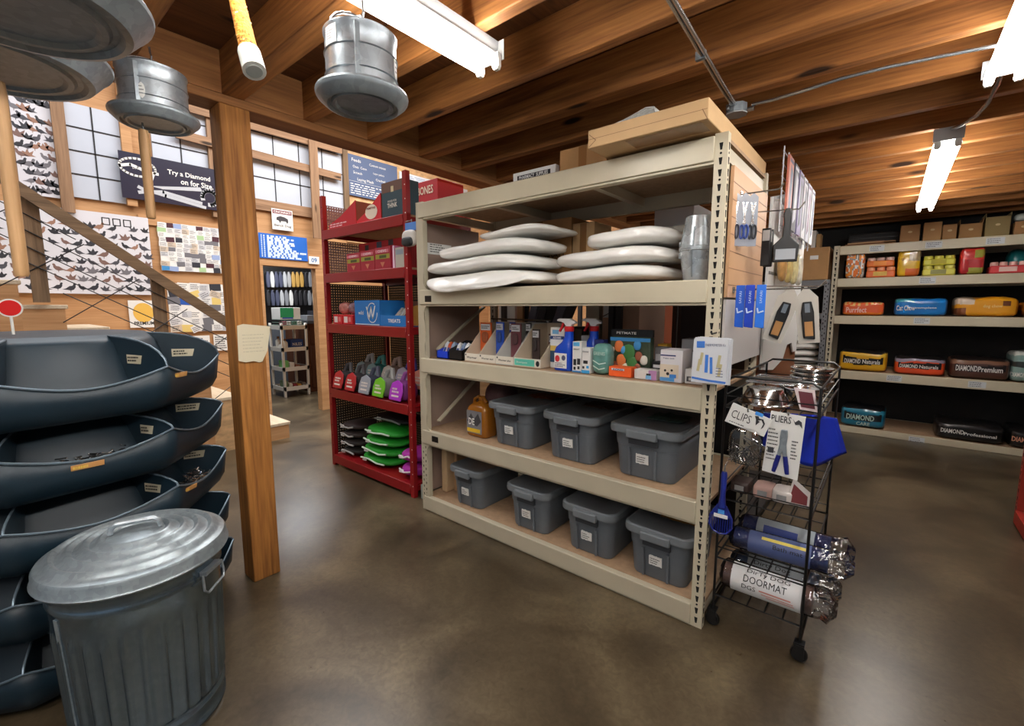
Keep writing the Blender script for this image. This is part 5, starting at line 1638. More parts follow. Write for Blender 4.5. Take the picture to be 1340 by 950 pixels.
# ================================================================== hanging feeders
def feeder(label, x, y, z, R, rt, h, sticker=0, hook_y=0):
    """z: height of the pan rim"""
    t = thing('poultry_feeder', label, 'poultry feeder', (x, y, z - R * .25), 'galvanised hanging poultry feeders')
    d = R * .21
    m = MB()
    m.lathe([(0, -d + .012), (R * .56, -d + .010), (R * .60, -d + .002), (R * .65, -d + .002), (R * .68, -d + .010), (R * .73, -d + .010), (R * .77, -d), (R * .83, -d + .003), (R * .975, -.008),
             (R, -.003), (R * 1.01, .004), (R * .995, .010), (R * .97, .008), (R * .88, -d * .42), (R * .76, -d + .02), (0, -d + .022)], 56, (x, y, z))
    m.build('pan', M_galvd, t, angle=24)
    m = MB()
    bd = .004
    m.lathe([(rt, -d + .035), (rt, h * .26), (rt + bd, h * .275), (rt, h * .29), (rt, h * .62), (rt + bd, h * .635), (rt, h * .65), (rt, h - .012), (rt + bd, h - .006), (rt + bd, h), (rt - .004, h), (rt - .004, -d + .035)], 48, (x, y, z))
    m.build('hopper', M_galv, t, angle=50)
    m = MB(); m.lathe([(rt - .006, h - .004), (rt * .5, h + .012), (0, h + .016)], 40, (x, y, z)); m.build('lid', M_galv, t)
    m = MB()
    m.box(x + rt * math.cos(-.65) - .003, x + rt * math.cos(-.65) + .003, y + rt * math.sin(-.65) - .01, y + rt * math.sin(-.65) + .01, z + .01, z + h - .01)
    m.build('seam', M_galvd, t)
    top_z = 2.659
    m = MB()
    m.tube([(x, y - rt * .95, z + h - .02)] + [(x, y - rt * .95 * math.cos(a), z + h - .004 + min(.06, (top_z - z - h) * .55) * math.sin(a)) for a in [PI * q / 10 for q in range(1, 10)]] + [(x, y + rt * .95, z + h - .02)], .0045, 6)
    m.build('bail', M_chrome, t)
    m = MB()
    hh = z + h + min(.055, (top_z - z - h) * .5)
    m.tube([(x, y, hh + .004), (x + .012, y, hh - .006), (x + .018, y, hh + .01), (x + .006, y, (hh + top_z) / 2), (x, y, top_z)], .004, 6)
    m.build('hook', M_chrome, t)
    if sticker:
        for (a0, zz, w2, h2, kind) in (((-1.50, h * .80, .024, .024, 0), (.62, h * .48, .012, .030, 1)) if sticker == 1 else ((-.55, h * .34, .012, .03, 1),)):
            m = MB()
            vs = []
            for i in range(7):
                for j in range(9):
                    u, v = -1 + 2 * i / 6, -1 + 2 * j / 8
                    if kind: uu, vv = u * math.sqrt(max(0, 1 - v * v * .98)), v
                    else: uu, vv = u, v
                    aa = a0 + uu * w2 / rt
                    vs.append((x + (rt + .0015) * math.cos(aa), y + (rt + .0015) * math.sin(aa), z + zz + vv * h2))
            m.add(vs, [(i * 9 + j, (i + 1) * 9 + j, (i + 1) * 9 + j + 1, i * 9 + j + 1) for i in range(6) for j in range(8)], 0, True)
            m.build('sticker', M_white, t)
            m = MB()
            aa = a0
            F2 = Frame((x + (rt + .0025) * math.cos(aa), y + (rt + .0025) * math.sin(aa), z + zz), (-math.sin(aa), math.cos(aa), 0), (0, 0, 1))
            m.scribble(F2, -w2 * .7, w2 * .7, -h2 * .6, h2 * .7, 5 if not kind else 3, 0, .0005, 3, .3)
            m.build('sticker_print', M_inkg, t)
    return t
feeder('small galvanised feeder hanging left of the ceiling light, stickers on its side', -1.255, .818, 2.196, .131, .100, .165, 1)
feeder('small galvanised feeder hanging above the navy banner', -2.47, .60, 2.380, .158, .120, .178, 2)
feeder('large galvanised feeder pan in the top left corner, nearest and highest in the photo', -1.35, .11, 2.192, .224, .16, .26)
feeder('large galvanised feeder pan at the left edge, just below the topmost pan', -2.22, .12, 2.385, .30, .21, .22)

# yellow pole with a white cap
t = thing('speckled_perch', 'yellow speckled bird perch with a white cap, hanging from the ceiling', 'bird perch', (-1.29, .62, 2.3))
d1 = _fw * 1.3
a = _eye + _ray(300, -42) * 1.32; b = _eye + _ray(326, 68) * 1.26; c = _eye + _ray(333, 93) * 1.245
m = MB(); m.tube([a + (a - b) * .35, a, a * .5 + b * .5, b], [.017, .019, .021, .024], 14)
m.build('perch', mat('yellow_stone', rgb(186, 118, 30), .85, var=.35, vscale=60, bump=.9, bscale=90), t)
m = MB(); rr = random.Random(5)
ax = (b - a).normalized(); e1 = ax.orthogonal().normalized(); e2 = ax.cross(e1)
for k in range(90):
    q = rr.random(); an = rr.random() * 2 * PI
    p = a * (1 - q) + b * q + (e1 * math.cos(an) + e2 * math.sin(an)) * (.0175 + .006 * q)
    m.sell(p, .003, .003, .003, 2, 1, m=rr.choice((0, 0, 1)))
o = m.build('grit', [flat(120, 80, 36), flat(236, 214, 150)], t); o['kind'] = 'stuff'
m = MB(); m.tube([b - ax * .002, b + ax * .004, c], [.028, .029, .030], 18); m.build('cap', M_whitep, t)
m = MB(); m.tube([c, c + ax * .003], [.022, .020], 18); m.build('cap_rim', flat(170, 176, 170), t)
m = MB(); top_pt = a + (a - b) * .35; m.tube([top_pt, Vector((top_pt.x, top_pt.y, 2.659))] if top_pt.z < 2.64 else [top_pt, top_pt + Vector((0, 0, .02))], .003, 6); m.build('cord', M_chrome, t)

# wooden tool handles hung from the joists
for i, (p0, p1, tt, r0, r1, lb) in enumerate([((6, 118), (23, 361), 1.5, .021, .019, 'pale wooden tool handle hanging at the left edge in front of the pigeon poster'),
                                              ((166, 150), (178, 283), 1.9, .019, .017, 'wooden tool handle hanging in front of the navy banner')]):
    A, B = _eye + _ray(*p0) * tt, _eye + _ray(*p1) * tt
    B = Vector((A.x * .4 + B.x * .6, A.y * .4 + B.y * .6, B.z)); A = Vector((B.x, B.y, A.z))
    ztop = 2.659
    if i == 0: A.z, ztop = 2.30, 2.323
    else:
        k_ = Vector((-2.47 - A.x, .60 - A.y, 0)).normalized() * .05
        A, B = A + k_, B + k_
        A.z, ztop = 2.32, 2.350
    t = thing('tool_handle', lb, 'tool handle', tuple(B), 'wooden tool handles')
    m = MB(); m.tube([B + (A - B) * q for q in (0, .015, .06, .5, .9, 1)], [r1 * .8, r1, r1, (r0 + r1) / 2, r0, r0 * .9], 12)
    m.build('shaft', M_handle, t)
    m = MB(); m.tube([A, Vector((A.x, A.y, ztop))], .004, 6); m.build('cord', M_chrome, t)

# ================================================================== stacked nail bins
BC = Vector((-3.08, .205, 0))
bins = thing('nail_bin', 'stack of round dark blue steel nail bins with scooped lips', 'nail bin', tuple(BC))
NB, RB = 8, .715
A0 = math.radians(29.5)
ZC = [1.318, 1.035, .765, .490, .215]


def lip(a, zc):
    s = ((a - A0) / (2 * PI / NB)) % 1.0
    e = abs(2 * s - 1)
    r = RB * (math.cos(PI / NB) / math.cos((s - .5) * 2 * PI / NB) * .75 + .25 * e ** 2 + .25 * (1 - e ** 2) * .93)
    return r, zc - .062 * (1 - e ** 1.8)


m = MB(); m.lathe([(.055, .02), (.055, 1.44)], 20, BC); m.lathe([(.398, 1.448), (.402, 1.455), (.38, 1.458), (0, 1.462)], 40, BC); m.build('column', M_bin, bins)
m = MB(); m.lathe([(.36, .0), (.36, .02), (.06, .03)], 32, BC); m.build('foot', M_bin, bins)
for k, zc in enumerate(ZC):
    m = MB()
    NA = 96
    prof = [(.0, 'in'), (.35, 'mid'), (1.0, 'lip')]
    rows = []
    for j in range(9):
        row = []
        for i in range(NA):
            a = A0 + 2 * PI * i / NA
            rl, zl = lip(a, zc)
            q = j / 8
            if j == 0: r, z = .40, zc + (.135 if k == 0 else .062)
            elif j == 1: r, z = .435, zc + (.10 if k == 0 else .04)
            else:
                fr_q = [.22, .40, .55, .72, .86, .945, 1][j - 2]
                r = .42 + (rl - .42) * fr_q
                z = zc - .205 + [.16, .05, .005, .005, .03, .075, 0][j - 2] if j < 8 else zl
            row.append(BC + Vector((r * math.cos(a), r * math.sin(a), z)))
        rows.append(row)
    vs = [v for r in rows for v in r]
    fs = [(j * NA + i, j * NA + (i + 1) % NA, (j + 1) * NA + (i + 1) % NA, (j + 1) * NA + i) for j in range(8) for i in range(NA)]
    m.add(vs, fs, 0, True)
    o = m.build('bin_tier', M_bin, bins, angle=60)
    o.modifiers.new('thick', 'SOLIDIFY').thickness = .004
    m = MB(); m.tube([BC + Vector((lip(a, zc)[0] * math.cos(a), lip(a, zc)[0] * math.sin(a), lip(a, zc)[1])) for a in [A0 + 2 * PI * i / NA for i in range(NA)]], .005, 6, closed=True)
    m.build('lip_highlight', M_binhilite, o)  # pale tube paints the highlight along the lip
    for d in range(NB):
        a = A0 + 2 * PI * d / NB
        rl, zl = lip(a, zc)
        hub = zc + .135 if k == 0 else zc + .062
        F2 = Frame(BC + Vector((0, 0, 0)), (math.cos(a), math.sin(a), 0), (0, 0, 1))
        up_ = [(.40, hub), (rl * .60, hub - .004)] + [(rl * .60 + (rl - rl * .60) * math.sin(q * PI / 2 / 6), zl + (hub - .006 - zl) * math.cos(q * PI / 2 / 6)) for q in range(1, 7)]
        dn = [(rl * .985, zl - .02), (.42 + (rl - .42) * .92, zc - .128), (.42 + (rl - .42) * .82, zc - .170), (.42 + (rl - .42) * .55, zc - .196), (.42 + (rl - .42) * .34, zc - .14), (.45, zc - .0)]
        mm = MB(); mm.prism(up_ + dn, F2, .003)
        dv = mm.build('divider', M_bin, bins)
        mm = MB(); mm.tube([F2.p(x, z, 0) for x, z in up_[1:]], .0045, 6)
        mm.build('divider_highlight', M_binhilite, dv)
        # paper stickers on the dividers that face the room
        st_ = {(0, 0): [(.54, .03, .07)], (0, 1): [(.55, .02, .09)], (1, 0): [(.57, -.01, .06)], (1, 1): [(.55, .0, .10)], (2, 1): [(.56, .0, .09)], (2, 0): [(.57, -.02, .08)]}.get((k, d), [])
        sgn = 1 if d == 0 or d == 1 else -1
        Fs = Frame(BC, (math.cos(a), math.sin(a), 0), (0, 0, 1))
        for (r_, zz, w_) in st_:
            mm = MB(); rr = random.Random(k * 7 + d)
            mm.prism([(r_ - w_ / 2, zc + zz - .02), (r_ + w_ / 2, zc + zz - .022), (r_ + w_ / 2 + .01, zc + zz + .016), (r_ - w_ / 2, zc + zz + .02)], Frame(BC + Fs.n * .0025, Fs.r, Fs.u), .002, 0)
            Fq = Frame(BC + Fs.n * .003 + Fs.r * r_ + Vector((0, 0, zc + zz)), Fs.r, Fs.u)
            mm.scribble(Fq, -w_ * .42, w_ * .40, -.014, .014, 2, 1, .001, k + d, .5)
            mm.build('sticker', [flat(196, 186, 160), M_ink], dv)
    for (dd, w_) in ((.15, .05),) if k < 3 else ():
        a = A0 + 2 * PI / NB * (dd if k != 1 else -.55)
        rl, zl = lip(a, zc)
        Fq = Frame(BC + Vector((rl * 1.002 * math.cos(a), rl * 1.002 * math.sin(a), zl - .022)), (-math.sin(a), math.cos(a), 0), (.25 * math.cos(a), .25 * math.sin(a), 1))
        mm = MB(); mm.prism([(-w_, -.011), (w_, -.011), (w_, .011), (-w_, .011)], Fq, .003, 0); mm.scribble(Fq, -w_ * .9, 0, -.008, .008, 1, 1, .001, 2, .7)
        mm.build('lip_sticker', [flat(206, 150, 90), flat(236, 200, 90)], o)


def nails(label, tier, sector, n, seed, rmin=.565, rmax=.635):
    rr = random.Random(seed)
    m = MB()
    for _ in range(n):
        a = A0 + 2 * PI / NB * (sector + rr.uniform(.14, .86))
        h = .10 * rr.random() ** 1.3
        r = rr.uniform(.580 - .4 * h, .600 + .45 * h)
        z = ZC[tier] - .162 + h
        p = BC + Vector((r * math.cos(a), r * math.sin(a), z))
        d = Vector((rr.uniform(-1, 1), rr.uniform(-1, 1), rr.uniform(-.25, .35))).normalized() * rr.uniform(.020, .034)
        m.tube([p - d / 2, p + d / 2], .0035, 4)
        m.sell(p + d / 2, .006, .006, .004, 2, 1)
    o = m.build('loose_nails', M_steel, None, tuple(BC + Vector((0, 0, ZC[tier] - .1))))
    tagit(o, label, 'nails', None, 'stuff')
    return o
nails('bright loose nails heaped in the second bin from the top', 1, -1, 420, 4, .565, .635)
nails('bright loose nails heaped in the right end of the third bin from the top', 2, 0, 420, 6, .565, .635)
nails('bright loose nails in the front of the fourth bin from the top', 3, -1, 260, 8)
nails('bright loose nails in the front of the lowest bin', 4, -1, 220, 9)

# red reflector on a stem
p = BC + Vector((.10, -.10, 1.44))
q = _eye + _ray(13, 403) * ((p - _eye).dot(_fw))
t = thing('reflector', 'round red reflector on a white stem standing at the top of the nail bins', 'reflector', tuple(q - Vector((0, 0, .12))))
n_ = (Vector((_eye.x, _eye.y, q.z)) - q).normalized()
Fq = Frame(q, Vector((-n_.y, n_.x, 0)), (0, 0, 1))
m = MB(); m.prism([(.040 * math.cos(2 * PI * k / 28), .040 * math.sin(2 * PI * k / 28)) for k in range(28)], Frame(q + n_ * .006, Fq.r, Fq.u), .012); m.build('rim', M_whitep, t)
m = MB(); m.disc(Frame(q + n_ * .006, Fq.r, Fq.u), 0, 0, .034, .034, .002, 0, 28); m.build('lens', flat(196, 30, 30, .2, .5), t)
m = MB(); m.tube([q - Vector((0, 0, .038)), q - Vector((-.004, 0, .15))], .005, 6); m.build('stem', M_whitep, t)

# ================================================================== galvanised bin in the foreground
CX, CY, CR, CRB, CZT = -2.105, .335, .256, .230, .690
can = thing('trash_can', 'ribbed galvanised trash can with its lid on, in the lower left foreground', 'trash can', (CX, CY, 0))


def flute(r, z, a):
    if .10 < z < .50:
        f = min(1, (z - .10) / .02, (.50 - z) / .04)
        return r + .009 * f * max(0, math.cos(30 * a)) - .002 * f
    return r
P = [(CRB - .012, 0), (CRB + .006, .004), (CRB + .006, .016), (CRB - .002, .022), (CRB - .001, .066), (CRB + .008, .070), (CRB + .008, .080), (CRB, .086), (CRB, .10)]
def wall_r(z): return CRB + (CR - CRB) * (z / CZT)
P += [(wall_r(z), z) for z in (.105, .12, .14, .2, .28, .36, .44, .47, .50, .505, .57)]
P += [(wall_r(.59) + .006, .585), (wall_r(.60), .595), (wall_r(.62), .62), (CR + .004, .66), (CR, CZT), (CR - .006, CZT), (CRB - .01, .03), (0, .03)]
m = MB(); m.lathe(P, 300, (CX, CY, 0), rfun=flute)
m.build('body', galv('can_metal', (132, 152, 168), .20, .92, .9, 1.08), can, angle=60)
LR = .281
ZL = .698
L = [(LR - .012, ZL - .045), (LR + .004, ZL - .046), (LR + .007, ZL - .040), (LR + .002, ZL - .034), (LR, ZL - .004), (LR - .006, ZL + .006), (LR - .02, ZL + .010)]
for r, up in ((.235, 1), (.19, 1), (.145, 1), (.10, 1)):
    zz = ZL + .012 + .045 * (1 - (r / LR) ** 1.6)
    L += [(r + .016, zz - .006), (r + .008, zz + .004), (r, zz + .008), (r - .008, zz + .004), (r - .014, zz - .003)]
L += [(.05, ZL + .058), (0, ZL + .060)]
m = MB(); m.lathe(L, 72, (CX, CY, 0)); lid = m.build('lid', galv('lid_metal', (150, 160, 165), .34, .6), can, angle=40)
hd = Vector((.35, .94, 0)).normalized()
hp = Vector((CX, CY, ZL + .056))
hp += Vector((-.0, 0, 0))
m = MB(); m.tube([hp - hd * .075, hp - hd * .070 + Vector((0, 0, .022)), hp - hd * .055 + Vector((0, 0, .034)), hp + hd * .055 + Vector((0, 0, .034)), hp + hd * .070 + Vector((0, 0, .022)), hp + hd * .075], .0095, 8)
m.build('lid_handle', M_galv, lid)
for ang in (math.radians(41), math.radians(221)):
    rd = Vector((math.cos(ang), math.sin(ang), 0)); tg = Vector((-rd.y, rd.x, 0))
    p0 = Vector((CX, CY, .60)) + rd * (wall_r(.60) + .010)
    m = MB(); m.bar(p0 - tg * .045, p0 + tg * .045, .016, .024, rd)
    m.tube([p0 - tg * .055 + rd * .006, p0 - tg * .060 + rd * .012 - Vector((0, 0, .055)), p0 - tg * .045 + rd * .016 - Vector((0, 0, .072)), p0 + tg * .045 + rd * .016 - Vector((0, 0, .060)), p0 + tg * .056 + rd * .012 - Vector((0, 0, .04)), p0 + tg * .055 + rd * .006], .0045, 6)
    m.build('side_handle', M_galv, can)
m = MB(); m.bar(Vector((CX, CY, .09)) + Vector((math.cos(-1.25), math.sin(-1.25), 0)) * wall_r(.1), Vector((CX, CY, .56)) + Vector((math.cos(-1.25), math.sin(-1.25), 0)) * wall_r(.56), .02, .005, Vector((math.cos(-1.25), math.sin(-1.25), 0)))
m.build('seam', M_galvd, can)

# note stapled on the post
A, B = onx(313, 427, -2.698), onx(346, 472, -2.698)
t = thing('post_note', 'cream paper note stapled to the timber post at eye level', 'note', (-2.69, (A.y + B.y) / 2, B.z))
n = 6
pts = [(.925 + .0, B.z + .012), (.96, B.z + .0), (1.0, B.z + .004), (1.03, B.z - .006), (1.045, B.z - .002), (1.075, B.z + .055), (1.10, A.z - .005), (.96, A.z + .012), (.93, A.z + .004)]
Fq = Frame((-2.688, 0, 0), (0, 1, 0), (0, 0, 1))
m = MB(); m.prism(pts, Fq, .0025); m.build('paper', M_paper, t)
m = MB(); m.scribble(Frame((-2.6875, 1.01, (A.z + B.z) / 2), (0, 1, 0), (0, 0, 1)), -.06, .05, -.05, .06, 6, 0, .0006, 2, .12); m.build('faint_writing', flat(170, 160, 140), t)

# ================================================================== right end of the beige rack: panels and hanging goods
PX = -.590          # outer face of the end panels
YZr = lambda X, y, z: Frame((X, y, z), (0, 1, 0), (0, 0, 1))
t = thing('slat_panel', 'brown slatted display panel on the end of the beige rack', 'display panel', (PX, 2.6, 1.62))
m = MB().box(PX, PX + .015, 2.225, 2.93, 1.625, 2.20)
m.build('board', mat('slat_brown', rgb(196, 154, 116), .55, var=.06, vscale=4), t)
m = MB()
for i in range(7): m.box(PX + .015, PX + .0165, 2.225, 2.93, 1.68 + .075 * i, 1.683 + .075 * i)
m.build('groove', flat(140, 104, 74), t)
t = thing('end_panel', 'pale grey panel below the slatted one on the rack end', 'panel', (PX, 2.6, 1.3))
MB().box(PX, PX + .012, 2.225, 3.0, 1.30, 1.615).build('board', flat(196, 192, 190, .35), t)
t = thing('display_board', 'tall white display panel on the end of the rack behind', 'display panel', (PX, 3.75, 1.3))
pts = [(3.08, 2.22), (4.42, 2.52), (4.42, 1.22), (4.25, 1.22), (4.15, 1.30), (3.95, 1.30), (3.80, 1.20), (3.45, 1.16), (3.08, 1.20)]
m = MB(); m.prism(pts[::-1], Frame((PX + .012, 0, 0), (0, 1, 0), (0, 0, 1)), .012); m.build('board', flat(226, 226, 222, .4), t)
m = MB(); m.box(PX + .012, PX + .016, 3.10, 4.40, 1.78, 1.795); m.build('shelf_edge', flat(110, 110, 108), t)
t = thing('pegboard', 'brown perforated hardboard low on the end of the rack behind', 'pegboard', (PX, 3.9, .9))
M_peg = perforated('peg_brown', rgb(122, 72, 40), .0254, .16, (1, 2))
MB().box(PX - .012, PX - .006, 3.06, 4.5, .75, 1.32).build('board', M_peg, t)
# wire grid with clear packets at the top
t = thing('wire_grid', 'white wire grid with clear packets clipped at the top of the white panel', 'wire grid', (PX + .04, 3.7, 2.1))
m = MB()
for i in range(9): m.tube([(PX + .05, 3.10 + .15 * i, 2.02), (PX + .05, 3.10 + .15 * i, 2.50)], .004, 5)
for i in range(7): m.tube([(PX + .05, 3.08, 2.05 + .07 * i), (PX + .05, 4.34, 2.05 + .07 * i)], .003, 5)
m.build('wires', flat(206, 206, 212), t)
for y in (3.12, 4.28): MB().box(PX + .0165, PX + .05, y - .005, y + .005, 2.2, 2.21).build('bracket', M_chrome, t)
PKC = [((206, 120, 100), (90, 84, 110)), ((60, 58, 72), (190, 190, 200)), ((150, 140, 180), (60, 60, 80)), ((222, 222, 226), (70, 70, 90)), ((200, 200, 210), (120, 90, 110)), ((230, 228, 226), (60, 70, 100))]
for i, (c, c2) in enumerate(PKC):
    y = 3.16 + .20 * i
    tt = thing('clear_packet', ('coral', 'charcoal', 'lilac', 'white', 'silver', 'far white')[i] + ' printed packet hanging on the white wire grid', 'packet', (PX + .08, y, 2.1), 'packets on the wire grid')
    F2 = Frame((PX + .075, y + .06, 2.28), (0, 1, 0), (0, 0, 1))
    m = MB(); m.prism([(-.075, -.22), (.075, -.22), (.075, .18), (-.075, .18)], F2, .012); m.build('card', flat(*c), tt)
    m = MB(); m.poly(F2, [(-.05, -.18), (.03, -.14), (.06, .1), (-.02, .14)], .001); m.rect(F2, -.06, .06, .145, .165, .0012); m.build('print', flat(*c2), tt)
for i, (y, c, nm) in enumerate([(3.30, (196, 150, 90), 'tan'), (3.52, (214, 190, 120), 'straw yellow'), (3.74, (226, 216, 160), 'pale yellow'), (3.96, (236, 232, 214), 'cream')]):
    tt = thing('clear_packet', nm + ' clear bag of chews hanging on the white panel', 'packet', (PX + .06, y, 1.83), 'bags of chews on the white panel')
    m = MB(); m.sell((PX + .05, y, 1.85), .022, .085, .11, 2.8, 8); m.build('bag', mat('chew_%d' % i, rgb(*c), .25, coat=.5, var=.25, vscale=22), tt)
    m = MB(); m.box(PX + .044, PX + .056, y - .085, y + .085, 1.955, 1.995); m.build('header', flat(236, 234, 226), tt)


def hook(label, y, z, L, bend=0.0):
    t = thing('peg_hook', label, 'hook', (PX + .015, y, z), 'wire display hooks on the rack end')
    m = MB(); m.tube([(PX + .017, y, z), (PX + .017 + L * .9, y, z + .01 * bend), (PX + .017 + L, y, z + .022)], .0035, 6); m.build('wire', M_chrome, t)
    m = MB(); m.box(PX + .0152, PX + .019, y - .018, y + .018, z - .014, z + .014); m.build('back_plate', M_chrome, t)
    return t
# scissors, combs and a brush on the brown panel
hook('wire hook holding the carded scissors, near the front edge of the brown panel', 2.36, 2.10, .17)
for i, (y, x0, c, nm) in enumerate([(2.325, .012, (36, 38, 60), 'navy'), (2.36, .042, (40, 70, 150), 'blue'), (2.39, .070, (30, 32, 40), 'black')]):
    tt = thing('scissor_pack', 'clear carded %s grooming scissors hung on the brown panel' % nm, 'scissors', (PX + x0, y, 1.88), 'carded scissors on the brown panel')
    X = PX + x0
    F2 = Frame((X, y - .03, 1.98), (1, .35, 0), (0, 0, 1))
    m = MB(); m.prism([(-.02, -.12), (.02, -.12), (.02, .10), (.0, .12), (-.02, .10)], F2, .004); m.build('card', flat(150, 156, 168, .25, .4), tt)
    m = MB(); m.stroke(F2, [(-.008, .075), (.004, -.02)], .007, .002); m.stroke(F2, [(.008, .075), (-.004, -.02)], .007, .002)
    m.build('blades', M_steel, tt)
    m = MB()
    for sg in (-1, 1): m.tube([F2.p(sg * .009 + .008 * math.cos(q * PI / 6), -.055 + .03 * math.sin(q * PI / 6), .005) for q in range(12)], .0045, 5, closed=True)
    m.build('finger_loops', flat(*c), tt)
for i, (y, nm) in enumerate([(2.52, 'narrow black comb'), (2.58, 'black pack')]):
    tt = thing('comb_pack', nm + ' hanging behind the scissors on the brown panel', 'comb', (PX + .10, y, 1.82), 'combs on the brown panel')
    MB().box(PX + .08, PX + .12, y, y + .014, 1.78, 1.96).build('comb', M_black, tt, bevel=.004)
    MB().box(PX + .085, PX + .115, y - .003, y - .0005, 1.90, 1.95).build('label', flat(170, 170, 170), tt)
hook('wire hook with the black brush, right half of the brown panel', 2.62, 2.06, .22, -1)
tt = thing('slicker_brush', 'black slicker brush with a grey pad hanging on the rack end', 'brush', (-.41, 2.60, 1.83))
F2 = Frame((-.415, 2.585, 1.90), (1, .25, 0), (0, 0, 1))
m = MB(); m.prism([(-.052, -.10), (.052, -.10), (.056, -.02), (.018, .02), (.014, .09), (.018, .13), (.010, .155), (-.010, .155), (-.018, .13), (-.014, .09), (-.018, .02), (-.056, -.02)], F2, .016); m.build('handle', M_black, tt, bevel=.004)
m = MB(); m.rect(F2, -.042, .042, -.088, -.038, .002); m.build('pad', flat(170, 176, 182), tt)
# blue combs pack on the lower hook
hook('chrome hook carrying the three blue packs', 2.32, 1.66, .36)
for i in range(3):
    X = PX + (.055, .095, .14)[i]; y = 2.31
    tt = thing('blue_pack', ('leftmost', 'middle', 'rightmost')[i] + ' blue carded pack on the low chrome hook', 'pack', (X, y, 1.50), 'blue carded packs')
    F2 = Frame((X, y - .02, 1.595), (1, .25, 0), (0, 0, 1))
    m = MB(); m.prism([(-.019, -.105), (.019, -.11), (.019, .085), (-.019, .085)], F2, .010); m.build('card', flat(*[(30, 90, 200), (20, 60, 180), (40, 110, 214)][i], .3), tt, bevel=.002, seg=1)
    m = MB(); m.text(F2, 'SAFARI', 0, .03, w=.055, h=.010, off=.002, tilt=PI / 2); m.stroke(F2, [(-.012, -.02), (-.008, -.04), (.012, -.032)], .006, .002); m.build('lettering', flat(206, 220, 240), tt)
hook('chrome hook for the clipper packs', 2.95, 1.70, .30, -1)
for i, (y, x0, ang, nm) in enumerate([(3.00, .12, -.28, 'left'), (3.04, .24, .12, 'right')]):
    tt = thing('clipper_pack', '%s carded dog clipper with a tan grip on the rack end' % nm, 'clippers', (PX + x0, y, 1.40), 'carded clippers')
    F2 = Frame((PX + x0, y - .05, 1.53), (math.cos(ang), .2, math.sin(ang)), (-math.sin(ang), 0, math.cos(ang)))
    m = MB(); m.prism([(-.05, -.15), (.05, -.15), (.055, .10), (.0, .17), (-.055, .10)], F2, .006); m.build('card', flat(200, 196, 186, .3), tt)
    m = MB(); m.prism([(-.026, -.12), (.028, -.13), (.03, .02), (.022, .08), (-.02, .08), (-.03, .02)], Frame(F2.p(0, 0, .014), F2.r, F2.u), .014); m.build('clipper', M_black, tt, bevel=.004)
    m = MB(); m.rect(Frame(F2.p(0, 0, .0145), F2.r, F2.u), -.018, .02, -.11, -.03, .001); m.build('grip', flat(176, 128, 74), tt)
    m = MB(); m.rect(Frame(F2.p(0, 0, .0145), F2.r, F2.u), -.012, .012, .02, .07, .001); m.build('blade', M_steel, tt)
# boot-care cards hanging in front of the right upright
t = thing('glove_card', 'thick white and blue carded pack hanging on the front of the right upright', 'carded pack', (-.61, 2.13, 1.25))
for i in range(3):
    F2 = Frame((-.607 + .006 * i, 2.115 + .012 * i, 1.345), (1, .0, .03 - .02 * i), (0, -.08, 1))
    m = MB(); m.prism([(-.078, -.105), (.072, -.11), (.078, .095), (.07, .10), (-.062, .102), (-.068, .09)], F2, .006); cd = m.build('card', flat(226, 230, 236, .3), t)
F2 = Frame((-.607, 2.115, 1.345), (1, 0, .03), (0, -.08, 1))
m = MB(); m.rect(F2, -.055, -.02, .055, .085, .001); m.stroke(F2, [(-.072, -.085), (.0, -.095), (.07, -.10)], .010, .001); m.stroke(F2, [(-.01, .02), (-.012, -.055)], .014, .001); m.stroke(F2, [(.008, .01), (.01, -.06)], .012, .001)
m.build('blue_print', flat(70, 130, 220), t)
m = MB(); m.text(F2, 'THERMOMETER Kit', .025, .068, w=.085, h=.011, off=.002); m.scribble(F2, .03, .06, -.08, -.03, 4, 0, .0012, 4, .3); m.build('lettering', flat(70, 80, 120), t)
m = MB()
for x, z in ((-.04, .0), (-.03, .03), (.045, .02), (.05, -.02)): m.stroke(F2, [(x, z), (x - .008, z - .05)], .012, .001)
m.build('tan_print', flat(206, 196, 150), t)
m = MB(); m.tube([(-.60, 2.178, 1.465), (-.60, 2.11, 1.462), (-.60, 2.10, 1.475)], .004, 6); m.build('hook', M_wire, t)

# ================================================================== black wire stand on castors
WX0, WX1, WY0, WY1 = -.565, -.195, 2.255, 3.17
ws = thing('wire_stand', 'black wire shelf stand on castors at the end of the beige rack', 'wire stand', (-.38, 2.7, 0))
def rod(pts, r=.006, name='rod', n=6, closed=False): return MB().tube(pts, r, n, closed=closed).build(name, M_wire, ws)
for y in (WY0, WY1):
    rod([(WX0, y, .09), (WX0, y, 1.24), (WX0 + .03, y, 1.262), (WX1 - .03, y, 1.262), (WX1, y, 1.24), (WX1, y, .09)], .0062, 'end_frame', 8)
for x in (WX0, WX1): rod([(x, WY0, 1.24), (x, WY1, 1.24)], .006, 'top_rail'); rod([(x, WY0, .10), (x, WY1, .10)], .006, 'bottom_rail')
WLV = [.165, .36, .665, 1.115]
for k, z in enumerate(WLV):
    m = MB()
    m.tube([(WX0, WY0, z), (WX1, WY0, z), (WX1, WY1, z), (WX0, WY1, z)], .0055, 6, closed=True)
    for i in range(1, 5): m.tube([(WX0 + (WX1 - WX0) * i / 5, WY0, z), (WX0 + (WX1 - WX0) * i / 5, WY1, z)], .0035, 5)
    for i in range(1, 6): m.tube([(WX0, WY0 + (WY1 - WY0) * i / 6, z - .004), (WX1, WY0 + (WY1 - WY0) * i / 6, z - .004)], .0035, 5)
    if k > 0:
        zz = z + .055
        m.tube([(WX1, WY0, zz), (WX0, WY0, zz), (WX0, WY1, zz), (WX1, WY1, zz)], .004, 5, closed=(k != 1))
    m.build('wire_shelf', M_wire, ws)
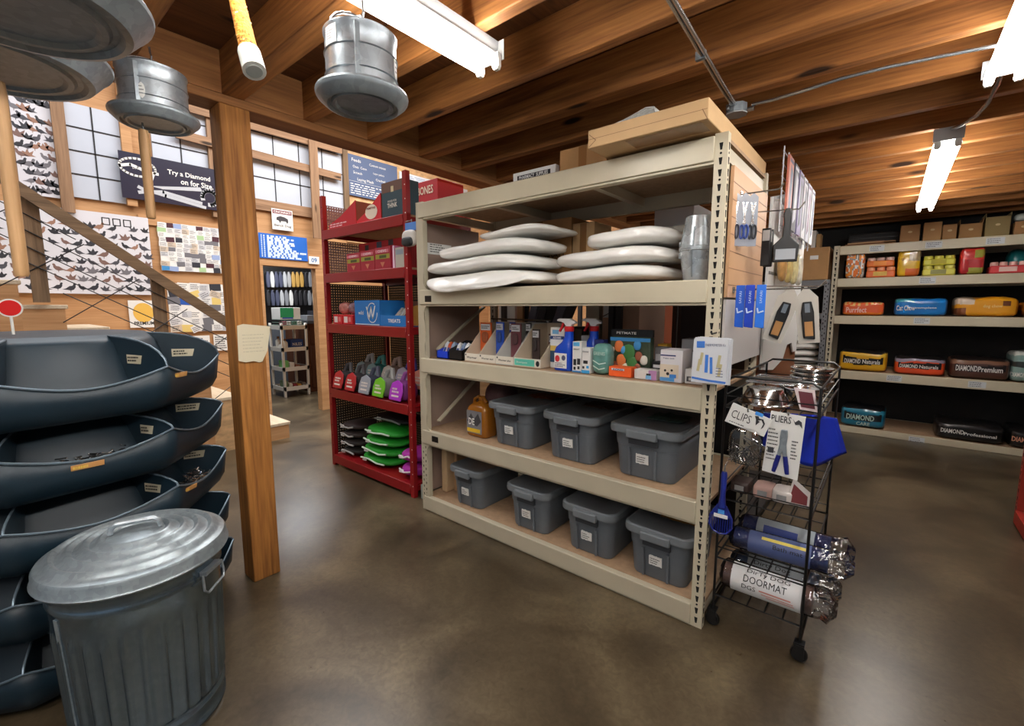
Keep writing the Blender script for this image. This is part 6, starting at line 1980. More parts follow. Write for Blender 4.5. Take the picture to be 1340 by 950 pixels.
for x, y in ((WX0, WY0), (WX1, WY0), (WX0, WY1), (WX1, WY1)):
    m = MB()
    m.lathe([(.008, -.012), (.030, -.012), (.034, -.006), (.034, .006), (.030, .012), (.008, .012)], 20, (x, y, .034), mx=RX(PI / 2) if True else None)
    cs = m.build('castor', M_black, ws)
    m = MB(); m.box(x - .020, x - .016, y - .024, y - .019, .03, .088); m.box(x - .022, x + .02, y - .022, y + .02, .084, .092); m.box(x - .02, x + .02, y - .026, y - .019, .028, .086)
    m.build('castor_fork', M_wire, cs)

# rolled door mats in film
def mat_roll(label, c, L, r, col, sheet_c, seed, ang=0.0, lines=(), tint=None, tw=.5):
    t = thing('rolled_mat', label, 'rolled mat', c, 'rolled doormats in clear film on the wire stand')
    c = Vector(c); dx = Vector((math.cos(ang), math.sin(ang), 0))
    cz = c + Vector((0, 0, r))
    m = MB(); m.tube([cz - dx * L * .46, cz + dx * L * .42], r * .9, 20); m.build('mat', mat('mat_%d' % seed, rgb(*col), .85, var=.4, vscale=14), t)
    m = MB(); rr = random.Random(seed)
    n = 26; pr = [(-.53, .25), (-.50, .75), (-.46, .98), (-.3, 1), (0, 1), (.3, 1), (.43, 1.02), (.50, .9), (.56, 1.05), (.61, .7), (.64, .45)]
    vs = []
    for q, f in pr:
        for k in range(n):
            a = 2 * PI * k / n
            jit = 1 + (rr.uniform(-.22, .22) if q > .45 else rr.uniform(-.02, .02))
            vs.append(cz + dx * (q * L) + (Vector((-dx.y, dx.x, 0)) * math.cos(a) + Vector((0, 0, 1)) * math.sin(a)) * r * f * jit)
    m.add(vs, [(i * n + k, i * n + (k + 1) % n, (i + 1) * n + (k + 1) % n, (i + 1) * n + k) for i in range(len(pr) - 1) for k in range(n)], 0, True)
    m.build('film', M_film, t, angle=35)
    # curved paper sleeve on the front and top
    a0, a1 = -2.45, -4.6   # from low front, over the front, to the top
    def cyl(u, v, off=.0):   # u along the roll in metres, v along the arc in metres from the middle of the sleeve
        a = (math.radians(158)) - v / r
        rr_ = r * 1.06 + off
        return cz + dx * u + (Vector((-dx.y, dx.x, 0)) * math.cos(a) + Vector((0, 0, 1)) * math.sin(a)) * rr_ * 1.0
    m = MB(); nu, nv = 8, 12
    h2 = r * 1.1
    W0, W1 = -L * tw * .62, L * tw * .55
    vs = [cyl(W0 + (W1 - W0) * i / nu, -h2 + 2 * h2 * j / nv) for i in range(nu + 1) for j in range(nv + 1)]
    m.add(vs, [(i * (nv + 1) + j, (i + 1) * (nv + 1) + j, (i + 1) * (nv + 1) + j + 1, i * (nv + 1) + j + 1) for i in range(nu) for j in range(nv)], 0, True)
    m.build('paper_sleeve', flat(*sheet_c, .5), t)
    if lines:
        m = MB()
        for (s, u, v, w, h) in lines: m.text(None, s, u, v, w=w, h=h, bold=.0, conform=lambda X, Y: cyl(X, Y, .0022))
        m.build('handwriting', M_ink, t)
    if tint:
        m = MB()
        for (u0, u1, v0, v1) in tint[1]:
            vs = [cyl(u0 + (u1 - u0) * i / 4, v0 + (v1 - v0) * j / 3, .0012) for i in range(5) for j in range(4)]
            m.add(vs, [(i * 4 + j, (i + 1) * 4 + j, (i + 1) * 4 + j + 1, i * 4 + j + 1) for i in range(4) for j in range(3)], 0, True)
        m.build('print', flat(*tint[0]), t)
    return t
mat_roll('rolled doormat nearest the floor, white sleeve handwritten in black', (-.345, 2.356, .176), .42, .070, (110, 84, 76), (226, 226, 226), 3, 0,
         [('DirTy DOG', .0, .042, .18, .024), ('DOORMAT', -.01, .008, .18, .030), ('DGS', -.075, -.028, .06, .020)], ((214, 140, 130), [(-.03, .10, -.030, -.024), (-.02, .11, -.042, -.038), (.0, .115, -.052, -.048)]), .60)
mat_roll('rolled grey and blue doormat with a printed sleeve, behind the handwritten one', (-.34, 2.53, .176), .42, .058, (60, 74, 96), (150, 156, 160), 5, .04, [('Dirty Dog', -.02, .02, .16, .024)], ((30, 50, 130), [(-.12, .12, -.03, -.012)]))
mat_roll('upper rolled navy doormat with a yellow stripe on its sleeve', (-.312, 2.40, .374), .44, .055, (28, 44, 96), (70, 84, 130), 7, .03, [('Bath mat', .03, .0, .12, .018)], ((214, 196, 90), [(-.08, .10, .02, .034)]))
mat_roll('rolled dark navy doormat at the back of the middle tray', (-.312, 2.57, .374), .43, .055, (24, 36, 84), (150, 160, 166), 9, -.03, [], ((40, 60, 130), [(-.10, .05, -.02, .02)]))

# bowls on the top tray
def bowl(label, x, y, z, r, h, c=None, inv=False):
    t = thing('metal_bowl', label, 'bowl', (x, y, z), 'bowls on the wire stand')
    p = [(r * .62, 0), (r * .66, .004), (r * .86, h * .7), (r * .9, h * .92), (r, h), (r, h - .004), (r * .88, h * .88), (r * .6, .008), (0, .008)]
    if inv: p = [(q, h - zz) for q, zz in p]
    m = MB(); m.lathe(p, 36, (x, y, z)); m.build('body', c or M_steel, t, angle=40)
    m = MB(); m.tube([(x + r * math.cos(2 * PI * k / 36), y + r * math.sin(2 * PI * k / 36), z + (0 if inv else h) - (.001 if not inv else -.003)) for k in range(36)], .004, 6, closed=True); m.build('rim', c or M_steel, t)
    return t
zt = WLV[3] + .007
bowl('upturned shiny steel bowl at the front of the top tray', -.43, 2.42, zt, .115, .075, inv=True)
bowl('shiny steel bowl right way up on the front of the top tray, brown reflections', -.30, 2.62, zt, .10, .065)
for k in range(4): bowl(('lowest', 'second', 'third', 'topmost')[k] + ' steel bowl of the nested stack at the back of the top tray', -.30, 2.925, zt + .022 * k + .001 * k, .10, .06)
t = thing('wire_tray', 'silver wire tray lying across the bowls on the stand', 'tray', (-.42, 2.62, zt + .08))
m = MB(); m.tube([(-.53, 2.50, zt + .085), (-.33, 2.50, zt + .085), (-.33, 2.80, zt + .085), (-.53, 2.80, zt + .085)], .006, 6, closed=True)
for i in range(4): m.tube([(-.53, 2.55 + .06 * i, zt + .085), (-.33, 2.55 + .06 * i, zt + .085)], .004, 5)
m.build('wires', M_chrome, t)
for x in (-.52, -.34):
    MB().box(x - .004, x + .004, 2.79, 2.798, zt, zt + .082).build('foot', M_chrome, t)
t = thing('maroon_collar', 'maroon bordered photo card leaning among the bowls', 'card', (-.24, 2.37, zt))
m = MB(); m.prism([(-.035, 0), (.035, 0), (.04, .10), (-.045, .10)], Frame((-.245, 2.36, zt), (1, -.3, 0), (-.25, .25, 1)), .006); m.build('card', flat(216, 200, 200), t)
m = MB(); m.rect(Frame((-.245, 2.36, zt), (1, -.3, 0), (-.25, .25, 1)), -.028, .03, .012, .085, .001); m.build('print', flat(96, 36, 46), t)
# mid shelf goods
t = thing('photo_card', 'dark red and white card propped on the middle tray', 'card', (-.22, 2.36, WLV[2]))
m = MB(); m.prism([(-.04, 0), (.05, 0), (.05, .07), (-.02, .12)], Frame((-.262, 2.345, WLV[2] + .016), (1, 0, 0), (0, .2, 1)), .006); m.build('card', flat(206, 200, 196), t)
m = MB(); m.poly(Frame((-.262, 2.345, WLV[2] + .016), (1, 0, 0), (0, .2, 1)), [(-.03, .01), (.042, .01), (.042, .05), (-.015, .095)], .001); m.build('print', flat(110, 36, 40), t)
for i, (x, c, nm) in enumerate([(-.50, (56, 40, 36), 'dark brown'), (-.40, (196, 160, 150), 'pink'), (-.32, (214, 206, 200), 'white')]):
    t = thing('shoe_pack', nm + ' soft pack on the middle tray behind the hanging cards', 'pack', (x, 2.40, WLV[2] + .01))
    m = MB(); m.sell((x, 2.40, WLV[2] + .038), .043, .06, .030, 6, 7); m.build('pack', flat(*c), t)
    m = MB(); m.box(x - .02, x + .02, 2.335, 2.341, WLV[2] + .025, WLV[2] + .05); m.build('tag', flat(150, 150, 150), t)
# blue dog coat hung on the right side
t = thing('blue_dog_coat', 'royal blue quilted dog coat with pale piping, draped on the stand', 'dog coat', (-.22, 2.5, .85))
M_blue = mat('royal_cloth', rgb(14, 44, 170), .5, var=.12, vscale=8)
vs = []; N1, N2 = 16, 12
def coat(u, v):      # u 0..1 along the drape from left front to right, v 0..1 from top to hem
    x = -.42 + .28 * u + .03 * math.sin(u * 5)
    y = 2.36 + .34 * u ** 1.4 + .03 * v * math.sin(u * 6 + 1)
    z = 1.095 - .06 * (u ** 2) - v * (.17 + .07 * math.sin(u * PI)) - .0
    x += .05 * v * u
    return Vector((x, y, z))
m = MB()
m.add([coat(i / N1, j / N2) for i in range(N1 + 1) for j in range(N2 + 1)], [(i * (N2 + 1) + j, (i + 1) * (N2 + 1) + j, (i + 1) * (N2 + 1) + j + 1, i * (N2 + 1) + j + 1) for i in range(N1) for j in range(N2)], 0, True)
o = m.build('cloth', M_blue, t); o.modifiers.new('thick', 'SOLIDIFY').thickness = .012
for v in (.02, .45, .98):
    m = MB(); m.tube([coat(i / N1, v) + Vector((0, -.010, 0)) for i in range(N1 + 1)], .0035, 5); m.build('piping', flat(170, 190, 230), t)
m = MB(); m.tube([coat(1, j / N2) for j in range(N2 + 1)], .008, 6); m.build('edge_binding', flat(206, 200, 214), t)
# CLIPS pack and PLIERS pack
t = thing('clips_pack', 'clear bag of bright clips under a white header card handlettered CLIPS', 'carded pack', (-.45, 2.20, .88))
F2 = Frame((-.452, 2.200, 1.078), (1, 0, -.27), (.27, 0, 1))
m = MB(); m.prism([(-.088, -.045), (.082, -.045), (.088, .040), (-.082, .052)], F2, .004); m.build('header_card', M_white, t)
m = MB(); m.text(F2, 'CLIPS', -.030, .004, w=.082, h=.038, bold=-.005); m.build('handlettering', M_ink, t)
m = MB(); m.poly(F2, [(.020, .030), (.032, .012), (.050, .022), (.062, .008), (.060, -.018), (.066, -.006), (.068, .012), (.056, .028), (.040, .026), (.034, .034)], .0015); m.poly(F2, [(.028, .02), (.036, -.01), (.046, .012)], .0016); m.scribble(F2, -.07, .03, -.04, -.028, 1, 0, .0012, 4, .3)
m.build('printed_clip', flat(50, 50, 54), t)
m = MB(); m.rect(F2, .018, .05, .036, .052, .002); m.build('blue_sticker', flat(70, 150, 230), t)
F3 = Frame((-.455, 2.198, .955), (1, 0, -.06), (.06, 0, 1))
m = MB(); m.sell(F3.o + Vector((-.002, 0, 0)), .068, .018, .085, 3.2, 8); m.build('bag', M_clear, t)
rr = random.Random(9); m = MB()
for k in range(70):
    p = F3.p(rr.uniform(-.055, .055), rr.uniform(-.075, -.02) if k < 55 else rr.uniform(-.02, .05), rr.uniform(-.009, .009)); d = Vector((rr.uniform(-1, 1), rr.uniform(-.3, .3), rr.uniform(-1, 1))).normalized() * .022
    m.tube([p - d, p + d], .0022, 4)
o = m.build('clips', M_steel, t); o['kind'] = 'stuff'
m = MB(); m.tube([(-.452, 2.25, 1.118), (-.452, 2.19, 1.118), (-.452, 2.185, 1.132)], .0035, 6); m.build('hook', M_chrome, t)
t = thing('pliers_pack', 'white card holding blue-handled pliers, beside the bag of clips', 'carded pack', (-.31, 2.20, .84))
F2 = Frame((-.312, 2.226, .985), (1, 0, -.03), (.03, 0, 1))
m = MB(); m.prism([(-.072, -.135), (.066, -.145), (.070, .138), (-.060, .142)], F2, .004); m.build('card', M_white, t)
m = MB(); m.text(F2, 'PLIERS', -.018, .112, w=.075, h=.030, off=.002, bold=.005); m.build('handlettering', M_ink, t)
m = MB(); m.scribble(F2, -.062, -.022, -.08, .07, 9, 0, .0012, 4, .3); m.scribble(F2, .03, .058, -.06, .03, 6, 0, .0012, 5, .35); m.build('small_print', M_ink, t)
m = MB(); m.rect(F2, -.058, -.034, -.045, -.022, .0015); m.poly(F2, [(.024, .122), (.034, .108), (.046, .120), (.058, .112), (.062, .085), (.050, .100), (.036, .096)], .0015); m.build('printed_marks', flat(60, 60, 64), t)
m = MB(); m.prism([(-.013, .068), (.010, .068), (.013, .04), (.012, .0), (.020, -.05), (.004, -.05), (-.001, -.03), (-.006, -.05), (-.020, -.05), (-.014, .0), (-.015, .04)], Frame(F2.p(0, 0, .010), F2.r, F2.u), .010); m.build('jaws', M_galvd, t, bevel=.002, seg=1)
for sg in (-1, 1):
    m = MB(); m.tube([F2.p(sg * .012, -.048, .007), F2.p(sg * .020, -.09, .007), F2.p(sg * .026, -.125, .007)], [.009, .010, .008], 8); m.build('handle', flat(20, 30, 120), t)
m = MB(); m.tube([(-.30, 2.252, 1.122), (-.30, 2.215, 1.122), (-.30, 2.208, 1.136)], .0035, 6); m.build('hook', M_chrome, t)
# blue litter scoop
t = thing('litter_scoop', 'navy slotted litter scoop hanging on the left of the wire stand', 'scoop', (-.535, 2.2, .52))
F2 = Frame((-.538, 2.195, .60), (1, 0, 0), (0, .06, 1))
M_scoop = mat('scoop_plastic', rgb(24, 40, 130), .3, coat=.3)
m = MB(); m.tube([F2.p(-.012 * 0, .215, 0), F2.p(0, .20, 0), F2.p(0, .10, 0), F2.p(0, .045, 0)], [.011, .014, .012, .018], 10); m.build('handle', M_scoop, t)
m = MB()
m.tube([F2.p(-.02, .05, 0), F2.p(-.048, .0, .004), F2.p(-.05, -.045, .004), F2.p(-.03, -.075, .004), F2.p(.0, -.083, .004), F2.p(.03, -.075, .004), F2.p(.05, -.045, .004), F2.p(.048, .0, .004), F2.p(.02, .05, 0)], .004, 6)
m.prism([(-.046, .0), (.046, .0), (.022, .055), (-.022, .055)], Frame(F2.p(0, 0, .003), F2.r, F2.u), .006)
for i in range(9):
    x = -.04 + .01 * i
    m.tube([F2.p(x, .0, .002), F2.p(x, -.075 + .6 * abs(x) ** 1.3, .004)], .0022, 5)
m.build('slotted_pan', M_scoop, t)
m = MB(); m.prism([(-.03, -.008), (.03, -.008), (.03, .008), (-.03, .008)], Frame(F2.p(-.0, .004, .012), F2.r, F2.u), .004); m.rect(Frame(F2.p(.0, .022, .0062), F2.r, F2.u), -.014, .014, -.008, .012, .001, 1); m.build('tag', [M_white, flat(70, 150, 230)], t)
m = MB(); m.tube([F2.p(0, .212, 0), F2.p(0, .24, 0), F2.p(-.004, .25, -.06)], .0035, 6); m.build('hook', M_chrome, t)

# ================================================================== far shelf of food
FX0, FX1, FY0, FY1 = -.60, 1.52, 7.06, 7.92
FL = [.075, .785, 1.475, 1.935, 2.33]
fr_ = thing('food_rack', 'long beige steel rack of bagged food against the far dark wall', 'storage rack', (.4, 7.5, 0))
for x0 in (FX0, FX1 - .06):
    for y0 in (FY0, FY1 - .04): upright(fr_, x0, x0 + .06, y0, y0 + .04, 2.34, M_beige, front=(y0 == FY0), pitch=.06, sw=.022)
TAGX = {4: [(-.18, 0), (.32, 0), (.80, 0)], 3: [(.30, 0)], 2: [(.29, 0)], 1: [(.10, 0), (.80, 0)], 0: [(.36, 0)]}
for i, z in enumerate(FL):
    MB().box(FX0 + .06, FX1 - .06, FY0 - .01, FY0 + .03, max(0, z - .105), z).build('front_beam', M_beige2, fr_, bevel=.004, seg=1)
    MB().box(FX0 + .06, FX1 - .06, FY1 - .03, FY1, max(0, z - .105), z).build('rear_beam', M_beige, fr_)
    MB().box(FX0 + .01, FX1 - .01, FY0 + .031, FY1 - .031, z - .018, z - .002).build('shelf_board', M_board, fr_)
    for x, _ in TAGX[i]:
        m = MB(); F2 = XZ(FY0 - .011, x, z - .052); m.rect(F2, -.07, .07, -.034, .034, .001); m.scribble(F2, -.06, .06, -.028, .03, 3, 1, .0016, i + int(x * 50), .35)
        m.build('price_label', [flat(206, 212, 216), M_inkg], fr_)


def fbag(label, tl, br, level, d, cols, sel, text=None, p=7.0, upright_bag=False, noise_a=.018, group=None, tcol=M_white, tw=.6, th=.25, tz=0.0, y=7.09):
    """bag of food lying or standing on a shelf; sel(q) picks the colour index on the unit bag"""
    a, b = ony(*tl, y), ony(*br, y)
    z0 = FL[level]
    h = (a.z - z0) / 2
    w = (b.x - a.x) / 2 - .022
    c = Vector(((a.x + b.x) / 2, y + d / 2, z0 + h + .004))
    t = thing('food_bag', label, 'food bag', (c.x, c.y, z0), group)
    sd = int(abs(a.x) * 1000) + level
    def wp(q, v):
        f = noise.noise((v.x * 6 + sd, v.y * 6, v.z * 8)) * noise_a + noise.noise((v.x * 16, v.y * 14 + sd, v.z * 20)) * noise_a * .4
        if q.z > -.6: v = v + Vector((0, 0, f))
        return v + Vector((0, -abs(f) * .3, 0))
    m = MB(); m.sell(c, w, d / 2, h, p, 16, matfn=sel, warp=wp)
    m.build('bag', [mat('bagfilm_%d_%d_%d' % cc, rgb(*cc), .28, coat=.45) for cc in cols], t)
    if text:
        def conf(X, Z):
            s = 1 - min(.98, abs(X / w) ** p) - min(.98, abs(Z / h) ** p) * .999
            yy = c.y - d / 2 * max(s, .02) ** (1 / p) - .010
            return Vector((c.x + X, yy, c.z + Z))
        m = MB()
        for k, (s_, xo, zo, ww, hh) in enumerate(text): m.text(None, s_, xo * w, zo * h, w=ww * 2 * w, h=hh * 2 * h, bold=.02, conform=conf)
        m.build('lettering', tcol, t)
    return t


def stripes(q, n, s): return (int((q.x * 3 + q.z * 5 + s) * 1.7) + int(q.z * 4 - q.x * 6 + s * 2)) % n
W1 = lambda n, s: (lambda q: min(n - 1, int((noise.noise((q.x * 2.2 + s, q.y * 2, q.z * 2.2)) * .9 + .5) * n)) if abs(noise.noise((q.x * 2.2 + s, q.y * 2, q.z * 2.2))) < .9 else 0)


def rnd(n, s, f=2.4):
    def g(q):
        v = noise.noise((q.x * f + s, q.y * f * .5, q.z * f)) * 1.3 + .5
        return max(0, min(n - 1, int(v * n)))
    return g
# upper row
fbag('upright orange and white food bag with a dog, far left of the upper food shelf', (1105, 332), (1133, 363), 3, .22, [(226, 120, 50), (226, 226, 222), (130, 130, 124), (236, 140, 40)], rnd(4, 1.3))
def bundle(label, tl, br, zlo, zhi, cols, sel, y=7.10, cat='food pack', bumps=3):
    a, b = ony(*tl, y), ony(*br, y)
    t = thing('food_pack', label, cat, ((a.x + b.x) / 2, y + .12, zlo))
    MB().box(a.x, b.x, y, y + .25, zlo + .001, zlo + (zhi - zlo) * .68).build('wrapped_tray', flat(*cols[0], .35, .4), t, bevel=.015)
    n = bumps
    w = (b.x - a.x) / n
    for k in range(n):
        m = MB(); m.lathe([(w * .46, zlo + (zhi - zlo) * .68), (w * .47, zhi - .012), (w * .42, zhi)], 16, (a.x + w * (k + .5), y + w * .5 + .01, 0)); m.build('can_top', flat(*cols[1], .35), t)
    F2 = XZ(y, (a.x + b.x) / 2, zlo + (zhi - zlo) * .34)
    m = MB(); m.rect(F2, -(b.x - a.x) * .25, (b.x - a.x) * .22, -.02, .03, .001); m.build('print', flat(*cols[2]), t)
    return t
zz = FL[3]
bundle('orange wrapped tray of cans, lower of two, on the upper food shelf', (1134, 350), (1171, 362), zz, zz + .125, [(230, 110, 50), (236, 160, 120), (226, 190, 90)], None)
bundle('orange and pink wrapped tray of cans stacked on the lower orange tray', (1135, 336), (1170, 350), zz + .127, zz + .24, [(236, 120, 40), (226, 190, 180), (240, 150, 60)], None, y=7.11)
fbag('upright yellow food bag with a pet picture on the upper food shelf', (1173, 327), (1206, 361), 3, .22, [(236, 190, 40), (240, 200, 60), (190, 170, 130), (220, 110, 50)], lambda q: 2 if (q.x > .05 and .1 < q.z < .85) else (3 if q.z < -.45 and q.x > -.2 else 0), [('PEDIGREE', -.55, .25, .12, .10)], tcol=flat(120, 60, 30))
bundle('lime yellow wrapped tray on the upper food shelf, lower of two', (1208, 346), (1250, 360), zz, zz + .115, [(226, 220, 90), (222, 216, 110), (150, 150, 90)], None)
bundle('lime yellow tray of tins stacked on the lower lime tray', (1209, 336), (1250, 348), zz + .117, zz + .225, [(230, 226, 80), (226, 222, 90), (190, 180, 50)], None, y=7.11)
fbag('upright red food bag with green vegetables on the upper food shelf', (1255, 325), (1291, 358), 3, .22, [(206, 50, 44), (180, 40, 46), (150, 150, 60), (214, 70, 50)], lambda q: 2 if (q.z < -.5 and q.x > -.3) or (q.x > .1 and .3 < q.z < .8) else (1 if q.z < .1 else 0))
bundle('red wrapped tray of cans at the right of the upper food shelf', (1296, 344), (1345, 357), zz, zz + .125, [(206, 60, 64), (220, 170, 160), (236, 200, 190)], None, bumps=4)
m = MB(); m.sell((1.03, 7.5, zz + .14), .08, .14, .14, 2.8, 7)
top(m, 'food_bag', flat(30, 120, 124, .3), 'teal food bag at the back right of the upper food shelf', 'food bag', (1.03, 7.5, zz), angle=60)
# second row
fbag('orange lettered food bag lying at the left of the second food shelf', (1100, 396), (1159, 413), 2, .40, [(226, 96, 50), (236, 130, 40), (200, 80, 60), (226, 190, 120)], lambda q: 3 if q.z > .55 and int(q.x * 9) % 2 else (0 if q.z > -.5 else 1), [('Purrfect', -.3, -.15, .5, .42)], tcol=flat(240, 200, 190))
fbag('bright blue food bag lying on the second food shelf', (1168, 391), (1243, 413), 2, .42, [(20, 120, 200), (16, 104, 184), (60, 150, 170)], lambda q: 2 if q.z > .6 and q.x < -.3 else 0, [('Cat Chow', -.55, -.1, .36, .3), ('complete', .2, -.1, .4, .14)])
fbag('golden yellow food bag on the second food shelf, brown corner', (1247, 390), (1337, 413), 2, .44, [(232, 160, 30), (222, 140, 24), (110, 60, 30), (220, 200, 180)], lambda q: 2 if (q.x < -.62 and q.z < -.1) or (.55 < q.x < .78 and .1 < q.z < .6) else (3 if q.x < -.4 and q.z > .3 else 0), [('dog chow', .2, .05, .3, .2)], tcol=flat(240, 210, 140))
fbag('golden food bag cut off by the right edge of the photo', (1339, 395), (1392, 413), 2, .44, [(216, 140, 40), (110, 60, 30)], lambda q: 1 if q.z < -.2 else 0)
m = MB(); m.sell((1.10, 7.62, FL[2] + .20), .07, .16, .06, 2.6, 7)
# third row
B3 = lambda c1, c2: [c1, (16, 14, 14), c2, (40, 36, 36)]
BAND = lambda q: 1 if (-.35 + .25 * q.x * q.x < q.z < .30 + .2 * q.x * q.x and abs(q.x) < .86 and q.y < 0) else (3 if q.z > .85 else (2 if q.z > .45 else 0))
fbag('yellow and black food bag lying at the left of the third food shelf', (1096, 459), (1163, 486), 1, .46, B3((226, 172, 30), (226, 180, 50)), BAND, [('DIAMOND', -.42, .0, .34, .24), ('Naturals', .36, .0, .36, .22)])
fbag('orange and black food bag with a grey top on the third food shelf', (1168, 467), (1240, 493), 1, .46, B3((230, 80, 36), (150, 140, 160)), BAND, [('DIAMOND', -.42, .0, .36, .22), ('Naturals', .36, .0, .36, .20)])
fbag('dark brown food bag with white script on the third food shelf', (1241, 468), (1326, 497), 1, .48, [(80, 50, 40), (22, 16, 16), (126, 88, 68), (40, 30, 28)], BAND, [('DIAMOND', -.44, .03, .36, .28), ('Premium', .34, .0, .40, .26)])
fbag('grey-green food bag at the right end of the third food shelf', (1323, 461), (1372, 497), 1, .46, [(130, 160, 156), (40, 50, 50), (200, 206, 200), (60, 70, 70)], lambda q: 1 if .0 < q.z < .35 else (2 if q.z > .7 else 0), [('DIAMOND', -.5, -.5, .5, .15)])
# bottom row
fbag('teal and black food bag lying at the left of the lowest food shelf', (1098, 531), (1160, 566), 0, .50, [(20, 110, 140), (16, 18, 22), (40, 130, 160), (24, 26, 30)], BAND, [('DIAMOND', -.1, .02, .62, .28), ('CARE', .05, -.62, .3, .18)], tcol=flat(196, 216, 206))
fbag('long black food bag with white lettering on the lowest food shelf', (1222, 551), (1318, 588), 0, .52, [(18, 17, 18), (12, 12, 13), (40, 38, 40), (28, 27, 28)], BAND, [('DIAMOND', -.50, .02, .34, .26), ('Professional', .30, -.10, .46, .18)])
fbag('black food bag with orange lettering at the right end of the lowest food shelf', (1319, 562), (1385, 590), 0, .52, [(20, 19, 20), (12, 12, 13), (34, 33, 34), (28, 27, 28)], BAND, [('DIAMOND', -.3, .0, .6, .28)], tcol=flat(226, 160, 130))

# boxes along the top of the food rack
def ocarton(label, x0, x1, y0, y1, z0, h, c, flap=.0, lean=0.0, txt=None):
    t = thing('cardboard_box', label, 'cardboard box', ((x0 + x1) / 2, (y0 + y1) / 2, z0), 'brown boxes on top of the food rack')
    m = MB(); m.box(x0, x1, y0, y1, z0, z0 + h); m.build('carton', flat(*c, .75), t, bevel=.004, seg=1)
    if flap:
        for sx, x in ((-1, x0), (1, x1)):
            MB().bar((x, (y0 + y1) / 2, z0 + h), (x + sx * .002, (y0 + y1) / 2, z0 + h + flap), y1 - y0 - .02, .004, (1, 0, .2)).build('flap', flat(*c, .75), t)
    F2 = XZ(y0, (x0 + x1) / 2, z0 + h / 2)
    m = MB(); m.disc(F2, 0, h * .1, .02, .012, .001, 0, 10); m.build('print', flat(216, 196, 150), t)
    return t
zt2 = FL[4] + .001
OB = [(1178, 1205, .20, (170, 128, 84), 0, 'brown box right behind the end of the far light'), (1208, 1233, .21, (190, 148, 98), 0, 'plain light brown box right of the far light'), (1233, 1253, .17, (172, 130, 84), 0, 'small brown box with two white marks on the food rack'),
      (1255, 1286, .16, (166, 124, 76), .05, 'low open brown box on the food rack'), (1288, 1322, .21, (150, 130, 86), .04, 'olive brown open box near the right edge on the food rack'), (1326, 1352, .14, (170, 126, 80), .0, 'brown box cut by the right edge on the food rack')]
for i, (a, b, h, c, fl, lb) in enumerate(OB):
    A, B = ony(a, 300, 7.16), ony(b, 300, 7.16)
    ocarton(lb, A.x + .004, B.x - .004, 7.14, 7.45, zt2, h, c, fl)
m = MB(); A = ony(1333, 300, 7.2)
m.sell((A.x + .03, 7.26, zt2 + .19), .07, .09, .045, 2.6, 7)
top(m, 'film_bundle', flat(190, 196, 190, .2, .5), 'bundle in clear film on the last brown box at the right edge', 'bundle', (A.x + .03, 7.26, zt2 + .145), angle=60)
for k in range(4):
    A, B = ony(1103 + 4 * k, 300, 7.12), ony(1174 - 16 * (k % 2), 300, 7.12)
    m = MB(); m.box(-(B.x - A.x) / 2, (B.x - A.x) / 2, -.16, .16, 0, .012, mx=T((A.x + B.x) / 2, 7.30, zt2 + .001 + .0135 * k) @ RZ((-.03, .04, -.02, .03)[k]))
    top(m, 'flattened_box', flat(*[(176, 132, 86), (120, 80, 56), (190, 150, 110), (90, 70, 62)][k], .8), ('lowest', 'second', 'third', 'topmost')[k] + ' flattened brown box in the pile on the left of the food rack top', 'flattened box', ((A.x + B.x) / 2, 7.30, zt2 + .0135 * k), 'flattened boxes on the food rack')
t = thing('dark_case', 'long black case behind the flattened boxes on the food rack', 'case', (-.15, 7.7, zt2))
MB().box(-.50, .22, 7.55, 7.85, zt2, zt2 + .20).build('body', M_dark, t, bevel=.01)
MB().box(-.50, .22, 7.545, 7.5495, zt2 + .13, zt2 + .14).build('seam', M_black, t)

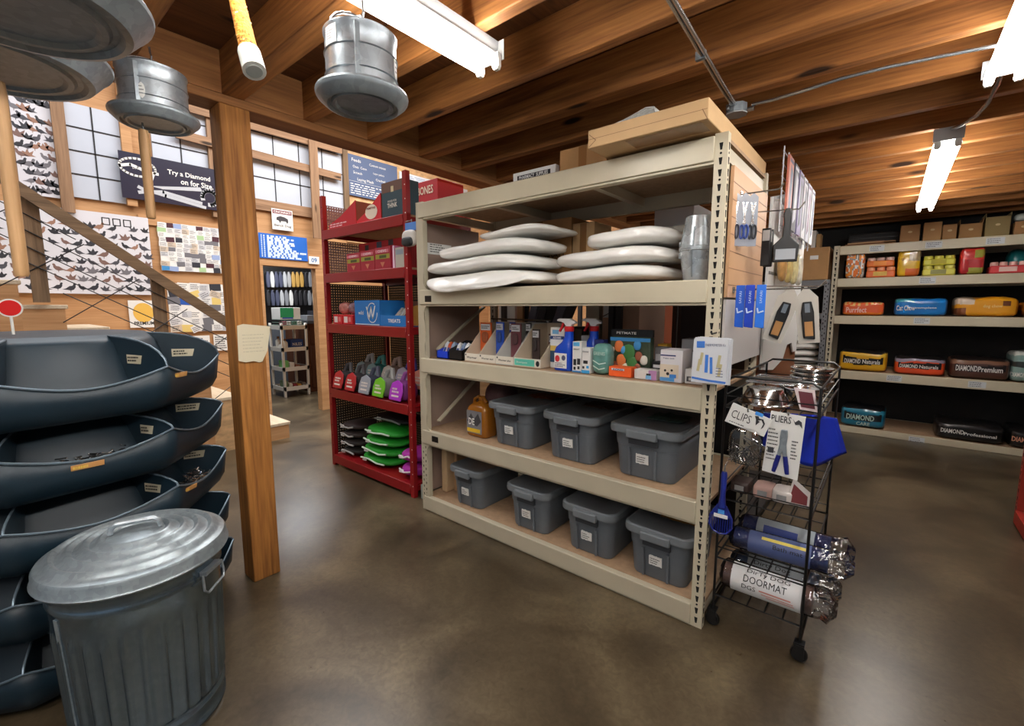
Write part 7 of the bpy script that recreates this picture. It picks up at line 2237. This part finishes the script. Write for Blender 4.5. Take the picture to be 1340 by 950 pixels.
# grey rack with folded white sacks
gr = thing('grey_rack', 'grey slotted steel rack between the wire stand and the food rack', 'storage rack', (-1.1, 7.5, 0))
M_grey = mat('grey_steel', rgb(128, 130, 134), .4, .3)
for x0 in (-1.62, -.67):
    for y0 in (7.04, 7.86):
        mb = MB().box(x0, x0 + .06, y0, y0 + .04, 0, 1.93)
        if y0 < 7.5:
            slots(mb, XZ(y0, x0 + .018, 0), .05, 1.9, .07, .014, 1); slots(mb, XZ(y0, x0 + .042, 0), .08, 1.9, .07, .014, 1)
        mb.build('upright', [M_grey, M_hole], gr)
for z in (.12, .72, 1.50, 1.925):
    MB().box(-1.56, -.67, 7.03, 7.07, z - .07, z).build('front_beam', M_grey, gr)
    MB().box(-1.61, -.62, 7.081, 7.86, z - .02, z - .002).build('shelf_board', M_board, gr)
for k in range(7):
    z = .724 + .094 * k
    t = thing('folded_sack', ('lowest', 'second', 'third', 'fourth', 'fifth', 'sixth', 'topmost')[k] + ' folded white sack in the pile on the grey rack', 'folded sack', (-.92, 7.34, z), 'folded white sacks on the grey rack')
    m = MB(); m.sell((-.92 + .01 * math.sin(k * 2), 7.34, z + .045), .225, .23, .043, 3.2, 8, warp=lambda q, v: v + Vector((0, 0, .006 * math.sin(4 * q.x) + .006))); m.build('sack', M_pillow, t)
    m = MB(); m.tube([(-1.12, 7.105, z + .045), (-.92, 7.098, z + .03 + .01 * (k % 2)), (-.72, 7.105, z + .045)], .004, 5); m.build('fold_line', flat(110, 110, 108), t)
t = open_box('cardboard_box', 'big brown carton on top of the grey rack with a small white sticker', -1.30, -.645, 7.06, 7.5, 1.932, 2.34, M_carton)
F2 = XZ(7.06, -.9, 2.1)
m = MB(); m.rect(F2, .05, .14, .09, .14, .0018); m.build('sticker', M_white, t)
m = MB(); m.scribble(F2, -.30, .0, .02, .10, 4, 0, .0018, 3, .25); m.build('small_print', flat(90, 60, 40), t)
for k in range(5):
    x = -1.02 + .055 * k
    m = MB(); m.box(x, x + .045, 7.10, 7.30, 2.341, 2.341 + (.19, .21, .2, .22, .17)[k])
    top(m, 'binder', flat(*[(226, 220, 210), (210, 210, 214), (190, 160, 120), (230, 226, 220), (176, 140, 90)][k]), ('first', 'second', 'third', 'fourth', 'fifth')[k] + ' upright folder from the left on the big brown carton', 'folder', (x + .02, 7.2, 2.341), 'folders on the big brown carton')

# red rack at the right edge
rk = thing('red_side_rack', 'rust red steel rack cut off by the right edge of the photo', 'storage rack', (1.1, 4.2, 0))
for x0, y0 in ((.83, 4.80), (.83, 2.9), (1.55, 4.80), (1.55, 2.9)):
    mb = MB().box(x0, x0 + .05, y0, y0 + .06, 0, 2.3)
    if x0 < 1: slots(mb, Frame((x0, y0 + .03, 0), (0, -1, 0), (0, 0, 1)), .05, 2.2, .06, .016, 1)
    mb.build('upright', [M_redb, M_hole], rk)
for z in (.10, .75, 1.4, 2.0):
    MB().box(.82, .86, 2.96, 4.80, z - .09, z).build('front_beam', M_redb, rk)
    MB().box(.86, 1.6, 2.91, 4.85, z - .02, z - .002).build('shelf_board', M_board, rk)
